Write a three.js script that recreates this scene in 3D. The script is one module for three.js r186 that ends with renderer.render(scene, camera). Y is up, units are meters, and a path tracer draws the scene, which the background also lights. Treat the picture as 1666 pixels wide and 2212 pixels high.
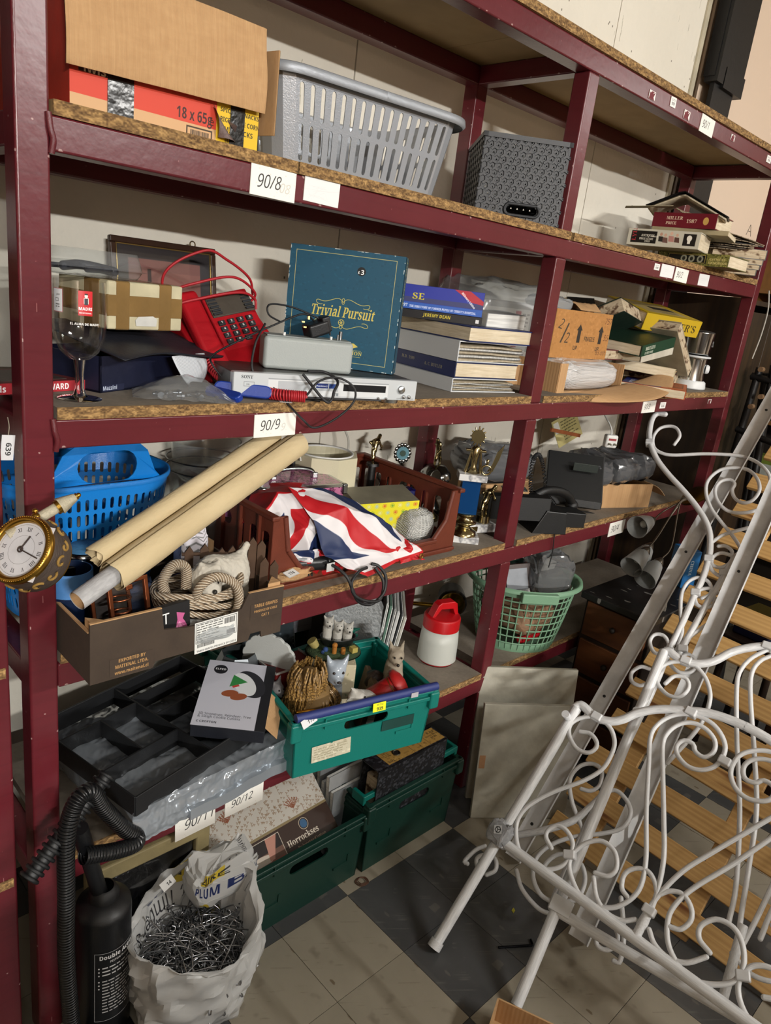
import * as THREE from 'three';
import { RoundedBoxGeometry } from 'three/addons/geometries/RoundedBoxGeometry.js';
import { mergeGeometries, mergeVertices, toCreasedNormals } from 'three/addons/utils/BufferGeometryUtils.js';
import { RectAreaLightUniformsLib } from 'three/addons/lights/RectAreaLightUniformsLib.js';
import { MarchingCubes } from 'three/addons/objects/MarchingCubes.js';
import { ImprovedNoise } from 'three/addons/math/ImprovedNoise.js';

// ---------------------------------------------------------------- camera, light, exposure
const scene = new THREE.Scene();
scene.background = new THREE.Color(0x050505);
const camera = new THREE.PerspectiveCamera(70.23, 1666 / 2212, 0.05, 60);
camera.position.set(-0.4483, 1.6319, 1.2261);
camera.rotation.set(-0.30092, -0.79707, 0.12622, 'YXZ');
scene.add(camera);
const renderer = new THREE.WebGLRenderer();
renderer.toneMapping = THREE.LinearToneMapping;
renderer.toneMappingExposure = .95;
renderer.shadowMap.enabled = true;
RectAreaLightUniformsLib.init();
// ceiling strip lights: x, z, length along x, strength, tilt towards the rack (radians from straight down)
const CEIL = 3.25;
const STRIPS = [[-3.0, 10, 1.5, 1800, 1.25], [1.9, 4.4, 1.5, 340, .5], [5.0, 2.2, 1.5, 70, .2], [-1.0, 2.4, 1.2, 36, .2]];

// ---------------------------------------------------------------- helpers
const PI = Math.PI, V = (x, y, z) => new THREE.Vector3(x, y, z);
let seed = 12345;
const rnd = () => { seed = (seed * 1664525 + 1013904223) >>> 0; return seed / 4294967296; };
const rr = (a, b) => a + (b - a) * rnd();
const noise = new ImprovedNoise();
const nz = (x, y, z = 0) => noise.noise(x + 11.3, y + 7.7, z + 3.1);
const fbm = (x, y, z = 0) => nz(x, y, z) + .5 * nz(2 * x, 2 * y, 2 * z + 5) + .25 * nz(4 * x, 4 * y, 4 * z + 9);
const used = {};
const numbered = n => { const k = used[n] = (used[n] ?? -1) + 1; return k ? n + '_' + String(k).padStart(3, '0') : n; };
// shadow flags, uv by dominant axis in metres
function triUV(g) {
  const p = g.attributes.position, n = g.attributes.normal, uv = new Float32Array(p.count * 2);
  for (let i = 0; i < p.count; i++) {
    const ax = Math.abs(n.getX(i)), ay = Math.abs(n.getY(i)), az = Math.abs(n.getZ(i));
    const x = p.getX(i), y = p.getY(i), z = p.getZ(i);
    if (ay >= ax && ay >= az) { uv[2 * i] = x; uv[2 * i + 1] = z; }
    else if (ax >= az) { uv[2 * i] = z; uv[2 * i + 1] = y; } else { uv[2 * i] = x; uv[2 * i + 1] = y; }
  }
  g.setAttribute('uv', new THREE.BufferAttribute(uv, 2)); return g;
}
const E = new THREE.Euler(), Q = new THREE.Quaternion(), M4 = new THREE.Matrix4();
function put(g, x = 0, y = 0, z = 0, rx = 0, ry = 0, rz = 0) {
  g.applyMatrix4(M4.compose(V(x, y, z), Q.setFromEuler(E.set(rx, ry, rz, 'YXZ')), V(1, 1, 1))); return g;
}
// box centred on x,z with its base at y unless c
const box = (w, h, d, x = 0, y = 0, z = 0, rx = 0, ry = 0, rz = 0, r = 0) => {
  const g = r ? new RoundedBoxGeometry(w, h, d, 2, Math.min(r, w / 2.01, h / 2.01, d / 2.01)) : new THREE.BoxGeometry(w, h, d);
  triUV(g); return put(g, x, y, z, rx, ry, rz);
};
const rbox = (w, h, d, r, x, y, z, rx, ry, rz) => box(w, h, d, x, y, z, rx, ry, rz, r);
const cyl = (r1, r2, h, x = 0, y = 0, z = 0, rx = 0, ry = 0, rz = 0, seg = 24) => put(new THREE.CylinderGeometry(r1, r2, h, seg), x, y, z, rx, ry, rz);
const lathe = (pts, seg = 40) => new THREE.LatheGeometry(pts.map(p => new THREE.Vector2(Math.max(p[0], 1e-4), p[1])), seg);
const sph = (r, x = 0, y = 0, z = 0, sx = 1, sy = 1, sz = 1, a = 16, b = 12) => { const g = new THREE.SphereGeometry(r, a, b); g.scale(sx, sy, sz); return g.translate(x, y, z); };
const tor = (R, r, x = 0, y = 0, z = 0, rx = 0, ry = 0, rz = 0, arc = 2 * PI, n = 32) => put(new THREE.TorusGeometry(R, r, 8, n, arc), x, y, z, rx, ry, rz);
const tube = (pts, r, n = pts.length * 8, closed = false, rs = 8, tension = .5) => {
  const c = new THREE.CatmullRomCurve3(pts.map(p => Array.isArray(p) ? V(...p) : p), closed, 'catmullrom', tension);
  return new THREE.TubeGeometry(c, n, r, rs, closed);
};
const capTube = (pts, r, n, closed) => { const q = pts.map(p => Array.isArray(p) ? V(...p) : p); return mg([tube(q, r, n, closed), sph(r, ...q[0].toArray(), 1, 1, 1, 8, 6), sph(r, ...q[q.length - 1].toArray(), 1, 1, 1, 8, 6)]); };
const bar = (a, b, r, r2 = r, seg = 16) => {
  const A = V(...a), B = V(...b), g = new THREE.CylinderGeometry(r2, r, A.distanceTo(B), seg);
  g.applyQuaternion(new THREE.Quaternion().setFromUnitVectors(V(0, 1, 0), B.clone().sub(A).normalize()));
  const m = A.add(B).multiplyScalar(.5); return g.translate(m.x, m.y, m.z);
};
const shapeOf = pts => new THREE.Shape(pts.map(p => new THREE.Vector2(p[0], p[1])));
const extr = (pts, d, bev = 0, holes = []) => {
  const s = pts instanceof THREE.Shape ? pts : shapeOf(pts);
  for (const h of holes) s.holes.push(h instanceof THREE.Path ? h : new THREE.Path(h.map(p => new THREE.Vector2(p[0], p[1]))));
  return new THREE.ExtrudeGeometry(s, { depth: d, bevelEnabled: bev > 0, bevelSize: bev, bevelThickness: bev, bevelSegments: 2, curveSegments: 10 });
};
const stad = (cx, cy, w, h, n = 6) => {       // rounded slot outline
  const o = [], r = Math.min(w, h) / 2, v = h > w;
  for (let i = 0; i <= n; i++) { const a = PI * i / n; o.push(v ? [cx + r * Math.cos(a), cy + h / 2 - r + r * Math.sin(a)] : [cx + w / 2 - r + r * Math.sin(a), cy + r * Math.cos(a)]); }
  for (let i = 0; i <= n; i++) { const a = PI + PI * i / n; o.push(v ? [cx + r * Math.cos(a), cy - h / 2 + r + r * Math.sin(a)] : [cx - w / 2 + r + r * Math.sin(a), cy + r * Math.cos(a)]); }
  return o;
};
const mg = a => {
  const l = a.map(g => { g = g.index ? g.toNonIndexed() : g; for (const k of Object.keys(g.attributes)) if (!['position', 'normal', 'uv', 'color'].includes(k)) g.deleteAttribute(k); return g; });
  if (l.some(g => g.attributes.color)) for (const g of l) if (!g.attributes.color) g.setAttribute('color', new THREE.BufferAttribute(new Float32Array(g.attributes.position.count * 3).fill(1), 3));
  return mergeGeometries(l);
};
// sheet from a function of (u,v) in 0..1; optional thickness
function sheet(f, nu, nv, th = 0) {
  const pos = [], uv = [], idx = [];
  for (let j = 0; j <= nv; j++) for (let i = 0; i <= nu; i++) { const p = f(i / nu, j / nv); pos.push(p[0], p[1], p[2]); uv.push(i / nu, j / nv); }
  for (let j = 0; j < nv; j++) for (let i = 0; i < nu; i++) { const a = j * (nu + 1) + i, b = a + 1, c = a + nu + 1, d = c + 1; idx.push(a, b, d, a, d, c); }
  const g = new THREE.BufferGeometry();
  g.setAttribute('position', new THREE.Float32BufferAttribute(pos, 3)); g.setAttribute('uv', new THREE.Float32BufferAttribute(uv, 2)); g.setIndex(idx); g.computeVertexNormals();
  if (!th) return g;
  const n = g.attributes.normal, N = (nu + 1) * (nv + 1), p2 = pos.slice(), u2 = uv.concat(uv), i2 = idx.slice();
  for (let i = 0; i < N; i++) for (let k = 0; k < 3; k++) p2.push(pos[3 * i + k] - n.array[3 * i + k] * th);
  for (let i = 0; i < idx.length; i += 3) i2.push(idx[i] + N, idx[i + 2] + N, idx[i + 1] + N);
  const edge = []; for (let i = 0; i <= nu; i++) edge.push(i); for (let j = 1; j <= nv; j++) edge.push(j * (nu + 1) + nu);
  for (let i = nu - 1; i >= 0; i--) edge.push(nv * (nu + 1) + i); for (let j = nv - 1; j >= 0; j--) edge.push(j * (nu + 1));
  for (let i = 0; i < edge.length - 1; i++) { const a = edge[i], b = edge[i + 1]; i2.push(a, a + N, b + N, a, b + N, b); }
  const h = new THREE.BufferGeometry(); h.setAttribute('position', new THREE.Float32BufferAttribute(p2, 3)); h.setAttribute('uv', new THREE.Float32BufferAttribute(u2, 2)); h.setIndex(i2); h.computeVertexNormals();
  return h;
}
// a flat panel w x h with slots, thickness t, mapped on to a surface f(u,v,w): u across, v up, w outwards
function warp(g, f) {
  const p = g.attributes.position;
  for (let i = 0; i < p.count; i++) { const q = f(p.getX(i), p.getY(i), p.getZ(i)); p.setXYZ(i, q[0], q[1], q[2]); }
  g.computeVertexNormals(); return g;
}
// colour textures
function canvasTex(w, h, draw) {
  const c = document.createElement('canvas'); c.width = w; c.height = h; const x = c.getContext('2d'); draw(x, w, h);
  const t = new THREE.CanvasTexture(c); t.colorSpace = THREE.SRGBColorSpace; t.anisotropy = 8; return t;
}
function dataTex(n, fn, srgb, rep = 1) {      // tiles seamlessly when fn does; uv in metres -> repeat = 1/size
  const d = new Uint8Array(n * n * 4);
  for (let j = 0; j < n; j++) for (let i = 0; i < n; i++) { const c = fn(i / n, j / n); const o = 4 * (j * n + i); d[o] = c[0]; d[o + 1] = c[1]; d[o + 2] = c[2]; d[o + 3] = 255; }
  const t = new THREE.DataTexture(d, n, n); t.wrapS = t.wrapT = THREE.RepeatWrapping; t.magFilter = THREE.LinearFilter; t.minFilter = THREE.LinearMipmapLinearFilter; t.generateMipmaps = true;
  if (srgb) t.colorSpace = THREE.SRGBColorSpace; t.repeat.set(rep, rep); t.needsUpdate = true; return t;
}
// periodic noise
const hash = (i, j, s) => { let h = (i * 374761393 + j * 668265263 + s * 974634777) | 0; h = (h ^ (h >>> 13)) * 1274126177 | 0; return ((h ^ (h >>> 16)) >>> 0) / 4294967296; };
function pn(u, v, n, s, m = n) {
  const x = u * n, y = v * m, i = Math.floor(x), j = Math.floor(y); let a = x - i, b = y - j; a = a * a * (3 - 2 * a); b = b * b * (3 - 2 * b);
  const H = (p, q) => hash(((p % n) + n) % n, ((q % m) + m) % m, s);
  return (H(i, j) * (1 - a) + H(i + 1, j) * a) * (1 - b) + (H(i, j + 1) * (1 - a) + H(i + 1, j + 1) * a) * b;
}
const pf = (u, v, n, s, o = 4) => { let t = 0, w = .5, a = 0; for (let k = 0; k < o; k++) { t += w * pn(u, v, n << k, s + k); a += w; w *= .55; } return t / a; };
const grey = v => { v = Math.max(0, Math.min(255, v)); return [v, v, v]; };
const lerpc = (a, b, t) => { t = Math.max(0, Math.min(1, t)); return [a[0] + (b[0] - a[0]) * t, a[1] + (b[1] - a[1]) * t, a[2] + (b[2] - a[2]) * t]; };
const hex = s => [parseInt(s.slice(1, 3), 16), parseInt(s.slice(3, 5), 16), parseInt(s.slice(5, 7), 16)];
// materials
const mcache = {};
function mat(c, rough = .6, o = {}) {
  const key = c + '|' + rough + '|' + Object.keys(o).map(k => k + (o[k]?.uuid || o[k])).join();
  return mcache[key] ??= new (['transmission', 'clearcoat', 'sheen', 'anisotropy', 'ior', 'thickness'].some(k => k in o) ? THREE.MeshPhysicalMaterial : THREE.MeshStandardMaterial)({ color: c, roughness: rough, side: THREE.DoubleSide, ...o });
}
// fine grain for every painted, moulded or paper surface
const T = {};
T.bump = dataTex(256, (u, v) => grey(255 * pf(u, v, 16, 3)), false, 4);
T.fine = dataTex(256, (u, v) => grey(255 * pf(u, v, 64, 5, 2)), false, 8);
T.mott = dataTex(256, (u, v) => grey(205 + 50 * pf(u, v, 8, 9, 5)), true, 3);
const soft = (c, r = .6, o = {}) => mat(c, r, { map: T.mott, bumpMap: T.bump, bumpScale: .0006, ...o });
const plast = (c, r = .4, o = {}) => mat(c, r, { bumpMap: T.fine, bumpScale: .00015, ...o });
const metal = (c, r = .3, o = {}) => mat(c, r, { metalness: 1, ...o });
// scene objects
function add(name, g, m, parent) {
  const o = new THREE.Mesh(g, m); o.name = parent && parent !== scene ? name : numbered(name); o.castShadow = o.receiveShadow = true; (parent || scene).add(o); return o;
}
function tag(o, label, category, group) { o.userData.label = label; o.userData.category = category; if (group) o.userData.group = group; return o; }
function thing(name, label, category, [x, y, z] = [0, 0, 0], ry = 0, group) {
  const o = new THREE.Group(); o.name = numbered(name); o.position.set(x, y, z); o.rotation.set(0, ry, 0, 'YXZ'); scene.add(o); return tag(o, label, category, group);
}
function struct(name, g, m) { const o = add(name, g, m, scene); o.userData.kind = 'structure'; return o; }
const lab = (o, l) => { o.userData.label = l; return o; };
// flat print: w x h plane with a canvas, at p with rotation
// prints share a few large sheets
const sheets = [], printSeen = new Map();
function slot(W, H, draw) {
  const k = draw; let r = printSeen.get(k); if (r) return r;
  W = Math.min(W, 1400); H = Math.min(H, 1400);
  let s = sheets[sheets.length - 1];
  if (s && s.x + W + 4 > 2048) { s.x = 0; s.y += s.row + 4; s.row = 0; }
  if (!s || s.y + H + 4 > 2048) { const c = document.createElement('canvas'); c.width = c.height = 2048; s = { c, g: c.getContext('2d'), x: 0, y: 0, row: 0 }; s.t = new THREE.CanvasTexture(c); s.t.colorSpace = THREE.SRGBColorSpace; s.t.anisotropy = 8; sheets.push(s); }
  const g = s.g; g.save(); g.beginPath(); g.rect(s.x, s.y, W, H); g.clip(); g.translate(s.x, s.y); g.beginPath(); draw(g, W, H); g.restore();
  r = { t: s.t, u0: (s.x + .5) / 2048, u1: (s.x + W - .5) / 2048, v1: 1 - (s.y + .5) / 2048, v0: 1 - (s.y + H - .5) / 2048 }; s.x += W + 4; s.row = Math.max(s.row, H); printSeen.set(k, r); return r;
}
function print(parent, name, w, h, [x, y, z], [rx, ry, rz], ppm, draw, { rough = .6, ...o } = {}) {
  const r = slot(Math.max(16, Math.round(w * ppm)), Math.max(16, Math.round(h * ppm)), draw), g = new THREE.PlaneGeometry(w, h), a = g.attributes.uv;
  for (let i = 0; i < a.count; i++) a.setXY(i, r.u0 + (r.u1 - r.u0) * a.getX(i), r.v0 + (r.v1 - r.v0) * a.getY(i));
  return add(name, put(g, x, y, z, rx, ry, rz), mat('#ffffff', rough, { map: r.t, ...o }), parent);
}
function text(c, s, x, y, size, fill, font = 'sans-serif', o = {}) {
  c.save(); c.translate(x, y); c.rotate(o.rot || 0); c.scale(o.sx || 1, o.sy || 1); c.font = (o.style || 'bold') + ' ' + size + 'px ' + font; c.fillStyle = fill; c.textAlign = o.align || 'left'; c.textBaseline = o.base || 'alphabetic'; c.fillText(s, 0, 0); c.restore();
}
function fillAll(c, w, h, f) { c.fillStyle = f; c.fillRect(0, 0, w, h); }
function lines(c, x, y, w, n, dy, lh, col) { c.fillStyle = col; for (let i = 0; i < n; i++) { let p = x; while (p < x + w * (.6 + .4 * hash(i, 3, 7))) { const l = lh * (2 + 4 * hash(i, p | 0, 5)); c.fillRect(p, y + i * dy, Math.min(l, x + w - p), lh); p += l + lh; } } }
function speck(c, w, h, n, cols, s0, s1) { for (let i = 0; i < n; i++) { c.fillStyle = cols[(rnd() * cols.length) | 0]; const s = rr(s0, s1); c.fillRect(rnd() * w, rnd() * h, s * rr(.5, 2), s); } }
function barcode(c, x, y, w, h) { c.fillStyle = '#111'; let p = x; while (p < x + w) { const a = rr(1, 3) * w / 80; c.fillRect(p, y, a, h); p += a + rr(1, 3) * w / 80; } }
// one continuous body from tapered bones [[a],ra,[b],rb]; k = blend radius, bump(x,y,z) = extra distance
function blob(bones, res = 40, k = .01, fur = null) {
  const lo = V(9, 9, 9), hi = V(-9, -9, -9);
  for (const [a, ra, b, rb] of bones) { lo.min(V(a[0] - ra, a[1] - ra, a[2] - ra)).min(V(b[0] - rb, b[1] - rb, b[2] - rb)); hi.max(V(a[0] + ra, a[1] + ra, a[2] + ra)).max(V(b[0] + rb, b[1] + rb, b[2] + rb)); }
  const c = lo.clone().add(hi).multiplyScalar(.5), s = Math.max(hi.x - lo.x, hi.y - lo.y, hi.z - lo.z) / 2 * 1.16;
  const mc = new MarchingCubes(res, new THREE.MeshStandardMaterial(), false, false, 60000); mc.isolation = 0;
  const B = bones.map(([a, ra, b, rb]) => { const d = [b[0] - a[0], b[1] - a[1], b[2] - a[2]]; return [a, d, d[0] * d[0] + d[1] * d[1] + d[2] * d[2] || 1e-9, ra, rb]; });
  for (let z = 0, i = 0; z < res; z++) for (let y = 0; y < res; y++) for (let x = 0; x < res; x++, i++) {
    const px = c.x + s * (x - res / 2) / (res / 2), py = c.y + s * (y - res / 2) / (res / 2), pz = c.z + s * (z - res / 2) / (res / 2); let D = 1e9;
    for (const [a, d, L, ra, rb] of B) {
      const ex = px - a[0], ey = py - a[1], ez = pz - a[2], t = Math.max(0, Math.min(1, (ex * d[0] + ey * d[1] + ez * d[2]) / L));
      const q = Math.hypot(ex - d[0] * t, ey - d[1] * t, ez - d[2] * t) - (ra + (rb - ra) * t), h = Math.max(0, k - Math.abs(D - q)) / k; D = Math.min(D, q) - h * h * k * .25;
    }
    if (fur) D += fur(px, py, pz); mc.field[i] = -D / s;
  }
  mc.update(); const n = mc.count, g = new THREE.BufferGeometry(), P = new Float32Array(n * 3);
  for (let i = 0; i < n; i++) { P[3 * i] = c.x + s * mc.positionArray[3 * i]; P[3 * i + 1] = c.y + s * mc.positionArray[3 * i + 1]; P[3 * i + 2] = c.z + s * mc.positionArray[3 * i + 2]; }
  g.setAttribute('position', new THREE.BufferAttribute(P, 3)); g.setAttribute('uv', new THREE.BufferAttribute(new Float32Array(n * 2), 2));
  const w = mergeVertices(g, s / res * .02); w.computeVertexNormals(); return w;
}

// ---------------------------------------------------------------- the room
const wallTex = dataTex(1024, (u, v) => {
  const a = pf(u, v, 6, 21, 5); let c = lerpc(hex('#d6d1c4'), hex('#e2ddd0'), a);
  const cr = pn(u + .02 * pf(u, v, 8, 44, 3), v, 300, 40, 18), gate = pf(u, v, 7, 60, 2); if (cr > .94 && gate > .62) c = lerpc(c, hex('#77725f'), .5);
  if (hash(Math.floor(u * 1024 / 3), Math.floor(v * 1024 / 4), 4) > .9996) c = hex('#6a6458');
  return c;
}, true, 1 / 1.6);
const M = {};
M.wall = mat('#ffffff', .8, { map: wallTex, bumpMap: T.bump, bumpScale: .0012 });
M.wall2 = mat('#d8c3ae', .85, { bumpMap: T.bump, bumpScale: .0006 });
const WZ = -.5;
struct('wall_back', box(12.2, CEIL, .12, 1.5, CEIL / 2, WZ - .075), M.wall2);
const wb = scene.getObjectByName('wall_back');
for (const [x0, x1, y0, y1] of [[-4.6, -1.46, 0, CEIL], [-1.45, -.235, 0, CEIL], [-.23, .985, 0, CEIL], [.99, 2.205, 0, CEIL], [2.21, 2.86, 0, CEIL]])
  add('panel', box(x1 - x0, y1 - y0, .012, (x0 + x1) / 2, (y0 + y1) / 2, WZ - .008), M.wall, wb);
const wr = struct('wall_right', box(.12, CEIL, 12.4, 7.5, CEIL / 2, 5.5), M.wall2);
struct('wall_left', box(.12, CEIL, 12.4, -4.66, CEIL / 2, 5.5), M.wall2);
struct('wall_front', box(12.2, CEIL, .12, 1.5, CEIL / 2, 11.6), M.wall2);
struct('ceiling', box(12.4, .1, 12.4, 1.5, CEIL + .05, 5.5), mat('#d8d4c8', .9));
// floor: 9 inch vinyl tiles in blocks of four, light and charcoal by turns
const tileTex = k => dataTex(512, (u, v) => {
  const base = k ? [hex('#7f7869'), hex('#958d7d')] : [hex('#3a3b3c'), hex('#4a4a4a')];
  let c = lerpc(base[0], base[1], pf(u, v, 7, 80 + k, 5));
  const st = pn(u, v, 24, 90 + k, 5) * .6 + pn(u, v, 60, 93, 9) * .4; if (st > .72) c = lerpc(c, k ? hex('#6d6455') : hex('#5e5d5a'), (st - .72) * 3);
  const q = u * .8 + v * .6, w = v * .8 - u * .6, sc = pn(q, w, 14, 33 + k, 260), gt = pf(u, v, 5, 14, 3); if (sc > .86 && gt > .52) c = lerpc(c, k ? hex('#5f5547') : hex('#77756f'), (sc - .86) * 4);
  const mk = pn(u, v, 40, 75 + k, 14); if (mk > .93) c = lerpc(c, k ? hex('#5a4a38') : hex('#5d5a55'), .7);
  const dirt = pf(u, v, 12, 51 + k, 4); if (dirt > .66) c = lerpc(c, hex('#5a5044'), (dirt - .66) * 4);
  return c;
}, true, 1 / .9);
const tileM = [0, 1].map(k => mat('#ffffff', k ? .42 : .36, { map: tileTex(k), bumpMap: T.bump, bumpScale: .0005 }));
const floor = struct('floor', box(12.2, .1, 12.3, 1.5, -.0535, 5.5), soft('#2a2723', .8));
const TP = .2245, TX0 = .7345, TZ0 = .112;
for (let i = -7; i < 13; i++) for (let j = -3; j < 8; j++) {
  const k = ((Math.floor(i / 2) + Math.floor(j / 2)) % 2 + 2) % 2, x = TX0 + (i + .5) * TP, z = TZ0 + (j + .5) * TP;
  add('floor_tile', box(TP - .0014, .0035, TP - .0014, x, -.00175, z), tileM[k], floor);
}
add('far_tiles', mg([box(12, .003, 6.5, 1.5, -.0035, 5.1 + .05), box(3.5, .003, 3, 5.4, -.0035, 1)]), tileM[1], floor).userData.kind = 'stuff';

// fluorescent strips under the ceiling
for (const [x, z, L, P, tl] of STRIPS) {
  const t = thing('strip_light', 'white fluorescent batten light fixed under the ceiling', 'light', [x, CEIL - .03, z], 0, 'ceiling strip lights'); t.rotation.x = tl;
  add('housing', rbox(L + .06, .05, .1, .01, 0, -.025, 0), plast('#e8e8e4', .5), t);
  for (const s of [-1, 1]) add('tube', put(new THREE.CylinderGeometry(.013, .013, L, 12), 0, -.066, s * .03, 0, 0, PI / 2), mat('#ffffff', .4, { emissive: '#fefbf6', emissiveIntensity: 3 }), t);
  const l = new THREE.RectAreaLight('#fefbf6', P, L, .1), dn = V(0, -Math.cos(tl), -Math.sin(tl)); l.name = 'strip_glow'; l.position.set(x, CEIL - .03, z).addScaledVector(dn, .09); l.lookAt(l.position.clone().add(dn)); scene.add(l);
}

// ---------------------------------------------------------------- the rack
const YS = [.4347, .8947, 1.3525, 1.8103, 2.268];      // tops of the rails, lowest first
const YE = .4557, YD = .9157, YC = 1.3735, YB = 1.8313;
const RD = .43;                                       // depth over the posts
const maroonTex = dataTex(512, (u, v) => {
  let c = lerpc(hex('#561a21'), hex('#602028'), pf(u, v, 5, 71, 4));
  c = lerpc(c, hex('#45141b'), .5 * Math.max(0, pn(u, v, 3, 7, 90) - .55));
  const ch = pf(u, v, 22, 17, 3); if (ch > .84) c = lerpc(c, hex('#b9a9a0'), .75);
  const sc = pn(u, v, 200, 29, 40); if (sc > .985) c = hex('#9c6f6c');
  return c;
}, true, 1 / .5);
const paint = mat('#ffffff', .3, { map: maroonTex, bumpMap: T.bump, bumpScale: .00025 });
const chipTex = dataTex(512, (u, v) => { const a = pn(u, v, 150, 5, 260), b = pn(u, v, 40, 8, 110); return lerpc(hex('#46301a'), hex('#ba9660'), a * .58 + b * .58 - .08); }, true, 1 / .45);
const chip = mat('#ffffff', .9, { map: chipTex, bumpMap: chipTex, bumpScale: .0015 });
const dustTex = dataTex(512, (u, v) => lerpc(hex('#6b6257'), hex('#8b8173'), pf(u, v, 9, 31, 5) * .8 + .3 * (pn(u, v, 120, 6) - .5)), true, 1 / .7);
const dust = mat('#ffffff', .9, { map: dustTex });
const hard = mat('#ffffff', .75, { map: dataTex(256, (u, v) => lerpc(hex('#8d744c'), hex('#a0865c'), pf(u, v, 10, 77, 4)), true, 1 / .6) });
const rack = thing('shelving_rack', 'maroon painted steel shelving rack with chipboard shelves', 'shelving');
const PX = [-.05, 1.353, 2.80];
const post = (x, y0, y1, z) => rbox(.05, y1 - y0, .05, .005, x + .025, (y0 + y1) / 2, z);
// posts: the end ones run through, the middle one stands between the rails
add('post', post(PX[0], 0, 2.55, -.025), paint, rack); add('post', post(PX[2], 0, 2.268, -.0252), paint, rack);
for (let i = -1; i < 4; i++) add('post', post(PX[1], i < 0 ? 0 : YS[i], YS[i + 1] - .05, -.0255), paint, rack);
for (const x of PX) add('post', post(x, 0, 2.268, -RD + .025), paint, rack);
for (let i = 0; i < 5; i++) {
  add('front_rail', rbox(2.80, .05, .05, .004, 1.40, YS[i] - .025, -.025), paint, rack);
  add('back_rail', rbox(2.80, .05, .05, .004, 1.40, YS[i] - .025, -RD + .0252), paint, rack);
  for (const x of PX) add('cross_rail', rbox(.045, .05, RD - .1, .004, x + .025, YS[i] - .0255, -RD / 2), paint, rack);
}
// shelf boards
function board(x0, x1, lv, m, z1 = .002, dy = 0) {
  const b = add('shelf_board', box(x1 - x0, .021, RD - .012, (x0 + x1) / 2, YS[lv] + .0105 + dy, z1 - .003 - (RD - .012) / 2), m, rack);
  lab(add('raw_edge', box(x1 - x0, .021, .003, (x0 + x1) / 2, YS[lv] + .0105 + dy, z1 - .0015), chip, b), 'coarse chipboard edge');
  return b;
}
for (let i = 0; i < 5; i++) {
  const m = i > 2 ? hard : dust;
  if (i == 3) { board(.004, .452, i, m, .003); board(.454, 1.395, i, m, .006); } else if (i == 4) { board(-.05, 1.2, i, m, .006); board(1.201, 2.50, i, m, .006); board(2.52, 2.85, i, m, .0, .004); }
  else board(.004, 1.350, i, m);
  if (i < 4) board(1.412, 2.79, i, m, .002 + (i == 3 ? .002 : 0));
}
// weld beads where the rails meet the near post
for (const [x, y] of [[.001, YS[3] - .025], [.001, YS[2] - .025]]) add('weld', tube([[x, y - .028, .0005], [x + .002, y - .01, .003], [x - .002, y + .006, .003], [x - .004, y + .027, .001]], .005, 24), paint, rack);
// labels stuck on the rails
const hand = (s, o = {}) => (c, w, h) => { fillAll(c, w, h, '#e9e7e0'); speck(c, w, h, 30, ['#d8d5cc', '#dedbd2'], 2, 6); if (o.ghost) text(c, o.ghost, w * .62, h * .75, h * .45, '#c9c6be', 'sans-serif', { style: 'italic' }); text(c, s, w * (o.x ?? .12), h * .72, h * (o.sz ?? .62), '#2c2c2c', 'sans-serif', { style: 'italic', rot: -.04, sx: .85 }); };
const sticker = (x, y, w, h, draw, rz = 0, z = .0012) => {
  const s = add('sticker', box(w, h, .0012, x, y, z, 0, 0, rz), mat('#e6e4dc', .6), rack); print(s, 'lettering', w * .99, h * .98, [x, y, z + .0009], [0, 0, rz], 2600, draw); return s;
};
const tiny = (c, w, h) => { fillAll(c, w, h, '#e8e6e2'); text(c, '939', w * .5, h * .8, h * .42, '#222', 'sans-serif', { align: 'center' }); lines(c, w * .15, h * .2, w * .7, 2, h * .12, h * .05, '#888'); };
const torn = (c, w, h) => { fillAll(c, w, h, '#e6e4e0'); c.fillStyle = '#6a222b'; for (let i = 0; i < 7; i++) { c.beginPath(); c.moveTo(rnd() * w, 0); c.lineTo(rnd() * w, h); c.lineTo(rnd() * w, h); c.lineTo(rnd() * w, h * .4); c.fill(); } };
const blank = (c, w, h) => { fillAll(c, w, h, '#dfe0e0'); for (let i = 0; i < 14; i++) { c.strokeStyle = '#d0d1d2'; c.beginPath(); c.moveTo(rnd() * w, h * rr(.3, 1)); c.lineTo(rnd() * w, h * rr(.3, 1)); c.stroke(); } };
sticker(.40, 1.784, .101, .052, hand('90/8', { ghost: '08' }), -.01); sticker(.515, 1.789, .088, .046, blank, -.02); sticker(.446, 1.326, .105, .048, hand('90/9', { ghost: '9' }), .02);
sticker(1.677, 2.238, .036, .022, torn); sticker(1.805, 2.25, .034, .027, tiny, .03); sticker(1.904, 2.238, .04, .024, torn); sticker(2.053, 2.24, .1, .05, hand('90/1'), -.02); sticker(2.258, 2.247, .03, .02, torn); sticker(2.601, 2.246, .042, .024, tiny);
sticker(1.927, 1.793, .036, .02, tiny); sticker(2.004, 1.787, .092, .04, blank, .01); sticker(2.112, 1.784, .1, .044, hand('90/2'), -.02); sticker(2.296, 1.785, .085, .04, blank, .02);
sticker(2.096, 1.325, .1, .043, hand('90/3'), .02); sticker(2.204, 1.328, .045, .023, tiny); sticker(2.62, 1.335, .03, .018, torn); sticker(2.06, .862, .115, .054, hand('90/4'), .02);
sticker(.305, .396, .104, .075, hand('90/11', { x: .2, sz: .5 }), .03, .0014); sticker(.439, .396, .11, .07, hand('↓90/12↓', { x: .04, sz: .42 }), .02, .0014);

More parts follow.
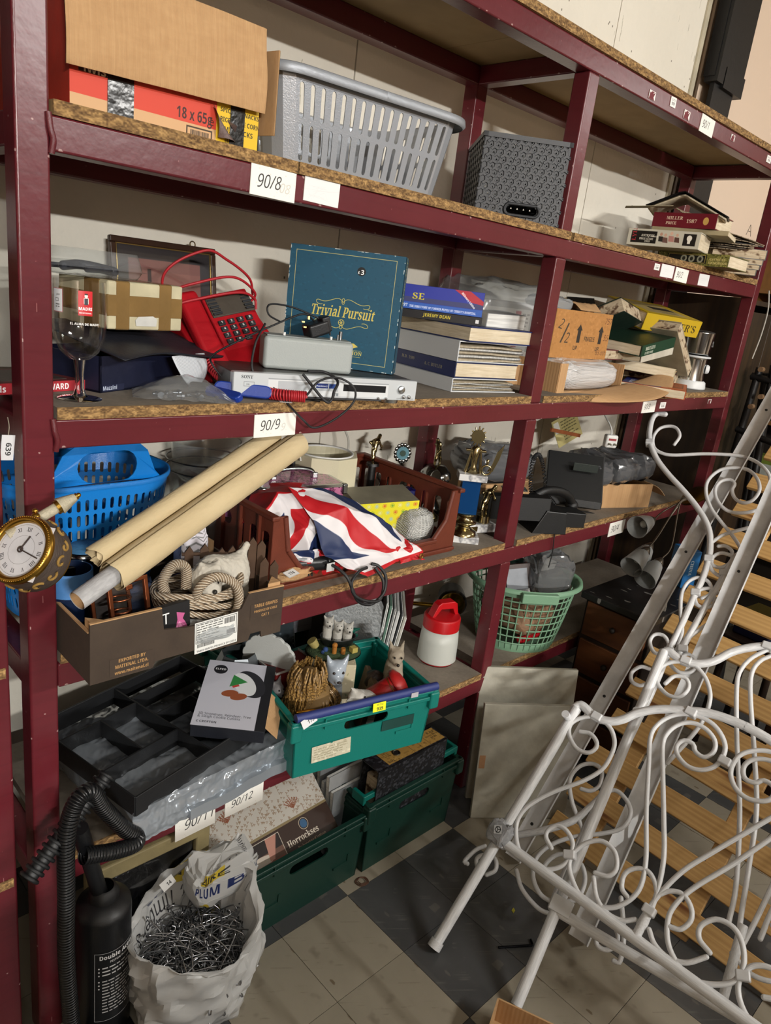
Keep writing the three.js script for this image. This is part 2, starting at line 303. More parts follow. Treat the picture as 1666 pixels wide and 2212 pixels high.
// ---- builders used in several places
const kraft = mat('#ffffff', .85, { map: dataTex(256, (u, v) => lerpc(hex('#a9835a'), hex('#bf9a6e'), .6 * pf(u, v, 8, 3, 4) + .4 * pn(u, v, 64, 8, 2)), true, 2), bumpMap: dataTex(128, (u, v) => grey(128 + 90 * Math.sin(u * 2 * PI * 14)), false, 7), bumpScale: .0004 });
const kraftDark = mat('#ffffff', .85, { map: dataTex(256, (u, v) => lerpc(hex('#33281f'), hex('#45382c'), pf(u, v, 9, 23, 5)), true, 2.5), bumpMap: T.bump, bumpScale: .0008 });
const pageM = mat('#ffffff', .85, { map: dataTex(256, (u, v) => lerpc(hex('#b9a98c'), hex('#ded2ba'), .55 * pn(u, v, 4, 6, 128) + .5 * pf(u, v, 6, 16, 3)), true, 6), bumpMap: dataTex(128, (u, v) => grey(255 * pn(u, v, 2, 9, 64)), false, 12), bumpScale: .0008 });
const pageOld = mat('#ffffff', .9, { map: dataTex(256, (u, v) => { let c = lerpc(hex('#a08c70'), hex('#cdbfa6'), pn(u, v, 5, 6, 128) * .6 + .4 * pf(u, v, 5, 1, 4)); const s = pf(u, v, 9, 61, 4); return s > .58 ? lerpc(c, hex('#4a3320'), (s - .58) * 6) : c; }, true, 5), bumpMap: dataTex(128, (u, v) => grey(255 * pn(u, v, 2, 9, 64)), false, 10), bumpScale: .0012 });
const pageW = mat('#ffffff', .8, { map: dataTex(256, (u, v) => lerpc(hex('#c6c6c2'), hex('#ecebe6'), pn(u, v, 3, 26, 90) * .7 + .3 * pf(u, v, 5, 4, 3)), true, 5), bumpMap: dataTex(128, (u, v) => grey(255 * pn(u, v, 2, 19, 40)), false, 8), bumpScale: .0015 });
// a closed book lying flat: spine along x facing +z, base at y 0
function book(name, label, w, t, d, cover, pos, rot, o = {}) {
  const b = thing(name, label, 'book', pos, 0, o.group); b.rotation.set(rot[0], rot[1], rot[2], 'YXZ');
  const m = typeof cover == 'string' ? soft(cover, o.rough ?? .45) : cover, c = o.soft ? .0012 : .0028, ov = o.soft ? 0 : .003;
  add('cover', mg([box(w, c, d, 0, c / 2, 0), box(w, c, d, 0, t - c / 2, 0), rbox(w, t, .004, .0019, 0, t / 2, d / 2 - .001)]), m, b);
  add('pages', rbox(w - 2 * ov, t - 2 * c, d - ov - .003, .001, 0, t / 2, -ov / 2 - .001), o.pages || pageM, b);
  if (o.spine) print(b, 'spine_lettering', w * .995, t * .98, [0, t / 2, d / 2 + .0014], [0, 0, 0], o.ppm || 1500, o.spine, { rough: .4 });
  if (o.front) print(b, 'cover_print', w * .99, d * .99, [0, t + .0006, 0], [-PI / 2, 0, o.flip || 0], o.ppm || 1500, o.front, { rough: .4 });
  return b;
}
// clear plastic film as a lumpy closed bag
const film = mat('#ffffff', .12, { transmission: .92, thickness: 0, ior: 1.3, clearcoat: .4, color: '#f4f6f6' });
const filmGrey = mat('#dfe2e3', .2, { transmission: .7, thickness: 0, ior: 1.3 });
function bagGeo(w, h, d, amp, fr, s, nu = 40, nv = 24, pw = .45) {
  const g = new THREE.SphereGeometry(1, nu, nv), p = g.attributes.position, sp = (v, e) => Math.sign(v) * Math.pow(Math.abs(v), e);
  for (let i = 0; i < p.count; i++) {
    let x = p.getX(i), y = p.getY(i), z = p.getZ(i); const n = amp * (fbm(x * fr + s, y * fr, z * fr) + .6 * Math.abs(nz(x * fr * 2.2 + s, y * fr * 2.2, z * fr * 2.2)));
    p.setXYZ(i, (sp(x, pw) * (1 + n * .25)) * w / 2, Math.max(0, (sp(y, .8) * .5 + .5 + n * .5) * h), (sp(z, pw) * (1 + n * .25)) * d / 2);
  }
  g.computeVertexNormals(); return g;
}
const crease = (g, a = .6) => toCreasedNormals(g.index ? g.toNonIndexed() : g, a);

// ================================================================ top shelf
{ // red crisp carton with its front flap folded down
  const t = thing('carton', 'red and yellow cardboard carton with brown flap hanging over its front', 'box', [.2255, YB, -.225], 0);
  const w = .348, h = .198, d = .33, red = soft('#c43a28', .5);
  add('side', box(.004, h, d, -w / 2 + .002, h / 2, 0), red, t); add('side', box(.004, h, d, w / 2 - .002, h / 2, 0), soft('#d8b021', .5), t);
  add('back', box(w - .008, h, .004, 0, h / 2, -d / 2 + .002), kraft, t); add('bottom', box(w - .008, .004, d - .008, 0, .002, 0), kraft, t);
  const f = add('front', box(w - .0085, h, .004, 0, h / 2, d / 2 - .002), kraft, t);
  print(f, 'carton_print', w - .0005, h, [0, h / 2, d / 2 + .0008], [0, 0, 0], 2400, (c, W, H) => {
    fillAll(c, W, H, '#b99368'); c.fillStyle = '#c9402b'; c.fillRect(0, 0, W * .75, H * .865);
    c.fillStyle = '#d9b31e'; c.fillRect(W * .745, 0, W * .255, H * .95);
    c.fillStyle = '#c9a074'; c.fillRect(0, H * .865, W * .735, H * .135);
    c.fillStyle = '#2a1512'; c.fillRect(W * .04, H * .6, W * .22, H * .1); text(c, 'iwis.', W * .06, H * .7, H * .1, '#e8dcc0'); 
    text(c, '18 x 65g', W * .52, H * .84, H * .125, '#3a1a16', 'sans-serif', { sx: .74 }); text(c, 'e', W * .705, H * .84, H * .09, '#3a1a16', 'sans-serif', { style: 'normal' });
    text(c, 'RICE MAIZE CORN', W * .765, H * .78, H * .055, '#2a2410', 'sans-serif', { sx: .9 }); text(c, 'MIX PACKS', W * .79, H * .86, H * .06, '#2a2410', 'sans-serif', {}); text(c, 'SPICE UP SNACKS', W * .765, H * .70, H * .05, '#2a2410', 'sans-serif', {});
    c.strokeStyle = '#3a2c1c'; c.lineWidth = H * .012; c.strokeRect(W * .58, H * .89, W * .14, H * .2); barcode(c, W * .6, H * .91, W * .1, H * .14); barcode(c, W * .80, H * .90, W * .1, H * .1);
  });
  const tape = mat('#141414', .22, { clearcoat: .6, bumpMap: T.bump, bumpScale: .001 });
  add('black_tape', box(.044, h, .0012, -.092, h / 2, d / 2 + .0016), tape, t); add('black_tape', box(.03, h * .75, .0012, .128, h * .375, d / 2 + .0016), tape, t);
  const flap = add('flap', sheet((u, v) => { const x = -w / 2 - .012 + u * (w + .012), y = h + .012 - v * (.138 + .012 * (1 - u)); return [x, y, d / 2 + .004 + .014 * Math.sin(v * PI * .55) + .004 * nz(u * 3, v * 2)]; }, 20, 10, .004), kraft, t);
  lab(flap, 'plain brown corrugated flap');
  lab(add('side_flap', sheet((u, v) => [w / 2 + .006 + .012 * u, h - .02 - v * .14, d / 2 - .03 + u * .06], 6, 6, .003), kraft, t), 'brown side flap');
  const scrap = add('torn_label', sheet((u, v) => [.075 + u * .045 + .012 * (1 - v), .015 + .05 * v * (1 - .5 * u), d / 2 + .006 + .012 * Math.sin(u * 4 + v * 3)], 8, 8, .0006), soft('#7d6a66', .4), t); lab(scrap, 'torn silvery label');
}
// slotted plastic wall on a rounded rectangle ring
function ringPt(a, b, r, s) {        // s = arc length from the middle of the +z side, going +x; returns [x,z]
  const L1 = a - r, L2 = b - r, q = PI * r / 2, per = 4 * (L1 + L2 + q); s = ((s % per) + per) % per;
  if (s < L1) return [s, b]; s -= L1; if (s < q) { const t = s / r; return [L1 + r * Math.sin(t), L2 + r * Math.cos(t)]; } s -= q;
  if (s < 2 * L2) return [a, L2 - s]; s -= 2 * L2; if (s < q) { const t = s / r; return [L1 + r * Math.cos(t), -L2 - r * Math.sin(t)]; } s -= q;
  if (s < 2 * L1) return [L1 - s, -b]; s -= 2 * L1; if (s < q) { const t = s / r; return [-L1 - r * Math.sin(t), -L2 - r * Math.cos(t)]; } s -= q;
  if (s < 2 * L2) return [-a, -L2 + s]; s -= 2 * L2; if (s < q) { const t = s / r; return [-L1 - r * Math.cos(t), L2 + r * Math.sin(t)]; } s -= q; return [-L1 + s, b];
}
const ringLen = (a, b, r) => 4 * (a - r + b - r + PI * r / 2);
// wall of a tapering basket made of n upright strips, each with slots given by slots(i, width) -> [[cy,h,w],...]
function slotWall(a, b, r, h, taper, th, n, slots, bulge = 0) {
  const per = ringLen(a, b, r), w = per / n, out = [];
  for (let i = 0; i < n; i++) {
    const hs = slots(i, w, ringPt(a, b, r, (i + .5) * w)).map(([cy, hh, ww]) => stad(0, cy, ww, hh, 5));
    const g = extr([[-w / 2, 0], [w / 2, 0], [w / 2, h], [-w / 2, h]], th, 0, hs);
    out.push(warp(g, (u, v, k) => {
      const s = (i + .5) * w + u, [x, z] = ringPt(a, b, r, s), [x1, z1] = ringPt(a, b, r, s + .001), [x0, z0] = ringPt(a, b, r, s - .001);
      const tx = x1 - x0, tz = z1 - z0, l = Math.hypot(tx, tz) || 1, f = 1 - taper * (1 - v / h) + bulge * Math.sin(v / h * PI);
      return [x * f - tz / l * k, v, z * f + tx / l * k];
    }));
  }
  return mg(out);
}
const ringTube = (a, b, r, y, rad, n = 96) => { const p = [], per = ringLen(a, b, r); for (let i = 0; i < n; i++) { const [x, z] = ringPt(a, b, r, per * i / n); p.push([x, y, z]); } return tube(p, rad, n, true, 8); };
// profile swept round a rounded rectangle (list of [out, y])
function ringSweep(a, b, r, prof, n = 96) {
  const per = ringLen(a, b, r); return sheet((u, v) => { const k = v * (prof.length - 1), j = Math.min(prof.length - 2, Math.floor(k)), f = k - j, o = prof[j][0] + (prof[j + 1][0] - prof[j][0]) * f, y = prof[j][1] + (prof[j + 1][1] - prof[j][1]) * f; const [x, z] = ringPt(a + o, b + o, r + o, u * ringLen(a + o, b + o, r + o)); return [x, y, z]; }, n, prof.length - 1);
}
{ // silver laundry basket
  const t = thing('laundry_basket', 'silver grey plastic laundry basket with rows of tall slots', 'basket', [.715, YB, -.245], -.1);
  const a = .255, b = .185, r = .07, h = .178, m = plast('#a3a8af', .27, { metalness: .4 });
  add('wall', slotWall(a, b, r, h, .13, .0025, 64, (i, w, [x, z]) => {
    if (Math.abs(x) > a - r * .75 && Math.abs(z) > b - r * .75) return []; return [[.125, .062, .010], [.052, .066, .010]];
  }), m, t);
  add('rim', ringSweep(a, b, r, [[-.001, .17], [0, .178], [.012, .184], [.024, .18], [.026, .168], [.02, .163]]), m, t);
  add('base', ringSweep(a * .87, b * .87, r * .8, [[0, .004], [-.05, .004], [-.1, .004], [-.15, .004], [-.158, .004]], 48), m, t);
}
{ // charcoal woven plastic basket
  const t = thing('woven_basket', 'charcoal plastic storage basket with woven lattice sides and oval handle hole', 'basket', [1.352, YB, -.192], -.72);
  const w = .232, d = .26, h = .21, m = plast('#2a2c30', .5);
  const Y3 = (s, q = .33) => { const p = []; for (let k = 0; k < 3; k++) { const a = PI / 2 + k * 2 * PI / 3, c = Math.cos(a), n = Math.sin(a), px = -n * s * q * .5, py = c * s * q * .5; p.push([c * s + px * -1, n * s + py * -1], [c * s + px, n * s + py]); const e = a + PI / 3; p.push([Math.cos(e) * s * q * .55, Math.sin(e) * s * q * .55]); } return p; };
  const yg = extr(Y3(.0118, .5), .0016, .0013);
  const face = (W, H, hole) => { const l = [], px = .0196, py = .017; for (let j = 0; j * py < H - .012; j++) for (let i = 0; i < W / px; i++) { const x = -W / 2 + .008 + i * px + (j % 2) * px / 2, y = .012 + j * py; if (x > W / 2 - .004 || (hole && Math.abs(x - .01) < .052 && Math.abs(y - .035) < .02)) continue; l.push(put(yg.clone(), x, y, (i + j) % 2 * .0012, 0, 0, (i + j) % 2 ? .12 : -.05)); } return mg(l); };
  const slab = (W, H, hole) => { const hs = []; const px = .0196, py = .017; for (let j = 0; j * py < H - .014; j++) for (let i = 0; i < W / px - 1; i++) { const x = -W / 2 + .008 + i * px + (j % 2) * px / 2 + px / 2, y = .012 + j * py + .004; if (hole && Math.abs(x - .01) < .056 && Math.abs(y - .035) < .022) continue; if (Math.abs(x) < W / 2 - .008) hs.push([[x - .0026, y - .002], [x + .0026, y - .002], [x, y + .003]]); } if (hole) hs.push(stad(.01, .035, .086, .02)); return extr([[-W / 2, 0], [W / 2, 0], [W / 2, H], [-W / 2, H]], .0012, 0, hs); };
  for (const [W, x, z, ry, hole] of [[w, 0, d / 2, 0, 1], [d, -w / 2, 0, -PI / 2, 0], [w, 0, -d / 2, PI, 1], [d, w / 2, 0, PI / 2, 0]]) {
    const s = add('side', put(slab(W, h, hole), x, 0, z, 0, ry, 0), m, t), q = add('weave', put(face(W, h, hole), x, 0, z, 0, ry, 0), m, s); q.userData.kind = 'stuff';
    if (hole) add('handle_hole', put(tube(stad(.01, .035, .096, .028).map(p => [p[0], p[1], .004]), .004, 60, true), x, 0, z, 0, ry, 0), m, t);
  }
  add('top_edge', mg([box(w + .012, .012, .012, 0, h, d / 2), box(w + .012, .012, .012, 0, h, -d / 2), box(.012, .012, d + .012, w / 2, h, 0), box(.012, .012, d + .012, -w / 2, h, 0)]), m, t);
  add('top_panel', box(w, .003, d, 0, h + .003, 0), m, t);
}
{ // book heap at the far end of the top shelf
  const g = 'books heaped on the top shelf';
  book('book', 'green and gold antiques handbook with black picture spine under the pile', .265, .042, .18, '#5d5c2a', [2.353, YB, -.045], [0, -1.56, 0], { group: g, spine: (c, w, h) => { fillAll(c, w, h, '#6d6b2f'); speck(c, w, h, 500, ['#8c8a48', '#a39c58', '#4b4a1c'], 3, 8); c.fillStyle = '#15140f'; c.fillRect(w * .14, h * .12, w * .56, h * .72); c.strokeStyle = '#b9a65a'; c.lineWidth = 3; c.strokeRect(w * .16, h * .17, w * .52, h * .62); for (const x of [.38, .49, .61]) { c.fillStyle = '#9a9a86'; c.beginPath(); c.ellipse(w * x, h * .48, h * .28, h * .3, 0, 0, 7); c.fill(); c.fillStyle = '#2b2a22'; c.beginPath(); c.ellipse(w * x, h * .48, h * .14, h * .16, 0, 0, 7); c.fill(); } text(c, 'ANTIQUES', w * .73, h * .52, h * .27, '#d7c88a', 'serif'); text(c, 'HANDBOOK', w * .73, h * .82, h * .27, '#d7c88a', 'serif'); } });
  book('book', 'thick white spined antiques price guide with dancing figures', .25, .056, .18, '#c9c4b4', [2.215, YB + .043, -.122], [0, -1.36, 0], { group: g, spine: (c, w, h) => { fillAll(c, w, h, '#c4bfae'); c.fillStyle = '#17130f'; c.fillRect(w * .05, h * .12, w * .36, h * .72); c.fillRect(w * .78, h * .14, w * .17, h * .7); text(c, 'LYLE', w * .12, h * .74, h * .34, '#b3343c', 'serif', { rot: -PI / 2 }); text(c, 'ANTIQUES', w * .19, h * .46, h * .2, '#e8e2d2', 'serif', { sx: .8 }); text(c, 'PRICE GUIDE', w * .17, h * .64, h * .17, '#e8e2d2', 'serif', { sx: .8 }); text(c, '1995', w * .25, h * .8, h * .16, '#e8e2d2', 'serif'); text(c, 'Edited by', w * .335, h * .46, h * .13, '#e8e2d2', 'serif', { sx: .7 }); c.fillStyle = '#e9e4d6'; c.beginPath(); c.ellipse(w * .86, h * .4, h * .16, h * .18, 0, 0, 7); c.fill(); c.fillRect(w * .84, h * .5, h * .18, h * .22); const fig = (x, y, s, a, b) => { c.fillStyle = b; c.beginPath(); c.ellipse(x, y - s * .6, s * .22, s * .25, 0, 0, 7); c.fill(); c.fillStyle = a; c.beginPath(); c.moveTo(x - s * .35, y - s * .3); c.lineTo(x + s * .35, y - s * .25); c.lineTo(x + s * .5, y + s * .5); c.lineTo(x - s * .3, y + s * .45); c.fill(); }; fig(w * .47, h * .5, h * .4, '#2a2522', '#b98d78'); fig(w * .53, h * .55, h * .42, '#6d4f46', '#caa28c'); fig(w * .61, h * .45, h * .45, '#b57f75', '#d8b09a'); fig(w * .69, h * .5, h * .4, '#5a3c34', '#caa28c'); } });
  book('book', 'pale paper covered book sticking out under the red annual', .26, .016, .22, '#a79a78', [2.31, YB + .1, -.08], [0, -1.3, 0], { group: g, soft: 1 });
  book('book', 'maroon hardback annual dated 1987 with gilt spine lettering', .23, .05, .16, '#6a1220', [2.285, YB + .117, -.085], [.0, -1.5, 0], { group: g, rough: .3, spine: (c, w, h) => { fillAll(c, w, h, '#6e1322'); text(c, 'MILLER', w * .22, h * .45, h * .3, '#e6d6b8', 'serif'); text(c, 'PRICE', w * .22, h * .78, h * .26, '#e6d6b8', 'serif'); text(c, '1987', w * .54, h * .65, h * .34, '#e6d6b8', 'serif'); c.fillStyle = '#cfa85a'; c.beginPath(); c.ellipse(w * .84, h * .5, h * .2, h * .26, 0, 0, 7); c.fill(); } });
  const o = thing('open_book', 'black covered book lying open face down on top of the pile', 'book', [2.27, YB + .170, -.10], -1.2, g);
  add('cover', sheet((u, v) => [-.14 + u * .28, .055 - Math.abs(u - .42) * .13 + .008, -.1 + v * .2], 16, 4, .003), soft('#17151a', .5), o);
  add('pages', sheet((u, v) => [-.13 + u * .26, .048 - Math.abs(u - .42) * .12, -.095 + v * .19], 16, 4, .008), pageM, o);
  add('bookmark', box(.16, .002, .05, -.13, .006, .09, 0, .2, .1), soft('#8f8668'), o);
  // loose pile at the right: slim books then magazines fanned on top
  const cl = ['#565650', '#3d3a36', '#4a463f', '#2f3437'];
  for (let i = 0; i < 4; i++) book('paperback', ['pale grey paperback at the bottom of the leaning pile', 'slim dark paperback second from the bottom of the pile', 'brown paperback in the middle of the pile', 'thick dark paperback on top of the pile'][i], .34 - .01 * i, [.022, .018, .02, .036][i], .2, cl[i], [2.68, YB + [0, .0225, .041, .0615][i], -.10], [0, .5 + .06 * i, 0], { group: g, soft: 1, pages: pageOld, spine: i ? undefined : (c, w, h) => { fillAll(c, w, h, '#7e7d74'); text(c, 'PENINSULA', w * .35, h * .8, h * .6, '#4a4942', 'serif'); } });
  for (let i = 0; i < 7; i++) {
    const mgz = add('magazine', put(sheet((u, v) => [-.16 + u * .32, .002 * i + .03 * Math.pow(u, 2) * (i % 3 == 0 ? 1.2 : .5) + .006 * nz(u * 3, v * 2, i), -.11 + v * .22], 12, 6, .004), 2.62 + .03 * rr(-1, 1), YB + .10 + i * .008, -.15, .0, .3 + i * .22, .12 + .015 * i), i % 3 == 1 ? soft(['#3c3a3c', '#5a5046'][i % 2], .4) : pageOld);
    tag(mgz, 'curled old magazine or leaflet fanned over the leaning pile', 'magazine', 'curled magazines on the top shelf');
  }
}

// ================================================================ middle shelf, near bay
const glass = mat('#ffffff', .02, { transmission: 1, thickness: 0, ior: 1.45, clearcoat: .5 });
const lead = mat('#ffffff', .03, { transmission: 1, thickness: .004, ior: 1.5 });
{ // beer goblet
  const t = thing('goblet', 'stemmed beer goblet with red badge standing at the shelf edge', 'glass', [.068, YC, -.066], .0);
  add('bowl', lathe([[.0006, .068], [.018, .071], [.032, .084], [.041, .105], [.0445, .13], [.044, .16], [.0415, .203], [.0403, .203], [.0428, .16], [.0432, .13], [.0398, .106], [.031, .087], [.017, .0745], [.0006, .0715]], 48), glass, t);
  add('stem', lathe([[.0105, .070], [.009, .06], [.0072, .045], [.0075, .02], [.0105, .009], [.015, .006]], 24), lead, t);
  add('foot', lathe([[.0006, .0075], [.015, .006], [.03, .004], [.037, .002], [.0375, .001], [.036, 0], [.0006, .0005]], 48), lead, t);
  const arc = (r, y0, y1, a0, a1, draw, ppm, name, o = {}) => { const g = new THREE.CylinderGeometry(r, r, y1 - y0, 24, 1, true, a0, a1 - a0).translate(0, (y0 + y1) / 2, 0); const w = r * (a1 - a0); return add(name, g, mat('#ffffff', .4, { map: canvasTex(Math.round(w * ppm), Math.round((y1 - y0) * ppm), draw), ...o }), t); };
  arc(.0437, .148, .188, -.42, .1, (c, w, h) => { fillAll(c, w, h, '#c41a24'); c.fillStyle = '#e9e3dc'; c.beginPath(); c.ellipse(w * .55, h * .2, w * .12, h * .09, 0, 0, 7); c.fill(); c.fillRect(w * .38, h * .28, w * .34, h * .24); c.fillStyle = '#3a3a44'; c.fillRect(w * .42, h * .3, w * .26, h * .26); c.fillStyle = '#2a2024'; c.fillRect(w * .44, h * .1, w * .22, h * .06); text(c, 'MADRI', w * .5, h * .78, w * .30, '#fff', 'sans-serif', { align: 'center' }); text(c, 'EXCEPCIONAL', w * .5, h * .92, w * .13, '#fff', 'sans-serif', { align: 'center' }); }, 6000, 'red_badge');
  arc(.0449, .131, .1385, -.75, .35, (c, w, h) => { fillAll(c, w, h, '#f4f4f0'); }, 5000, 'lettering_band', { transparent: true, alphaMap: canvasTex(320, 48, (c, w, h) => { fillAll(c, w, h, '#000'); text(c, 'EL ALMA DE MADRID', w * .03, h * .82, h * .72, '#fff'); }) });
  arc(.0437, .150, .188, -1.5, -1.0, (c, w, h) => { fillAll(c, w, h, '#e4e6e8'); c.strokeStyle = '#b5545c'; c.lineWidth = 3; c.strokeRect(2, 2, w - 4, h - 4); text(c, 'pint', w * .4, h * .3, h * .1, '#555'); c.strokeStyle = '#555'; c.strokeRect(w * .3, h * .42, w * .3, h * .12); lines(c, w * .3, h * .65, w * .4, 2, h * .1, h * .05, '#777'); }, 4000, 'paper_sticker');
}
{ // navy carton with its lid lifted
  const t = thing('carton', 'navy blue cardboard carton with a curling open lid and address labels', 'box', [.205, YC, -.245], .45);
  const navy = soft('#171c36', .5), w = .25, h = .068, d = .16;
  add('body', mg([box(w, h, .004, 0, h / 2, d / 2 - .002), box(w, h, .004, 0, h / 2, -d / 2 + .002), box(.004, h, d, -w / 2 + .002, h / 2, 0), box(.004, h, d, w / 2 - .002, h / 2, 0), box(w, .004, d, 0, .002, 0)]), navy, t);
  print(t, 'lettering', .06, .012, [-.09, .008, d / 2 + .001], [0, 0, 0], 2000, (c, W, H) => { fillAll(c, W, H, '#181d38'); text(c, 'Mazzini', 2, H * .8, H * .9, '#b9c3d4'); });
  const curl = (u, v) => [-w / 2 - .005 + u * .325, h + .0 + .008 * Math.sin(u * 5) * v + .045 * (1 - v), -d / 2 + v * (d + .06)];
  const lid = add('lid', sheet(curl, 24, 10, .004), soft('#23252f', .5), t); lab(lid, 'dark lid with stuck-on labels');
  const onLid = (u0, u1, v0, v1, draw, name) => add(name, sheet((a, b) => { const p = curl(u0 + (u1 - u0) * a, v0 + (v1 - v0) * (1 - b)); return [p[0], p[1] + .0015, p[2]]; }, 8, 4), mat('#fff', .6, { map: canvasTex(256, 160, draw) }), lid);
  onLid(.42, .66, .5, .8, (c, W, H) => { fillAll(c, W, H, '#d9b21c'); text(c, 'idse6pur', W * .06, H * .62, H * .34, '#2a2410', 'sans-serif', { sx: .9 }); }, 'yellow_label');
  onLid(.68, .98, .45, .9, (c, W, H) => { fillAll(c, W, H, '#cfd3d6'); text(c, 'POST COLLECTED', W * .05, H * .2, H * .12, '#333'); lines(c, W * .06, H * .3, W * .85, 7, H * .09, H * .035, '#5a5e66'); }, 'address_label');
  onLid(.55, .72, .85, .98, (c, W, H) => { fillAll(c, W, H, '#bcc3c8'); lines(c, W * .05, H * .2, W * .8, 5, H * .15, H * .06, '#5f6670'); }, 'small_label');
  const fl = add('side_flap', sheet((u, v) => { const e = Math.sqrt(1 - .86 * v * v); return [.075 + (u - .5) * .125 * e + .012 * v, h + .002 - .062 * v, d / 2 + .055 + .012 * Math.sin(v * 2) - .01 * u]; }, 14, 12, .003), mat('#c8ccd2', .7, { bumpMap: dataTex(64, (u, v) => grey(128 + 100 * Math.sin(u * 2 * PI * 8)), false, 3), bumpScale: .0006 }), t); lab(fl, 'white rounded flap of the carton');
}
{ // taped cream carton
  const t = thing('carton', 'cream carton criss-crossed with brown parcel tape', 'box', [.232, YC + .113, -.262], .2);
  const w = .178, h = .09, d = .16; add('body', rbox(w, h, d, .004, 0, h / 2, 0), soft('#cfc6a4', .7), t);
  const tp = mat('#8a6c3e', .22, { clearcoat: .5, bumpMap: T.bump, bumpScale: .0008, map: T.mott });
  for (const x of [-.055, .045]) add('parcel_tape', rbox(.034, h + .0016, d + .0016, .004, x, h / 2, 0), tp, t);
  add('parcel_tape', rbox(w + .001, .042, d + .001, .003, 0, h * .5, 0), tp, t); add('parcel_tape', rbox(w + .0012, h + .0012, .05, .003, 0, h / 2, .03), tp, t);
  lab(add('torn_hole', extr([[-.02, .004], [.028, .004], [.03, .018], [.02, .024], [-.015, .022], [-.022, .015]], .0006, 0).translate(-.005, .004, d / 2 + .001), soft('#dcdcd6', .8), t), 'torn hole showing white foam');
}
{ // clear clamshell
  const t = thing('clamshell_pack', 'clear plastic clamshell tray with dark parts inside', 'package', [.152, YC + .2035, -.262], .16), w = .185, d = .15;
  const shell = (y0, y1, s, o) => ringSweep(w / 2, d / 2, .02, [[.012, y0], [.0, y0], [-.004, y0 + (y1 - y0) * .5], [-.010, y1], [-.02, y1], [-.05, y1], [-.07, y1]], 64);
  add('lid', shell(.018, .05), film, t); add('tray', shell(.017, .002), film, t);
  add('dark_insert', mg([capTube([[-.05, .016, .02], [.0, .02, .0], [.05, .014, .03]], .009, 24), capTube([[-.02, .014, .05], [.03, .016, .045]], .006, 10), capTube([[-.06, .014, -.03], [.05, .016, -.03]], .005, 10)]), soft('#1b2130', .4), t);
}
{ // framed picture
  const t = thing('framed_picture', 'dark wooden picture frame with a dusky townscape leaning on the wall', 'picture', [.418, YC, -.405], .03); t.rotation.x = -.14;
  const w = .27, h = .292, f = .014, wd = soft('#3a2316', .4);
  for (const [a, b, x, y] of [[w, f, 0, f / 2], [w, f, 0, h - f / 2], [f, h - 2 * f, -w / 2 + f / 2, h / 2], [f, h - 2 * f, w / 2 - f / 2, h / 2]]) add('frame_bar', rbox(a, b, .014, .003, x, y, 0), wd, t);
  for (const [a, b, x, y] of [[w - 2 * f, .0025, 0, f + .001], [w - 2 * f, .0025, 0, h - f - .001], [.0025, h - 2 * f, -w / 2 + f + .001, h / 2], [.0025, h - 2 * f, w / 2 - f - .001, h / 2]]) add('gilt_slip', box(a, b, .006, x, y, .001), metal('#b39a5e', .4), t);
  print(t, 'townscape_print', w - 2 * f, h - 2 * f, [0, h / 2, .0015], [0, 0, 0], 1500, (c, W, H) => {
    fillAll(c, W, H, '#2a2528'); const x = W * .12, y = H * .11, a = W * .76, b = H * .8; c.fillStyle = '#6f4640'; c.fillRect(x, y, a, b); c.fillStyle = '#7a4e46'; c.fillRect(x, y + b * .12, a, b * .25);
    c.fillStyle = '#2c1a18'; c.fillRect(x + a * .25, y + b * .1, a * .05, b * .5); c.fillRect(x, y + b * .52, a * .45, b * .1);
    c.beginPath(); c.moveTo(x + a * .5, y + b * .8); c.lineTo(x + a * .5, y + b * .44); c.lineTo(x + a * .56, y + b * .4); c.lineTo(x + a * .62, y + b * .46); c.lineTo(x + a * .9, y + b * .46); c.lineTo(x + a * .95, y + b * .52); c.lineTo(x + a, y + b * .52); c.lineTo(x + a, y + b * .8); c.fill(); c.fillRect(x + a * .52, y + b * .34, a * .02, b * .12);
    c.fillStyle = '#3a211d'; c.fillRect(x, y + b * .66, a, b * .34); c.fillStyle = '#9b8478'; for (let i = 0; i < 7; i++) c.fillRect(x + a * (.1 + .12 * i), y + b * (.72 + .04 * hash(i, 2, 3)), a * .06, b * .02);
  });
  const gl = add('glazing', box(w - 2 * f, h - 2 * f, .001, 0, h / 2, .004), mat('#ffffff', .05, { transmission: 1, thickness: 0, ior: 1.5 }), t);
  add('hanging_loop', tor(.007, .0015, .075, h + .004, 0), metal('#6b5a3c', .5), t);
}
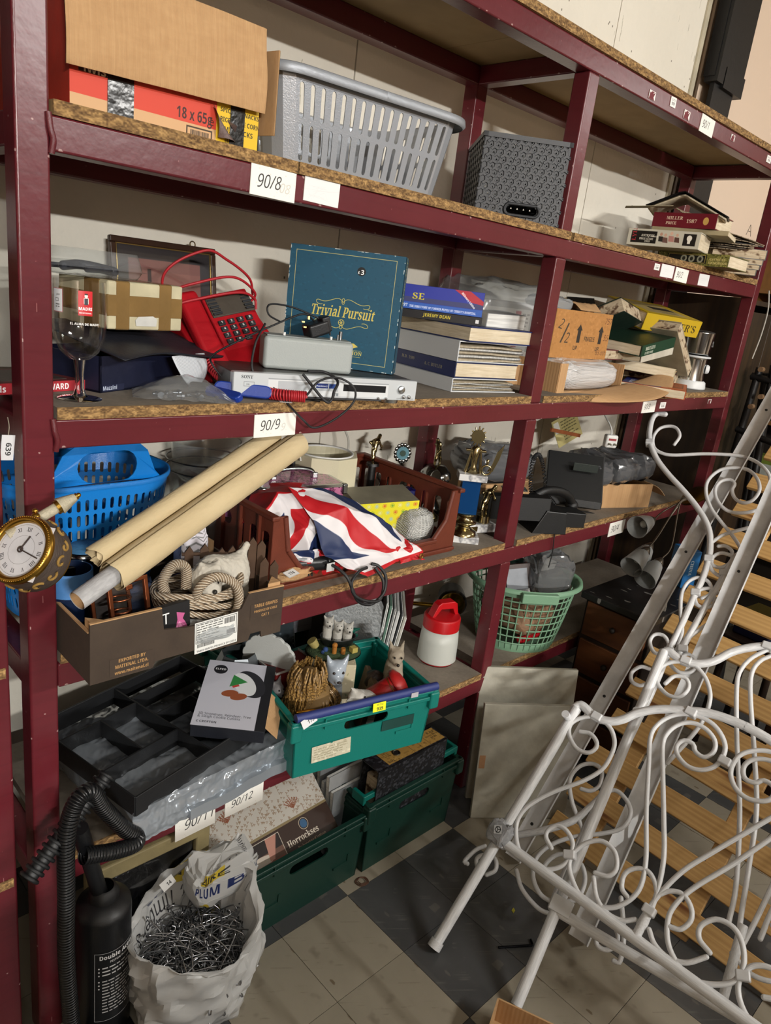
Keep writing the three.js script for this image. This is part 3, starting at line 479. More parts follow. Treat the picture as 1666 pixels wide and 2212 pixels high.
{ // red telephone
  const t = thing('telephone', 'dusty red push-button telephone tipped up on its cords', 'telephone', [.497, YC + .085, -.285]);
  t.quaternion.setFromEuler(new THREE.Euler(.82, -.30, 0, 'YXZ')).multiply(new THREE.Quaternion().setFromAxisAngle(V(0, 1, 0), .34));
  const red = mat('#b3121f', .38, { map: T.mott, bumpMap: T.bump, bumpScale: .0006 }), blk = plast('#23262a', .5);
  add('base', put(extr([[-.105, 0], [.105, 0], [.105, .03], [.095, .042], [-.1, .07], [-.105, .06]], .19, .004), -.0, -.03, -.0, 0, PI / 2, 0).translate(-.095, 0, 0), red, t);
  const top = add('deck', rbox(.118, .012, .195, .005, .028, .036, -.002, .13), red, t);
  add('front_lip', rbox(.195, .028, .035, .006, 0, -.014, .108), red, t);
  add('handset', mg([rbox(.052, .032, .205, .012, -.068, .048, -.005, .13), rbox(.052, .03, .05, .01, -.068, .036, .08, .13), rbox(.052, .03, .05, .01, -.068, .052, -.085, .13)]), red, t);
  add('display_panel', rbox(.11, .006, .048, .002, .03, .05, -.062, .13), soft('#4a4238', .6), t);
  for (const sx of [-1, 1]) for (let i = 0; i < 5; i++) add('side_key', rbox(.022, .005, .005, .001, .03 + sx * .042, .054, -.08 + i * .009, .13), blk, t);
  for (let i = 0; i < 4; i++) for (let j = 0; j < 4; j++) {
    if (j == 3 && i > 2) continue; const k = add('key', rbox(.016, .009, .012, .002, -.012 + j * .024, .046 - .0022 * i, -.022 + i * .0155, .13), blk, t);
    print(k, 'digit', .009, .008, [-.012 + j * .024, .0507 - .0022 * i, -.0216 + i * .0155], [-PI / 2 + .13, 0, 0], 3000, (c, W, H) => { fillAll(c, W, H, '#23262a'); text(c, ['1', '2', '3', 'R', '4', '5', '6', 'C', '7', '8', '9', 'S', '*', '0', '#', ''][i * 4 + j], W / 2, H * .85, H * .95, '#d8d8d2', 'sans-serif', { align: 'center' }); });
  }
  const cm = mat('#a51d27', .5);
  add('line_cord', mg([tube([[-.1, .02, -.09], [-.11, .08, -.1], [-.05, .115, -.09], [.04, .11, -.09], [.1, .06, -.075], [.09, .03, -.07]], .003, 60), tube([[-.105, .015, -.06], [-.11, .065, -.075], [-.04, .085, -.07], [.05, .08, -.07], [.1, .045, -.07], [.098, .03, -.05]], .0032, 60), tube([[-.11, .01, -.07], [-.12, .12, -.12], [-.03, .165, -.13], [.03, .135, -.12], [.09, .085, -.1], [.105, .04, -.085]], .003, 60)]), cm, t);
  // coiled handset cord lying on the shelf, in world directions
  const hx = []; const path = new THREE.CatmullRomCurve3([V(.40, YC + .055, -.21), V(.405, YC + .03, -.165), V(.413, YC + .016, -.115), V(.425, YC + .014, -.065), V(.447, YC + .014, -.02), V(.478, YC + .014, .004), V(.505, YC + .014, .02)]);
  const N = 900, fr = path.computeFrenetFrames(N); for (let i = 0; i <= N; i++) { const p = path.getPoint(i / N), a = i / N * 44 * 2 * PI; hx.push(p.clone().addScaledVector(fr.normals[i], Math.cos(a) * .0102).addScaledVector(fr.binormals[i], Math.sin(a) * .0102)); }
  t.updateMatrixWorld(true); const cc = new THREE.TubeGeometry(new THREE.CatmullRomCurve3(hx), 1400, .0026, 5); cc.applyMatrix4(t.matrixWorld.clone().invert()); lab(add('coiled_cord', cc, cm, t), 'red coiled cord');
}
{ // bag of screws
  const t = thing('plastic_bag', 'small clear bag of bolts lying at the shelf edge', 'bag', [.265, YC, -.055], -.42);
  const g = sheet((u, v) => { const e = Math.sin(PI * u) * Math.sin(PI * v); return [(u - .5) * .19, .003 + e * .04 + .012 * Math.abs(nz(u * 6, v * 5)) * (1 - .4 * e) * (v > .02 && v < .98 ? 1 : .5), (v - .5) * .1 + .008 * nz(u * 4, 3)]; }, 28, 18); add('film', g, mat('#f2f4f5', .1, { transmission: .9, thickness: 0 }), t);
  for (let i = 0; i < 9; i++) { const x = rr(-.05, .06), z = rr(-.02, .03), a = rr(0, 3); add('bolt', mg([put(cyl(.0035, .0035, .028, 0, 0, 0, 0, 0, 0, 8), x, .008, z, PI / 2, a, 0), put(cyl(.007, .007, .005, 0, 0, 0, 0, 0, 0, 6), x + .014 * Math.sin(a), .008, z + .014 * Math.cos(a), PI / 2, a, 0)]), metal('#8d9298', .35), t); }
}
{ // pliers
  const t = thing('pliers', 'pliers with long blue plastic handles', 'tool', [.345, YC, -.085], -.58), blue = plast('#13348c', .35), st = metal('#9aa0a4', .35);
  add('handle', put(extr(stad(0, 0, .112, .021), .012, .003), .062, .014, -.004, -.35, 0, -.02), blue, t); add('handle', put(extr(stad(0, 0, .09, .016), .008, .003), .025, .008, .04, -1.0, -.75, 0), blue, t);
  add('jaws', mg([put(extr(stad(0, 0, .05, .014), .006, .001), -.02, .014, .0, -.9, 0, 0), put(extr(stad(0, 0, .036, .01), .005, .001), -.028, .01, .014, -.9, -.3, 0), box(.02, .012, .012, .008, .014, 0)]), st, t);
}
const tag17 = tag(add('price_tag', box(.026, .0006, .016, .468, YC + .0006, -.0, 0, -.4, 0), soft('#dedfe0', .6)), 'tiny white price tag at the shelf edge under the cable', 'tag'); print(tag17, 'number', .024, .014, [.468, YC + .0011, 0], [-PI / 2, 0, -.4], 3000, (c, w, h) => { fillAll(c, w, h, '#dcdcdc'); text(c, '172', w * .2, h * .8, h * .7, '#222'); });
{ // red box half behind the post
  const t = thing('red_booklet', 'red and grey boxed set lying behind the near post', 'box', [-.02, YC, -.19], .25); add('body', rbox(.24, .02, .14, .002, 0, .01, 0), soft('#6d2a2a', .5), t);
  print(t, 'edge_print', .24, .019, [0, .01, .0706], [0, 0, 0], 2000, (c, w, h) => { fillAll(c, w, h, '#a31f2a'); text(c, 'Oil Pads', w * .1, h * .8, h * .8, '#eee'); text(c, 'AWARD', w * .64, h * .8, h * .75, '#eee'); }); add('top_print', box(.2, .0006, .11, -.01, .0204, 0), soft('#4f423c', .5), t);
}
{ // DVD player
  const t = thing('dvd_player', 'slim silver disc player under the grey box and blue game box', 'disc player', [.646 - .034, YC, .011 - .122], -.264), w = .437, d = .25, sil = plast('#bfc4c8', .3, { metalness: .3 });
  add('case', rbox(w, .043, d - .02, .003, 0, .0325, -.008), soft('#4e4c4a', .4, { metalness: .4 }), t);
  add('front_panel', rbox(w, .046, .022, .004, 0, .032, d / 2 - .011), sil, t);
  add('lower_lip', box(w * .78, .006, .016, -.04, .008, d / 2 - .012), soft('#3c3c3e', .4), t);
  for (const s of [-1, 1]) for (const q of [-1, 1]) add('foot', cyl(.022, .02, .0095, s * .165, .0047, q * .085 + (q > 0 ? .01 : 0)), metal('#b6babd', .3), t);
  print(t, 'facia_print', w - .004, .044, [0, .032, d / 2 + .0004], [0, 0, 0], 3000, (c, W, H) => {
    fillAll(c, W, H, '#c5cacd'); c.fillStyle = '#d9dddf'; c.fillRect(W * .17, H * .22, W * .66, H * .7); c.fillStyle = '#9aa0a4'; c.fillRect(W * .17, H * .2, W * .66, H * .05);
    text(c, 'SONY', W * .035, H * .26, H * .2, '#3a3d40', 'serif'); c.strokeStyle = '#8b9095'; c.lineWidth = 3; c.strokeRect(W * .05, H * .42, W * .05, H * .2); text(c, 'I/O', W * .062, H * .57, H * .1, '#555'); text(c, 'VIDEO CD', W * .07, H * .92, H * .1, '#555');
    c.fillStyle = '#b7bdc1'; c.fillRect(W * .22, H * .3, W * .32, H * .4); c.fillStyle = '#0f1013'; c.fillRect(W * .57, H * .32, W * .245, H * .34); c.fillStyle = '#1d2f6e'; c.fillRect(W * .42, H * .34, W * .065, H * .22); c.fillStyle = '#2c4a94'; c.fillRect(W * .49, H * .34, W * .04, H * .22); text(c, 'Precision 2', W * .422, H * .5, H * .11, '#dfe6f4'); c.fillStyle = '#8f979c'; c.fillRect(W * .51, H * .78, W * .035, H * .14); text(c, 'DVD', W * .513, H * .9, H * .1, '#e8ecee');
    text(c, 'CD/DVD PLAYER  DVP-NS305', W * .885, H * .95, H * .08, '#555', 'sans-serif', { style: 'normal' }); 
  }, { rough: .35, metalness: .2 });
  for (const [x, y, r, n] of [[.176, .034, .0095, 'dial'], [.184, .018, .0045, 'button'], [.198, .018, .0045, 'button'], [.118, .013, .003, 'button'], [.138, .013, .003, 'button']]) add(n, put(lathe([[r, 0], [r, .004], [r * .8, .006], [r * .55, .005], [r * .5, .007], [.0002, .007]], 20), x, y, d / 2, PI / 2), metal('#c6cacd', .25), t);
}
{ // blue game box standing on the player
  const th = -.86, cx = .789, cz = -.018, W = .27, D = .07, t = thing('board_game_box', 'square petrol blue board game box with gold script standing upright', 'box', [cx - W / 2 * Math.cos(th) - D / 2 * Math.sin(th), YC + .0545, cz + W / 2 * Math.sin(th) - D / 2 * Math.cos(th)], th); t.rotation.x = -.03;
  const bl = soft('#0e4a63', .5); add('box', rbox(W, .268, D, .003, 0, .134, 0), bl, t);
  print(t, 'cover_print', W - .001, .267, [0, .134, D / 2 + .0005], [0, 0, 0], 2600, (c, w, h) => {
    fillAll(c, w, h, '#0d4961'); speck(c, w, h, 500, ['#0f4f68', '#0b435a'], 3, 14); c.strokeStyle = '#c8b872'; c.lineWidth = 3; c.strokeRect(w * .055, h * .045, w * .87, h * .9);
    c.fillStyle = '#0a0c0e'; c.beginPath(); c.arc(w * .63, h * .165, w * .037, 0, 7); c.fill(); text(c, '3', w * .64, h * .19, w * .055, '#fff', 'sans-serif', { align: 'center' }); text(c, '£', w * .60, h * .185, w * .03, '#fff');
    const gold = '#d3bd5a'; text(c, 'Trivial Pursuit', w * .5, h * .565, w * .105, gold, 'serif', { style: 'italic bold', align: 'center', sx: .72, sy: 1.15 }); text(c, '™', w * .72, h * .49, w * .025, gold);
    c.strokeStyle = gold; c.lineWidth = 3; const flo = (y, s) => { for (const q of [-1, 1]) { c.beginPath(); c.moveTo(w * .5, y); c.bezierCurveTo(w * (.5 + q * .05), y - s * h * .08, w * (.5 + q * .12), y + s * h * .03, w * (.5 + q * .2), y); c.bezierCurveTo(w * (.5 + q * .26), y - s * h * .02, w * (.5 + q * .24), y + s * h * .05, w * (.5 + q * .18), y + s * h * .03); c.stroke(); } c.beginPath(); c.ellipse(w * .5, y - s * h * .01, w * .012, h * .025, 0, 0, 7); c.stroke(); };
    flo(h * .44, 1); flo(h * .63, -1); c.beginPath(); c.arc(w * .5, h * .61, w * .025, 0, 7); c.stroke(); for (let k = 0; k < 6; k++) { c.beginPath(); c.moveTo(w * .5, h * .61); c.lineTo(w * .5 + w * .025 * Math.cos(k * PI / 3), h * .61 + w * .025 * Math.sin(k * PI / 3)); c.stroke(); }
    c.fillStyle = gold; c.beginPath(); c.moveTo(w * .45, h * .78); c.lineTo(w * .63, h * .775); c.lineTo(w * .67, h * .80); c.lineTo(w * .62, h * .82); c.lineTo(w * .45, h * .81); c.fill(); text(c, 'Limited', w * .5, h * .805, w * .03, '#0d4961', 'serif'); text(c, 'PRESENT EDITION', w * .5, h * .875, w * .045, gold, 'serif', { align: 'center' }); c.lineWidth = 2; for (const y of [.835, .89]) { c.beginPath(); c.moveTo(w * .3, h * y); c.lineTo(w * .7, h * y); c.stroke(); }
    c.fillStyle = '#c9cdc9'; for (let i = 0; i < 60; i++) { const e = i % 4, q = rnd(); c.fillRect(e == 0 ? 0 : e == 1 ? w - 7 : q * w, e == 2 ? 0 : e == 3 ? h - 6 : q * h, e < 2 ? rr(2, 6) : rr(4, 22), e < 2 ? rr(4, 22) : rr(2, 5)); }
  });
  print(t, 'side_print', D - .001, .267, [W / 2 + .0005, .134, 0], [0, PI / 2, 0], 1600, (c, w, h) => { fillAll(c, w, h, '#0b3f56'); c.strokeStyle = '#c8b872'; c.strokeRect(w * .1, h * .04, w * .8, h * .92); text(c, 'Trivial Pursuit', w * .6, h * .45, w * .3, '#d3bd5a', 'serif', { rot: -PI / 2, style: 'italic bold' }); });
}
{ // grey plastic box with the adapter and its leads
  const t = thing('grey_device', 'plain light grey plastic box on the disc player', 'device', [.578, YC + .0545, -.085], -.44), w = .2, h = .07, d = .066;
  add('case', rbox(w, h, d, .009, 0, h / 2, 0), plast('#9aa09e', .5), t); add('lid', rbox(w - .012, .003, d - .012, .001, 0, h + .001, 0), plast('#7f8584', .5), t);
  for (const x of [-.055, .05]) add('socket', cyl(.003, .003, .008, x, h + .005, .015), plast('#e4e6e4', .4), t); add('jack', mg([cyl(.004, .004, .02, .075, h + .011, .0), cyl(.0025, .0025, .012, .066, h + .008, .012)]), metal('#9a9fa2', .3), t);
  const p = thing('power_adapter', 'black plug-in power adapter lying on the grey box with tangled leads', 'adapter', [.60, YC + .128, -.085], -.5);
  const bk = plast('#16171a', .4); add('body', mg([rbox(.05, .03, .045, .006, 0, .018, 0, 0, .3, .35), rbox(.02, .035, .03, .004, .018, .03, 0, 0, .3, .35)]), bk, p); add('pin', mg([box(.006, .003, .016, -.028, .02, .012), box(.006, .003, .016, -.03, .03, -.004), box(.004, .007, .018, -.02, .04, .004)]), metal('#b9a66a', .3), p);
  const wld = pts => { p.updateMatrixWorld(true); const i = p.matrixWorld.clone().invert(); return pts.map(q => V(...q).applyMatrix4(i)); };
  const B = YC + .06, F = YC;
  add('lead', tube(wld([[.60, B + .10, -.09], [.56, B + .115, -.085], [.47, B + .085, -.075], [.40, B + .045, -.1], [.37, F + .075, -.13], [.375, F + .055, -.14], [.40, F + .02, -.115], [.425, F + .004, -.085], [.47, F + .003, -.05], [.53, F + .003, -.02], [.55, F + .002, .012]]), .0022, 120), bk, p);
  add('lead', tube(wld([[.46, B + .09, -.08], [.425, B + .05, -.06], [.42, F + .055, -.055], [.45, F + .03, -.03], [.47, F - .0, -.0], [.49, F - .03, .035], [.52, F - .048, .04], [.56, F - .025, .06], [.60, F + .01, .065], [.605, F + .04, .055], [.57, F + .058, .04], [.52, F + .05, .04], [.50, F + .02, .03]]), .0024, 150), bk, p);
  add('lead', tube(wld([[.50, B + .095, -.08], [.46, B + .11, -.07], [.47, B + .13, -.08], [.55, B + .125, -.1], [.62, B + .10, -.075], [.63, B + .075, -.07]]), .002, 60), bk, p);
  add('lead', tube(wld([[.52, F + .065, .0], [.56, F + .064, .01], [.575, F + .05, .035], [.56, F + .03, .045], [.555, F + .012, .045], [.54, F + .01, .04], [.50, F + .06, .01]]), .0032, 70), bk, p);
}
{ // stack of books and binders, spines to the left
  const g = 'stack of books and binders beside the game box', R = -PI / 2 - .12;
  const binder = (label, t, y, x, z, r, d, w) => {
    const b = thing('ring_binder', label, 'binder', [x, YC + y, z], r, g), wh = plast('#c9cdd0', .35);
    add('cover', mg([rbox(w, .003, d, .001, 0, .0015, 0), rbox(w, .003, d, .001, 0, t - .0015, .0), rbox(w, t, .0035, .0015, 0, t / 2, d / 2 - .002)]), wh, b);
    for (let i = 0; i < 5; i++) add('paper_wad', sheet((u, v) => [-w / 2 + .01 + u * (w - .016), .005 + (t - .012) * (i + .5) / 5 + .003 * nz(u * 4, v * 3, i + y * 90), d / 2 - .012 - v * (d - .018 - .006 * (i % 3))], 8, 8, (t - .012) / 5 * .85), i % 2 ? pageW : pageM, b); return b;
  };
  binder('white ring binder at the bottom of the book stack', .038, 0, 1.228, -.205, R, .255, .28);
  book('book', 'dark blue cloth bound thesis between two white binders', .29, .043, .235, '#10204f', [1.234, YC + .0385, -.21], [0, R - .04, 0], { group: g, rough: .6, spine: (c, w, h) => { fillAll(c, w, h, '#13235a'); text(c, 'M.D.  1989', w * .13, h * .5, h * .3, '#a59d78', 'serif'); text(c, 'A. C. BUTLER', w * .52, h * .62, h * .3, '#a59d78', 'serif'); } });
  binder('white ring binder bulging with papers above the blue thesis', .056, .082, 1.246, -.215, R - .02, .262, .30);
  book('book', 'large cream paged blue hardback with its fore edge showing', .31, .04, .26, '#182a63', [1.262, YC + .1385, -.205], [0, R + PI, .0], { group: g });
  book('book', 'thin black paperback with yellow author lettering', .25, .022, .19, '#131216', [1.19, YC + .179, -.262], [0, -.85, 0], { group: g, soft: 1, spine: (c, w, h) => { fillAll(c, w, h, '#121115'); text(c, 'JEREMY DEAN', w * .34, h * .68, h * .55, '#d8c23a', 'sans-serif'); c.fillStyle = '#ddd'; c.fillRect(w * .93, h * .3, h * .45, h * .45); c.fillStyle = '#b0549a'; c.fillRect(0, h * .3, w * .03, h * .5); } });
  book('book', 'thick glossy blue school directory on top of the stack', .25, .066, .17, '#1c2a86', [1.182, YC + .202, -.258], [0, -.85, 0], { group: g, soft: 1, rough: .3, spine: (c, w, h) => { fillAll(c, w, h, '#26349a'); c.fillStyle = '#3a3f6e'; c.fillRect(0, h * .5, w, h * .2); c.fillStyle = '#2c5cb4'; c.fillRect(0, h * .72, w, h * .28); c.fillStyle = '#b52a3a'; c.beginPath(); c.moveTo(w * .66, 0); c.lineTo(w * .84, 0); c.lineTo(w, h * .36); c.lineTo(w, h * .52); c.lineTo(w * .86, h * .45); c.fill(); text(c, 'Millenary Edition', w * .74, h * .12, h * .12, '#fff', 'serif', { rot: .75, sx: .8 }); text(c, 'SE', w * .2, h * .58, h * .36, '#d6c63c', 'serif', { sx: 1.2 }); text(c, '1997', w * .06, h * .92, h * .17, '#fff', 'serif'); text(c, "THE DIRECTORY OF FORMER PUPILS OF CHRIST'S HOSPITAL", w * .18, h * .92, h * .13, '#eef', 'serif', { sx: .72 }); } });
  book('paperback', 'bent white paperback with maroon label behind the directory', .22, .045, .16, '#8d8f92', [1.345, YC + .179, -.23], [.02, R + .0, -.06], { group: g, soft: 1, pages: pageW });
}

// ================================================================ middle shelf, far bay
{ // wrapped parcel behind the middle post
  const t = thing('wrapped_parcel', 'grey film wrapped parcel with a barcode and red stripe label', 'parcel', [1.50, YC + .085, -.30], -.12);
  add('contents', rbox(.34, .17, .2, .01, 0, .085, 0), soft('#8e8a84', .8), t); add('film', bagGeo(.40, .23, .26, .14, 2.2, 3), mat('#dcdfe0', .2, { transmission: .85, thickness: 0 }), t);
  print(t, 'shipping_label', .2, .13, [-.04, .085, .1012], [0, 0, 0], 1200, (c, w, h) => { fillAll(c, w, h, '#a9a49c'); barcode(c, w * .25, h * .15, w * .35, h * .65); c.fillStyle = '#8d2a34'; c.fillRect(w * .66, h * .05, w * .12, h * .85); lines(c, w * .04, h * .15, w * .18, 7, h * .1, h * .04, '#6a655e'); lines(c, w * .82, h * .1, w * .16, 9, h * .09, h * .04, '#6a655e'); });
  const b = thing('carton', 'plain brown carton under the wrapped parcel behind the post', 'box', [1.475, YC, -.29], -.1); add('body', rbox(.26, .083, .2, .003, 0, .0415, 0), kraft, b);
}
{ // fragile box
  const t = thing('carton', 'brown fragile carton with up arrows and marker numbers', 'box', [1.745, YC + .1, -.215], -.02), w = .335, h = .152, d = .2;
  for (const [a, b, x, z] of [[w, .004, 0, d / 2], [w, .004, 0, -d / 2], [.004, d, -w / 2, 0], [.004, d, w / 2, 0]]) add('wall', box(a, h, b, x, h / 2, z), kraft, t);
  print(t, 'box_print', w, h, [0, h / 2, d / 2 + .0028], [0, 0, 0], 2200, (c, W, H) => {
    fillAll(c, W, H, '#a8763f'); speck(c, W, H, 400, ['#a06f3a', '#b07d46'], 4, 20); const ar = x => { c.fillStyle = '#26201a'; c.beginPath(); c.moveTo(x, H * .27); c.lineTo(x + W * .05, H * .4); c.lineTo(x + W * .028, H * .4); c.lineTo(x + W * .028, H * .66); c.lineTo(x - W * .028, H * .66); c.lineTo(x - W * .028, H * .4); c.lineTo(x - W * .05, H * .4); c.fill(); };
    ar(W * .44); ar(W * .83); text(c, 'UP', W * .37, H * .82, H * .13, '#2a241c'); text(c, 'UP', W * .77, H * .82, H * .13, '#2a241c'); text(c, 'FRAGILE', W * .54, H * .62, H * .14, '#2a241c', 'sans-serif', { sx: .75 });
    text(c, '2', W * .06, H * .38, H * .3, '#3a3026', 'sans-serif', { style: 'italic', rot: .2 }); text(c, '/', W * .13, H * .68, H * .6, '#3a3026', 'sans-serif', { style: 'normal', rot: .1 }); text(c, '2', W * .2, H * .68, H * .3, '#3a3026', 'sans-serif', { style: 'italic' });
    text(c, '757L', W * .86, H * .22, H * .18, '#5a3020', 'sans-serif', { style: 'italic' }); text(c, '55', W * .89, H * .58, H * .18, '#5a3020', 'sans-serif', { style: 'italic' }); text(c, '63 oth', W * .79, H * .9, H * .15, '#4a281c', 'sans-serif', { style: 'italic' });
  });
  for (const [sx, sz, ry] of [[.02, .02, .4], [.1, -.05, -.3]]) add('torn_flap', sheet((u, v) => [sx + (u - .5) * .12, h + .002 + .022 * Math.sin(v * PI) * (1 + .4 * nz(u * 4, v * 4)), sz + (v - .5) * .09 + .04], 10, 10, .003), kraft, t);
  add('bubble_wrap', bagGeo(.13, .05, .12, .3, 3, 8).translate(-.1, h - .015, .02), filmGrey, t);
}
{ // tray of foam with a dog-eared flap
  const t = thing('carton', 'open cardboard tray of white foam sheets with a torn flap drooping off the shelf', 'box', [1.74, YC, -.2], .03), w = .42, h = .092, d = .31;
  add('tray', mg([box(w, .004, d, 0, .002, 0), box(.004, h, d, -w / 2, h / 2, 0), box(.004, h, d, w / 2, h / 2, 0), box(w, h, .004, 0, h / 2, -d / 2), box(w * .1, h, .004, -w * .45, h / 2, d / 2)]), kraft, t);
  add('foam_sheets', crease(bagGeo(w - .02, h + .008, d + .02, .12, 3, 5, 60, 30, .35), .5), mat('#d5d3d2', .28, { map: T.mott, clearcoat: .5, bumpMap: T.bump, bumpScale: .003 }), t);
  const fl = add('torn_flap', sheet((u, v) => { const e = v * v; return [-.16 + u * .62 + .1 * v, .055 * u - .012 * Math.sin(u * 3) - .004 - .02 * e + .045 * u * u * v, d / 2 - .005 + v * (.045 + .10 * Math.sin(PI * Math.min(1, u * 1.05)))]; }, 24, 10, .004), kraft, t); lab(fl, 'torn brown flap');
}
{ const g = 'dusty books heaped beside the fragile carton', orange = (c, w, h) => { fillAll(c, w, h, '#c8622a'); c.fillStyle = '#1d2c72'; c.fillRect(0, 0, w * .9, h * .62); text(c, 'ANTIQUES', w * .03, h * .2, h * .14, '#e6e8f4', 'serif'); text(c, 'COLLECTABLES', w * .03, h * .34, h * .1, '#e6e8f4', 'serif'); text(c, "MILLER'S", w * .2, h * .95, h * .22, '#2c1a12', 'serif'); c.fillStyle = '#b98648'; c.beginPath(); c.ellipse(w * .65, h * .35, w * .07, h * .16, 0, 0, 7); c.fill(); c.fillStyle = '#a4461e'; c.fillRect(w * .8, h * .15, w * .14, h * .55); c.fillStyle = '#d8d2c4'; c.fillRect(w * .45, h * .2, w * .08, h * .16); c.fillStyle = '#c23a24'; c.beginPath(); c.arc(w * .48, h * .5, w * .035, 0, 7); c.fill(); };
  book('book', 'orange and blue price guide poking out past the shelf edge', .30, .03, .22, '#c35a24', [2.18, YC + .0005, -.035], [0, .42, 0], { group: g, soft: 1, front: orange, spine: (c, w, h) => { fillAll(c, w, h, '#d2632a'); text(c, "MILLER'S", w * .4, h * .8, h * .7, '#3a2014', 'serif'); } });
  book('book', 'book with stained pages lying flat under the cream price guide', .28, .05, .2, '#7a2f3a', [2.42, YC + .0005, -.2], [0, PI + .2, 0], { group: g, pages: pageOld });
  book('book', 'cream price guide with picture cover lying on the pile', .3, .035, .22, '#c9bd96', [2.31, YC + .052, -.17], [.05, .55, -.05], { group: g, soft: 1, front: (c, w, h) => { fillAll(c, w, h, '#c8bc98'); c.fillStyle = '#5a2a1c'; c.fillRect(w * .1, h * .1, w * .75, h * .5); c.fillStyle = '#2a1c14'; c.fillRect(w * .3, h * .05, w * .3, h * .2); c.fillStyle = '#8a5a3a'; c.fillRect(w * .62, h * .06, w * .2, h * .16); text(c, 'PRICE GUIDE', w * .15, h * .82, h * .13, '#3a2a1c', 'serif'); }, spine: (c, w, h) => { fillAll(c, w, h, '#cfc49e'); c.fillStyle = '#1e2418'; c.fillRect(w * .55, h * .1, w * .35, h * .8); c.fillStyle = '#c9b47c'; c.beginPath(); c.ellipse(w * .72, h * .5, w * .1, h * .35, 0, 0, 7); c.fill(); } });
  book('book', 'small stained book wedged between the cartons and the green guide', .2, .035, .15, '#6a2f34', [2.02, YC + .1, -.19], [0, PI, 0], { group: g, pages: pageOld });
  book('book', 'white edged hardback under the dark green guide', .3, .03, .22, '#d2cdbd', [2.19, YC + .118, -.17], [0, .1, .11], { group: g });
  book('book', 'dark green hardback guide to antiques in the home', .32, .04, .22, '#12301f', [2.16, YC + .149, -.16], [.06, .12, .12], { group: g, spine: (c, w, h) => { fillAll(c, w, h, '#123a26'); text(c, "MILLER'S", w * .1, h * .52, h * .42, '#d8d8c8', 'serif', { sx: 1.1 }); text(c, 'IN THE HOME', w * .1, h * .88, h * .28, '#d8d8c8', 'serif'); } });
  book('book', 'hardback with warped white pages splayed open behind the fragile carton', .24, .055, .2, '#1c2f26', [2.12, YC + .205, -.24], [.5, PI + .25, .15], { group: g, pages: pageOld });
  book('book', 'water stained book leaning steeply with its page edge outward', .30, .042, .2, '#a99f88', [2.40, YC + .135, -.16], [.0, PI + .1, .62], { group: g, pages: pageOld });
  book('book', 'yellow jacketed price guide lying on the heap', .30, .065, .24, '#bfa01e', [2.42, YC + .232, -.235], [.2, -.32, -.03], { group: g, pages: pageM, front: (c, w, h) => { fillAll(c, w, h, '#c4a524'); c.fillStyle = '#b3a06a'; c.fillRect(w * .14, h * .12, w * .7, h * .76); c.fillStyle = '#30302c'; c.fillRect(w * .4, h * .4, w * .4, h * .2); lines(c, w * .42, h * .68, w * .34, 3, h * .05, h * .02, '#5a4c24'); }, spine: (c, w, h) => { fillAll(c, w, h, '#bb9c1c'); text(c, "MILLER'S", w * .3, h * .75, h * .6, '#3a3010', 'serif'); } });
  book('book', 'black folder standing against the wall behind the books', .22, .02, .2, '#121212', [2.13, YC + .2, -.37], [1.25, .2, .12], { group: g });
}
{ // two part chrome coffee maker
  const x = 2.60, z = -.09, t = thing('coffee_maker', 'chrome and white electric coffee grinder base', 'appliance', [x, YC, z], -.4), ch = metal('#b9bcbe', .14), wh = plast('#d7d9da', .35);
  add('base', lathe([[.0005, 0], [.062, 0], [.064, .008], [.06, .03], [.052, .036]], 36), wh, t); add('barrel', lathe([[.05, .034], [.047, .06], [.0465, .12], [.05, .128]], 36), ch, t); add('collar', lathe([[.045, .126], [.058, .128], [.058, .134], [.045, .136]], 36), wh, t);
  add('knob', put(lathe([[.018, 0], [.018, .008], [.012, .014], [.0003, .015]], 24), .036, .085, .032, PI / 2, .8, 0), wh, t);
  const u = thing('steel_mug', 'chrome travel mug with white loop handle sitting on the grinder', 'mug', [x, YC + .136, z], .35);
  add('body', lathe([[.0005, .001], [.044, .001], [.047, .01], [.053, .09], [.053, .094], [.05, .094], [.044, .012], [.0005, .01]], 36), ch, u); add('lid', lathe([[.0005, .1], [.03, .1], [.05, .096], [.054, .092]], 36), plast('#26282a', .4), u);
  add('handle', tube([[.05, .084, 0], [.075, .082, 0], [.088, .068, 0], [.088, .04, 0], [.074, .026, 0], [.049, .024, 0]], .0065, 40), wh, u); print(u, 'price_label', .03, .022, [.02, .05, .0482], [-.06, .42, 0], 2000, (c, w, h) => { fillAll(c, w, h, '#dcdcd8'); text(c, '8190', w * .1, h * .75, h * .5, '#222'); });
}

// ================================================================ lower middle shelf
{ // blue shopping basket
  const t = thing('handled_basket', 'bright blue plastic basket with slotted sides and cut-out handles', 'basket', [.128, YD, -.225], .05), m = plast('#0f74c4', .35);
  const a = .178, b = .13, r = .12, h = .285;
  add('wall', slotWall(a, b, r, h, .22, .0022, 60, (i, w) => { const o = []; for (let j = 0; j < 8; j++) o.push([.03 + j * .031, .024, .0078]); return o; }), m, t);
  add('rim', ringSweep(a, b, r, [[-.002, .282], [0, .287], [.005, .288], [.006, .282], [.005, .278]]), m, t); add('base', ringSweep(a * .78, b * .78, r * .78, [[0, .003], [-.04, .003], [-.09, .003]], 40), m, t);
  for (const s of [1, -1]) {   // broad grips rising from the long sides
    const sh = shapeOf([[-.125, 0], [.125, 0], [.105, .02], [.085, .065], [.06, .085], [0, .09], [-.06, .085], [-.085, .065], [-.105, .02]]); const g = extr(sh, .0025, 0, [stad(0, .04, .12, .06, 8)]);
    add('grip', warp(g, (u, v, k) => [u, h - .004 + v, s * (b * Math.sqrt(Math.max(0, 1 - Math.pow(u / a * .82, 2))) + k - .0)]), m, t);
  }
}
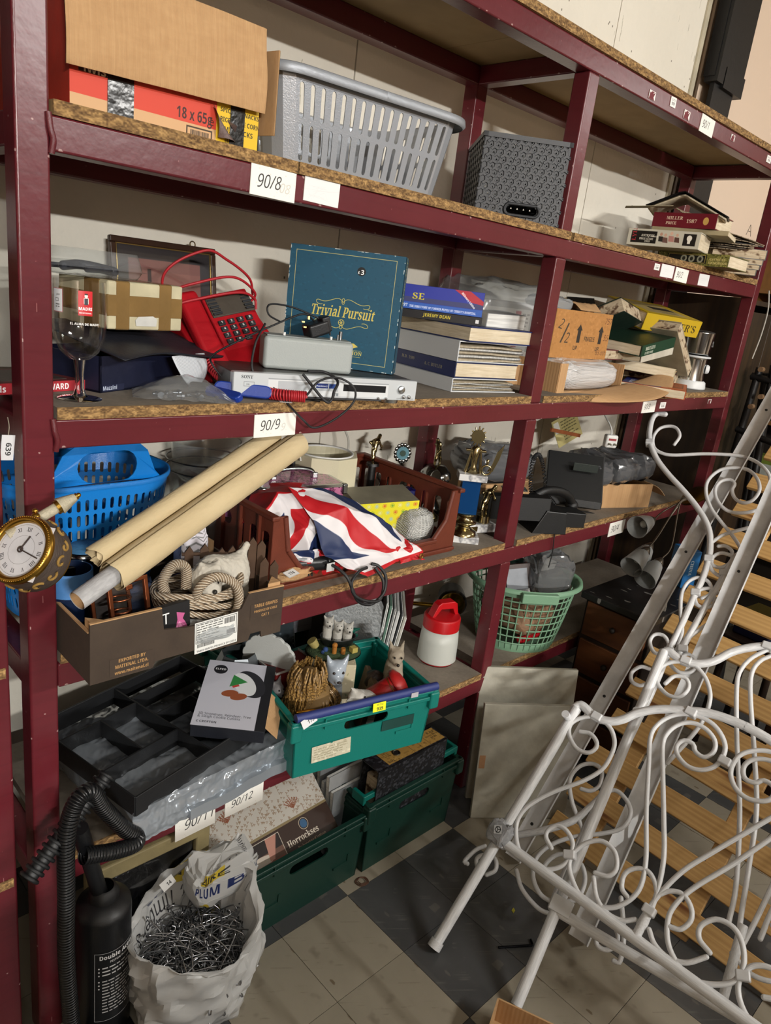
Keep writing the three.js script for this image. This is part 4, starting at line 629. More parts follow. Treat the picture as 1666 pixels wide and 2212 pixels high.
{ // brown bakery crate
  const t = thing('stacking_crate', 'red-brown plastic stacking crate with a low front lip', 'crate', [.815, YD, -.245], -.01), m = plast('#6f3220', .45, { map: T.mott }), w = .64, d = .42, h = .185;
  const side = (len, open) => { const hs = []; const n = Math.floor(len / .05); for (let i = 0; i < n; i++) { const x = -len / 2 + (i + .5) * len / n; if (Math.abs(x) < .045 && open) continue; hs.push([[x - .014, .05], [x + .014, .05], [x + .014, .14], [x + .008, .146], [x - .008, .146], [x - .014, .14]]); } if (open) hs.push(stad(0, .13, .075, .035)); return extr([[-len / 2, 0], [len / 2, 0], [len / 2, h], [-len / 2, h]], .004, 0, hs); };
  add('side_wall', put(side(d, 1), w / 2 - .002, 0, 0, 0, PI / 2, 0), m, t); add('side_wall', put(side(d, 1), -w / 2 - .002, 0, 0, 0, PI / 2, 0), m, t); add('back_wall', put(side(w, 0), 0, 0, -d / 2), m, t);
  add('floor_panel', box(w, .005, d, 0, .006, 0), m, t);
  add('rim', mg([rbox(.022, .012, d + .02, .004, w / 2, h, 0), rbox(.022, .012, d + .02, .004, -w / 2, h, 0), rbox(w, .012, .022, .004, 0, h, -d / 2)]), m, t);
  add('front_wall', put(extr([[-w / 2, 0], [w / 2, 0], [w / 2, h], [w / 2 - .03, h], [w / 2 - .045, .1], [w / 2 - .07, .075], [w / 2 - .09, .045], [-w / 2 + .09, .045], [-w / 2 + .07, .075], [-w / 2 + .045, .1], [-w / 2 + .03, h], [-w / 2, h]], .005, .001), 0, 0, d / 2 - .005), m, t);
  add('front_lip', mg([rbox(w - .16, .012, .022, .004, 0, .045, d / 2), rbox(w, .01, .012, .003, 0, .012, d / 2 + .004), bar([-w / 2 + .088, .046, d / 2], [-w / 2 + .045, .1, d / 2], .007), bar([w / 2 - .088, .046, d / 2], [w / 2 - .045, .1, d / 2], .007), bar([-w / 2 + .045, .1, d / 2], [-w / 2 + .03, h, d / 2], .007), bar([w / 2 - .045, .1, d / 2], [w / 2 - .03, h, d / 2], .007)]), m, t);
  for (let i = -2; i < 3; i++) for (const s of [-1, 1]) add('rib', box(.01, h, .006, s * (w / 2 + .004), h / 2, i * .08), m, t);
  lab(add('price_tag', box(.04, .0008, .022, -.275, .05, d / 2 + .02, .3, .3, 0), soft('#dcdcd8', .6), t), 'white numbered tag'); print(t, 'tag_number', .038, .02, [-.275, .0508, d / 2 + .02], [-PI / 2 + .3, .3, 0], 3000, (c, W, H) => { fillAll(c, W, H, '#dcdcd8'); text(c, '174', W * .25, H * .75, H * .6, '#222'); });
}
// flag
const flagTex = canvasTex(768, 512, (c, w, h) => {
  fillAll(c, w, h, '#14264f'); const L = (a, b, c1, d, col, lw) => { c.strokeStyle = col; c.lineWidth = lw; c.beginPath(); c.moveTo(a, b); c.lineTo(c1, d); c.stroke(); };
  L(0, 0, w, h, '#d8d4d6', 110); L(w, 0, 0, h, '#d8d4d6', 110); L(0, 12, w, h + 12, '#b3161f', 40); L(w, -12, 0, h - 12, '#b3161f', 40); c.fillStyle = '#d8d4d6'; c.fillRect(w * .5 - 85, 0, 170, h); c.fillRect(0, h * .5 - 85, w, 170); c.fillStyle = '#b8161f'; c.fillRect(w * .5 - 52, 0, 104, h); c.fillRect(0, h * .5 - 52, w, 104);
});
{ // union flag bundled into the crate and over its lip
  const t = thing('union_flag', 'crumpled red white and blue union flag spilling over the crate lip', 'flag', [0, 0, 0]), m = mat('#ffffff', .55, { map: flagTex, sheen: .4, sheenRoughness: .5, transmission: .0 });
  const dr = (P, nu, nv, am, fr, sd, uvf) => { const g = sheet((u, v) => { const k = P.length - 1, y = Math.min(k - 1e-6, v * k), j = Math.floor(y), f = y - j, r0 = P[j], r1 = P[j + 1], q = r0.length - 1, x = Math.min(q - 1e-6, u * q), i = Math.floor(x), e = x - i, sm = s => s * s * (3 - 2 * s), E2 = sm(e) * .5 + e * .5, F2 = sm(f) * .5 + f * .5, o = []; for (let n = 0; n < 3; n++) o.push((r0[i][n] * (1 - E2) + r0[i + 1][n] * E2) * (1 - F2) + (r1[i][n] * (1 - E2) + r1[i + 1][n] * E2) * F2); const w = am * fbm(u * fr + sd, v * fr), w2 = am * .7 * Math.sin((u * 2 + v) * fr * 2.1 + sd + 2 * nz(u * 3, v * 3, sd)); o[1] += w + w2 * .5; o[2] += w + w2; return o; }, nu, nv); const a = g.attributes.uv; for (let i = 0; i < a.count; i++) { const [p, q] = uvf(a.getX(i), a.getY(i)); a.setXY(i, p, q); } return g; };
  add('hanging_fold', dr([[[.60, 1.135, -.14], [.68, 1.125, -.13], [.77, 1.10, -.14], [.86, 1.05, -.15]], [[.615, 1.08, -.045], [.70, 1.10, -.035], [.80, 1.07, -.035], [.90, 1.01, -.04]], [[.625, 1.0, .0], [.71, 1.0, .005], [.83, .99, .01], [.925, .985, .0]], [[.70, .95, .01], [.76, .93, .02], [.85, .95, .02], [.95, .955, .015]]], 60, 60, .007, 3.2, 1, (u, v) => [.02 + u * .42, .99 - v * .42]), m, t);
  add('corner_fold', dr([[[.855, 1.02, -.05], [.90, 1.0, -.05], [.94, .98, -.05]], [[.85, .975, .0], [.90, .985, .01], [.955, .965, .0]], [[.87, .94, .015], [.92, .945, .02], [.965, .93, .01]]], 24, 24, .006, 4, 7, (u, v) => [.40 + u * .3, .62 - v * .22]), m, t);
  add('bundled_fold', dr([[[.49, 1.05, -.16], [.56, 1.09, -.24], [.64, 1.11, -.26], [.74, 1.10, -.24]], [[.50, 1.09, -.10], [.57, 1.125, -.14], [.65, 1.125, -.13], [.735, 1.08, -.13]], [[.53, 1.03, -.05], [.58, 1.06, -.05], [.65, 1.05, -.05], [.72, 1.02, -.06]], [[.55, .99, -.08], [.60, .99, -.045], [.65, .985, -.04], [.71, .98, -.06]]], 60, 50, .009, 3.5, 3, (u, v) => [.08 + u * .46, .42 + .5 * v]), m, t);
  add('loose_fold', dr([[[.53, 1.0, -.06], [.60, 1.01, -.03], [.68, .99, -.03]], [[.55, .975, -.06], [.62, .965, -.03], [.70, .955, -.02]], [[.58, .935, -.06], [.64, .93, -.04], [.70, .93, -.03]]], 40, 30, .008, 5, 9, (u, v) => [.2 + u * .35, .9 - v * .5]), m, t);
  add('eyelet', tor(.006, .0018, .935, .955, .028), metal('#a58440', .35), t);
}
{ // contents of the crate
  let t = thing('vanity_case', 'purple leopard print vanity case with chrome edges and handle', 'case', [.735, YD + .012, -.30], -.18);
  const leo = canvasTex(512, 512, (c, w, h) => { fillAll(c, w, h, '#b0688c'); for (let i = 0; i < 260; i++) { c.save(); c.translate(rnd() * w, rnd() * h); c.rotate(rnd() * 6); c.fillStyle = '#4e1236'; c.beginPath(); c.ellipse(0, 0, rr(9, 17), rr(6, 11), 0, 0, 7); c.fill(); c.fillStyle = '#c58aa2'; c.beginPath(); c.ellipse(2, 1, rr(3, 7), rr(2, 4), 0, 0, 7); c.fill(); c.restore(); } }); leo.wrapS = leo.wrapT = THREE.RepeatWrapping; leo.repeat.set(6, 6);
  const w = .24, h = .175, d = .16, lm = mat('#ffffff', .25, { map: leo, clearcoat: .6 }), al = metal('#c3c6c8', .25);
  add('body', rbox(w, h, d, .004, 0, h / 2, 0), lm, t); for (const y of [.004, h * .62, h - .004]) for (const s of [-1, 1]) add('metal_edge', mg([box(w + .004, .008, .008, 0, y, s * d / 2), box(.008, .008, d + .004, s * w / 2, y, 0)]), al, t);
  for (const [x, z] of [[-1, 1], [1, 1], [-1, -1], [1, -1]]) add('corner_cap', rbox(.016, .03, .016, .004, x * w / 2, h - .014, z * d / 2), metal('#8e9294', .2), t);
  add('handle', tube([[-.062, h + .006, .01], [-.05, h + .022, .01], [0, h + .028, .01], [.05, h + .022, .01], [.062, h + .006, .01]], .006, 40), metal('#9b9fa1', .15), t); for (const s of [-1, 1]) add('handle_post', mg([rbox(.018, .018, .018, .004, s * .062, h + .008, .01)]), metal('#d5d8da', .1), t);
  t = thing('ice_bucket', 'cream octagonal ice bucket with a thin clear bail handle', 'bucket', [.905, YD + .012, -.37], .1); const oc = (r, y) => { const o = []; for (let i = 0; i < 8; i++) { const a = (i + .5) * PI / 4; o.push([r * Math.cos(a), r * Math.sin(a)]); } return o; };
  const hole = []; for (let i = 0; i < 32; i++) hole.push([.077 * Math.cos(i * PI / 16), .077 * Math.sin(i * PI / 16)]);
  add('body', put(extr(oc(.098), .215, .002, [hole]), 0, 0, 0, -PI / 2, 0, 0), plast('#c9c2a6', .4), t); add('liner', lathe([[.0005, .03], [.068, .03], [.074, .05], [.0755, .219], [.082, .221], [.082, .216]], 48), plast('#dcdcda', .3), t);
  add('bail', tube([[-.098, .2, 0], [-.1, .25, -.01], [-.06, .305, -.02], [0, .32, -.02], [.06, .305, -.02], [.1, .25, -.01], [.098, .2, 0]], .003, 60), plast('#b9b7ae', .2), t);
  t = thing('dotted_box', 'yellow box with orange and green dots tucked in the crate', 'box', [.985, YD + .04, -.20], -.35); t.rotation.z = .06; t.rotation.x = .1;
  add('body', box(.19, .105, .12, 0, .0525, 0), soft('#7f7a68', .5), t);
  print(t, 'dotted_side', .19, .105, [0, .0525, .0606], [0, 0, 0], 2600, (c, W, H) => { fillAll(c, W, H, '#d9cf23'); const cl = ['#7aa02c', '#c8642a', '#a5bfae', '#d8d48a']; for (let j = 0; j < 5; j++) for (let i = 0; i < 8; i++) { const x = (i + .5 + .5 * (j % 2)) * W / 8, y = (j + .5) * H / 5, k = cl[(i * 3 + j * 5) % 4]; c.strokeStyle = k; c.lineWidth = 3; c.beginPath(); c.arc(x, y, 16, 0, 7); c.stroke(); c.fillStyle = k; c.beginPath(); c.arc(x, y, 10, 0, 7); c.fill(); } });
  t = add('knitted_bundle', bagGeo(.11, .1, .12, .18, 2.4, 12).translate(1.045, YD + .012, -.13), mat('#b9b9b4', .9, { bumpMap: dataTex(64, (u, v) => grey(128 + 127 * Math.sin(u * 2 * PI * 4) * Math.sin(v * 2 * PI * 4)), false, 1), bumpScale: .003 })); tag(t, 'white knitted bundle beside the dotted box', 'textile');
  t.material.bumpMap.repeat.set(8, 8);
  t = add('sequin_bag', crease(bagGeo(.11, .1, .11, .35, 2, 15, 24, 16), .4).translate(1.085, YD + .03, -.235), mat('#343a86', .35, { map: canvasTex(256, 256, (c, w, h) => { fillAll(c, w, h, '#2f4a9c'); c.fillStyle = '#6a2a66'; c.fillRect(0, h * .2, w, h * .5); speck(c, w, h, 90, ['#8a6a94', '#9aa0b8', '#4a6ac4'], 3, 14); }), clearcoat: .5 })); tag(t, 'blue and purple shiny packet at the right of the crate', 'packet');
  t = thing('glass_jug_stack', 'clear plastic bowl and jug nested with a wire ring behind the blue basket', 'bowl', [.50, YD + .02, -.36], 0);
  add('bowl', lathe([[.0005, .17], [.06, .17], [.078, .19], [.085, .27], [.09, .272], [.083, .268], [.074, .192], [.056, .175], [.0005, .174]], 48), film, t); add('jug', lathe([[.0005, .005], [.075, .005], [.08, .05], [.085, .17], [.09, .2], [.087, .2], [.081, .168], [.076, .05], [.07, .01], [.0005, .01]], 48), film, t);
  add('wire_ring', tor(.095, .002, 0, .225, 0, PI / 2), metal('#777a7c', .3), t); add('wire_ring', tor(.095, .002, .0, .2, 0, PI / 2 + .04), metal('#777a7c', .3), t);
  t = thing('glass_jug', 'clear jug with black handle beside the ice bucket', 'jug', [.70, YD + .02, -.40], -.3); add('jug', lathe([[.0005, .005], [.05, .005], [.055, .05], [.06, .2], [.058, .2], [.052, .05], [.0005, .01]], 36), film, t); add('handle', tube([[.055, .2, 0], [.085, .21, 0], [.095, .19, 0], [.095, .13, 0], [.09, .11, 0]], .006, 30), plast('#121314', .35), t);
  // hair clipper with its flex looping over the lip
  t = thing('hair_clipper', 'black and grey hair clipper with its flex looped over the crate lip', 'appliance', [.605, YD + .03, -.055], -.5); const bk = plast('#17181a', .4);
  add('body', mg([rbox(.12, .035, .045, .014, 0, .02, 0, 0, 0, .1), rbox(.05, .04, .05, .016, .05, .022, -.01)]), bk, t); add('grey_panel', rbox(.06, .006, .028, .003, -.015, .038, .008, .2, 0, .1), plast('#8f9396', .4), t); for (let i = 0; i < 9; i++) add('comb_tooth', box(.004, .006, .02, -.05 + i * .008, .004, .028), bk, t);
  t.updateMatrixWorld(true); const inv = t.matrixWorld.clone().invert(), wl = a => a.map(p => V(...p).applyMatrix4(inv));
  add('flex', tube(wl([[.61, .965, -.04], [.64, .975, -.01], [.665, .955, .03], [.68, .92, .045], [.70, .885, .05], [.74, .87, .055], [.775, .895, .06], [.785, .935, .05], [.77, .96, .035], [.755, .965, .025]]), .0042, 80), bk, t); add('flex', tube(wl([[.765, .955, .03], [.78, .92, .05], [.765, .88, .06], [.72, .885, .06], [.685, .905, .05], [.68, .935, .04], [.71, .955, .03], [.745, .955, .02]]), .0042, 80), bk, t);
  lab(add('flex_tag', box(.024, .022, .001, 0, 0, 0).applyMatrix4(new THREE.Matrix4().makeTranslation(.642, .968, .0)).applyMatrix4(inv), soft('#dcdcda', .6), t), 'white tag');
  t = add('crumpled_paper', crease(bagGeo(.1, .03, .08, .5, 3, 21, 16, 10), .3).translate(.56, YD + .02, -.06), kraft); tag(t, 'crumpled brown paper at the left of the crate', 'paper');
  t = add('pink_balloon_cup', lathe([[.0005, 0], [.025, .0], [.03, .03], [.032, .06], [.03, .062], [.0005, .06]], 24).translate(.53, YD + .115, -.28), plast('#a86a9a', .4)); tag(t, 'small pink plastic cup behind the rolled paper', 'cup');
}
// trophies
const goldM = metal('#a89a72', .2), silvM = metal('#9fa1a0', .16), marb = mat('#ffffff', .25, { map: dataTex(128, (u, v) => { const n = Math.abs(pf(u, v, 4, 3, 4) - .5); return lerpc(hex('#8d8d90'), hex('#d8d8d6'), n * 9); }, true, 6) });
const player = (s = 1, flip = 1, arms = 0) => {   // bending cue-sport figure, about 0.085 m tall
  const f = flip, J = p => [p[0] * f * s, p[1] * s, p[2] * s]; return blob([
    [J([-.008, 0, .006]), .004 * s, J([-.01, .018, .004]), .0045 * s], [J([-.01, .018, .004]), .005 * s, J([-.005, .04, 0]), .0065 * s], [J([.012, 0, -.004]), .004 * s, J([.008, .02, -.003]), .0045 * s], [J([.008, .02, -.003]), .005 * s, J([.003, .04, 0]), .0065 * s],
    [J([0, .04, 0]), .008 * s, J([.008, .065, 0]), .0095 * s], [J([.008, .066, 0]), .0085 * s, J([.018, .072, 0]), .006 * s], [J([.024, .078, 0]), .006 * s, J([.026, .082, 0]), .0058 * s],
    [J([.012, .068, .007]), .0036 * s, J([.022, .05, .012]), .0032 * s], [J([.022, .05, .012]), .003 * s, J([.032, .04, .006]), .0025 * s], [J([.008, .068, -.007]), .0036 * s, J([-.004, .062, -.014]), .003 * s], [J([-.004, .062, -.014]), .003 * s, J([0, .05, -.004]), .0026 * s],
    [J([-.02, .052, -.004]), .0011 * s, J([.045, .035, .008]), .0011 * s]], 44, .005 * s);
};
{ let t = thing('trophy', 'gilt cue player trophy on a black column behind the crate', 'trophy', [1.115, YD, -.385], .3); add('figure', player(1.05, 1).translate(0, .175, 0), goldM, t); add('column', mg([cyl(.012, .014, .14, 0, .1, 0), cyl(.02, .022, .008, 0, .172, 0)]), plast('#141414', .3), t); add('plinth', rbox(.07, .03, .07, .003, 0, .015, 0), marb, t);
  t = thing('trophy', 'silver lidded cup trophy with a rosette disc and two scroll handles', 'trophy', [1.235, YD, -.375], -.5); add('cup', lathe([[.0005, .06], [.012, .062], [.03, .075], [.05, .1], [.055, .128], [.06, .131], [.052, .135], [.03, .15], [.01, .158], [.006, .17], [.0005, .172]], 40), silvM, t); add('stem', lathe([[.0005, 0], [.035, 0], [.034, .012], [.012, .02], [.01, .06], [.0005, .06]], 28), silvM, t);
  for (const s of [-1, 1]) add('handle', tube([[s * .05, .125, 0], [s * .068, .14, 0], [s * .075, .12, 0], [s * .062, .1, 0], [s * .066, .08, 0], [s * .05, .085, 0]], .004, 40), silvM, t);
  add('rosette', mg([...Array(14)].map((_, i) => sph(.007, .024 * Math.cos(i * PI / 7), .202 + .028 * Math.sin(i * PI / 7), 0, 1, 1, .5, 10, 8))), silvM, t); add('rosette_disc', put(cyl(.021, .021, .004), 0, .202, .002, PI / 2), plast('#4d7a86', .3), t); add('emblem', put(cyl(.01, .01, .0012), 0, .202, .005, PI / 2), plast('#1d3a2c', .3), t);
  t = thing('trophy', 'gilt standing cue player on a domed silver base', 'trophy', [1.36, YD, -.33], .4); add('figure', player(1.08, -1).translate(0, .165, 0), goldM, t); add('dome', lathe([[.0005, .165], [.03, .163], [.05, .14], [.055, .12], [.05, .11], [.02, .1], [.014, .05], [.03, .02], [.035, 0], [.0005, 0]], 32), silvM, t);
  t = thing('trophy', 'tall blue pillar trophy with gilt columns and a white marble base', 'trophy', [1.236, YD, -.08], -.75); add('base', rbox(.095, .022, .06, .002, 0, .011, 0), marb, t); add('marble_cap', rbox(.085, .02, .065, .002, 0, .205, 0), marb, t);
  add('blue_pillar', box(.055, .105, .04, 0, .143, 0), mat('#ffffff', .2, { metalness: .5, map: canvasTex(128, 256, (c, w, h) => { fillAll(c, w, h, '#134a86'); for (let i = 0; i < 40; i++) { c.fillStyle = ['#0c2f5c', '#2a78b8', '#0a2448'][i % 3]; c.fillRect(rnd() * w, rnd() * h, rr(3, 10), rr(20, 70)); } c.fillStyle = '#b9c9d4'; for (let i = 0; i < 6; i++) c.fillRect(rnd() * w, rnd() * h, 2, rr(10, 30)); }) }), t);
  add('gilt_foot', lathe([[.04, .022], [.038, .034], [.02, .045], [.018, .05], [.036, .06], [.036, .066], [.016, .074], [.03, .085], [.03, .091], [.0005, .092]], 28), goldM, t);
  add('gilt_columns', mg([-1, 0, 1].map(i => bar([i * .022, .215, 0], [i * .012 + .002, .29, 0], .005, .003)).concat([rbox(.06, .006, .02, .001, 0, .283, 0), lathe([[.0005, .215], [.018, .215], [.008, .235], [.01, .26], [.016, .29], [.0005, .3]], 20)])), goldM, t);
  add('sunburst', mg([...Array(12)].map((_, i) => { const a = i * PI / 6; return bar([.012 * Math.cos(a), .325 + .018 * Math.sin(a), 0], [.024 * Math.cos(a), .325 + .031 * Math.sin(a), 0], .003, .002, 8); }).concat([put(cyl(.02, .02, .006), 0, .325, 0, PI / 2)])), goldM, t);
  add('wreath', mg([tor(.014, .003, .036, .232, .02), sph(.006, .036, .256, .02, .8, 1.6, .8)]), goldM, t); add('wing', put(extr([[0, 0], [.012, .02], [.022, .06], [.04, .085], [.034, .06], [.03, .04], [.016, .0]], .003, .0005), .042, .225, 0), goldM, t);
  t = thing('trophy', 'gilt figure trophy with black strip on a white marble block', 'trophy', [1.35, YD, -.13], -.3); add('base', rbox(.13, .028, .06, .002, 0, .014, 0), marb, t); add('brass_plate', box(.05, .016, .001, -.03, .014, .0305), metal('#8a7440', .3), t); add('figure', player(1.15, 1).translate(.03, .05, 0), goldM, t); add('foot_disc', cyl(.022, .024, .022, .03, .039, 0), goldM, t); add('black_strip', box(.012, .1, .03, -.012, .078, .0), plast('#111', .3), t);
  t = thing('trophy', 'small tarnished horse head trophy between the cups', 'trophy', [1.29, YD, -.27], 0); add('shield', put(extr(stad(0, .1, .05, .09, 8), .012, .004), 0, .02, 0, -.1), soft('#3a352c', .35, { metalness: .6 }), t); add('base', lathe([[.0005, 0], [.03, 0], [.028, .015], [.01, .03], [.01, .07], [.0005, .07]], 24), goldM, t);
}

// ---------------------------------------------------------------- grape carton and what it holds
{ const t = thing('grape_carton', 'dark brown fruit carton printed table grapes jutting past the shelf edge', 'box', [.205, YD, -.02], 0), w = .40, d = .30, h = .115, inner = kraft;
  const front = [[-w / 2, 0], [-.085, 0], [-.08, .012], [.03, .012], [.035, 0], [.12, 0], [.125, .014], [.15, .014], [.152, 0], [w / 2, 0], [w / 2, h - .012], [w / 2 - .085, h - .01], [w / 2 - .1, .075], [w / 2 - .16, .062], [-w / 2 + .18, .065], [-w / 2 + .135, .072], [-w / 2 + .13, h], [-w / 2, h]];
  const f = add('front', put(extr(front, .005, 0), 0, 0, d / 2 - .005), kraftDark, t);
  const pr = (txt, x, y, ww, hh, szs) => print(f, 'lettering', ww, hh, [x, y, d / 2 + .0007], [0, 0, 0], 2600, (c, W, H) => { fillAll(c, W, H, '#3c3026'); txt.forEach((s, i) => text(c, s, W / 2, H * (i + .78) / txt.length, H / txt.length * (szs?.[i] || .8), '#b58a54', 'sans-serif', { align: 'center', sx: .86 })); });
  pr(['EXPORTED BY', 'MAITENAL LTDA.', 'www.maitenal.cl'], -.125, .022, .082, .034); pr(['TABLE GRAPES', 'PRODUCE OF CHILE', 'CAT 1'], .158, .062, .074, .034, [.85, .62, .75]);
  add('side', box(.005, h - .02, d - .01, -w / 2 + .0025, (h - .02) / 2, 0), kraftDark, t); add('side', box(.005, h - .02, d - .01, w / 2 - .0025, (h - .02) / 2, 0), kraftDark, t); add('back', box(w, h - .02, .005, 0, (h - .02) / 2, -d / 2 + .0025), kraftDark, t); add('bottom', box(w - .01, .004, d - .01, 0, .016, 0), inner, t);
  for (const [x, z] of [[-1, 1], [1, 1], [-1, -1], [1, -1]]) add('corner_post', extr([[0, 0], [.03, 0], [0, .03]], h - .002, 0).rotateX(-PI / 2).rotateY(x > 0 ? (z > 0 ? PI / 2 : PI) : (z > 0 ? 0 : -PI / 2)).translate(x * (w / 2 - .006), 0, z * (d / 2 - .006)), inner, t);
  for (let i = 0; i < 3; i++) add('raw_edge', [box(.005, .003, d - .02, -w / 2 + .0025, h - .0185, 0), box(.13, .003, .0055, -w / 2 + .065, h + .0005, d / 2 - .0028), box(.084, .003, .0055, w / 2 - .042, h - .0105, d / 2 - .0028)][i], kraft, t);
  print(t, 'shipping_label', .094, .066, [.045, .038, d / 2 + .0016], [0, 0, .03], 2600, (c, W, H) => { fillAll(c, W, H, '#d9dad6'); lines(c, W * .05, H * .08, W * .6, 8, H * .075, H * .03, '#5a5a58'); barcode(c, W * .68, H * .1, W * .24, H * .18); c.strokeStyle = '#555'; c.lineWidth = 3; c.strokeRect(W * .03, H * .05, W * .94, H * .62); c.fillStyle = '#111'; c.fillRect(W * .74, H * .5, W * .2, H * .14); barcode(c, W * .06, H * .7, W * .4, H * .12); text(c, 'TABLE GRAPES PRODUCE OF CHILE', W * .05, H * .96, H * .08, '#444'); });
}
{ // rope basket ornament with terrier and fence
  const t = thing('terrier_ornament', 'resin ornament of a white terrier in a rope basket with a picket fence', 'ornament', [.285, YD + .02, .022], -.12), z0 = 0;
  const rope = mat('#ffffff', .85, { map: dataTex(128, (u, v) => lerpc(hex('#7d664c'), hex('#ddd2be'), .5 + .5 * Math.sin((u + v) * 2 * PI * 3) * .8 + .4 * (pn(u, v, 30, 3) - .5)), true, 1), bumpMap: dataTex(128, (u, v) => grey(128 + 120 * Math.sin((u + v) * 2 * PI * 3)), false, 1), bumpScale: .003 });
  rope.map.repeat.set(12, 2); rope.bumpMap.repeat.set(12, 2);
  for (let i = 0; i < 9; i++) { const y = .006 + i * .0095, r = .062 + .022 * Math.sin(i / 9 * 1.9), pts = []; for (let k = 0; k < 24; k++) { const a = k * PI / 12; pts.push([-.02 + r * Math.cos(a) * 1.05, y + .004 * Math.sin(a * 3 + i * 1.7) + .006 * Math.sin(a + i), .012 + r * .8 * Math.sin(a)]); } add('rope_coil', tube(pts, .0068, 72, true, 8), rope, t); }
  add('rope_handle', tube([[-.088, .06, .03], [-.095, .1, .02], [-.075, .13, .02], [-.055, .125, .03], [-.06, .09, .05]], .011, 48), rope, t);
  add('rope_handle', tube([[-.05, .07, .07], [-.045, .105, .08], [-.015, .122, .082], [.022, .105, .088], [.034, .07, .09], [.026, .035, .088], [.005, .03, .085]], .0095, 48), rope, t);
  const fur = (x, y, z) => .0016 * nz(x * 180, y * 120, z * 180) + .001 * nz(x * 400, y * 300, z * 400);
  const dog = blob([[[-.02, .075, .02], .024, [.01, .08, .0], .026], [[.01, .08, 0], .026, [.055, .075, -.01], .027], [[-.012, .068, .045], .017, [-.012, .06, .055], .014], [[-.012, .085, .035], .02, [-.012, .08, .04], .02], [[-.02, .1, .03], .007, [-.024, .108, .028], .003], [[.004, .1, .03], .007, [.008, .108, .028], .003], [[.06, .085, -.01], .01, [.078, .115, -.015], .006], [[.06, .06, 0], .016, [.07, .03, .0], .01], [[.035, .06, .01], .014, [.035, .035, .015], .009]], 56, .012, fur);
  dog.scale(1.2, 1.2, 1.1).translate(.0, .004, .008); add('terrier', dog, soft('#d8d2c4', .9), t); add('nose', sph(.005, -.0144, .089, .0806), plast('#15130f', .3), t); add('mouth', box(.013, .002, .003, -.0144, .075, .081, 0, 0, .1), soft('#7a4a42'), t); for (const s of [-1, 1]) add('eye', sph(.0033, -.0144 + s * .0096, .104, .0707), plast('#17120e', .2), t);
  const wd = soft('#4f3826', .8); [[-.035, .155], [-.005, .16], [.03, .15], [.05, .155], [.07, .165], [.088, .175], [.105, .17]].forEach(([x, h], i) => add('picket', put(extr([[-.008, 0], [.008, 0], [.008, h - .03], [0, h - .018], [-.008, h - .03]], .006, .0008), x + .02, 0, -.05 + i * .008, 0, -.35, 0), wd, t));
  [[.118, .115], [.142, .105]].forEach(([x, h]) => add('picket', put(extr([[-.008, 0], [.008, 0], [.008, h - .012], [0, h], [-.008, h - .012]], .006, .0008), x, .01, .03, 0, -.5, 0), wd, t));
  add('fence_rail', mg([bar([-.03, .07, -.052], [.13, .07, -.005], .004), bar([-.03, .12, -.052], [.13, .12, -.005], .004)]), wd, t); add('stone_foot', rbox(.05, .012, .03, .003, .125, .012, .035), soft('#8a8678', .9), t);
}
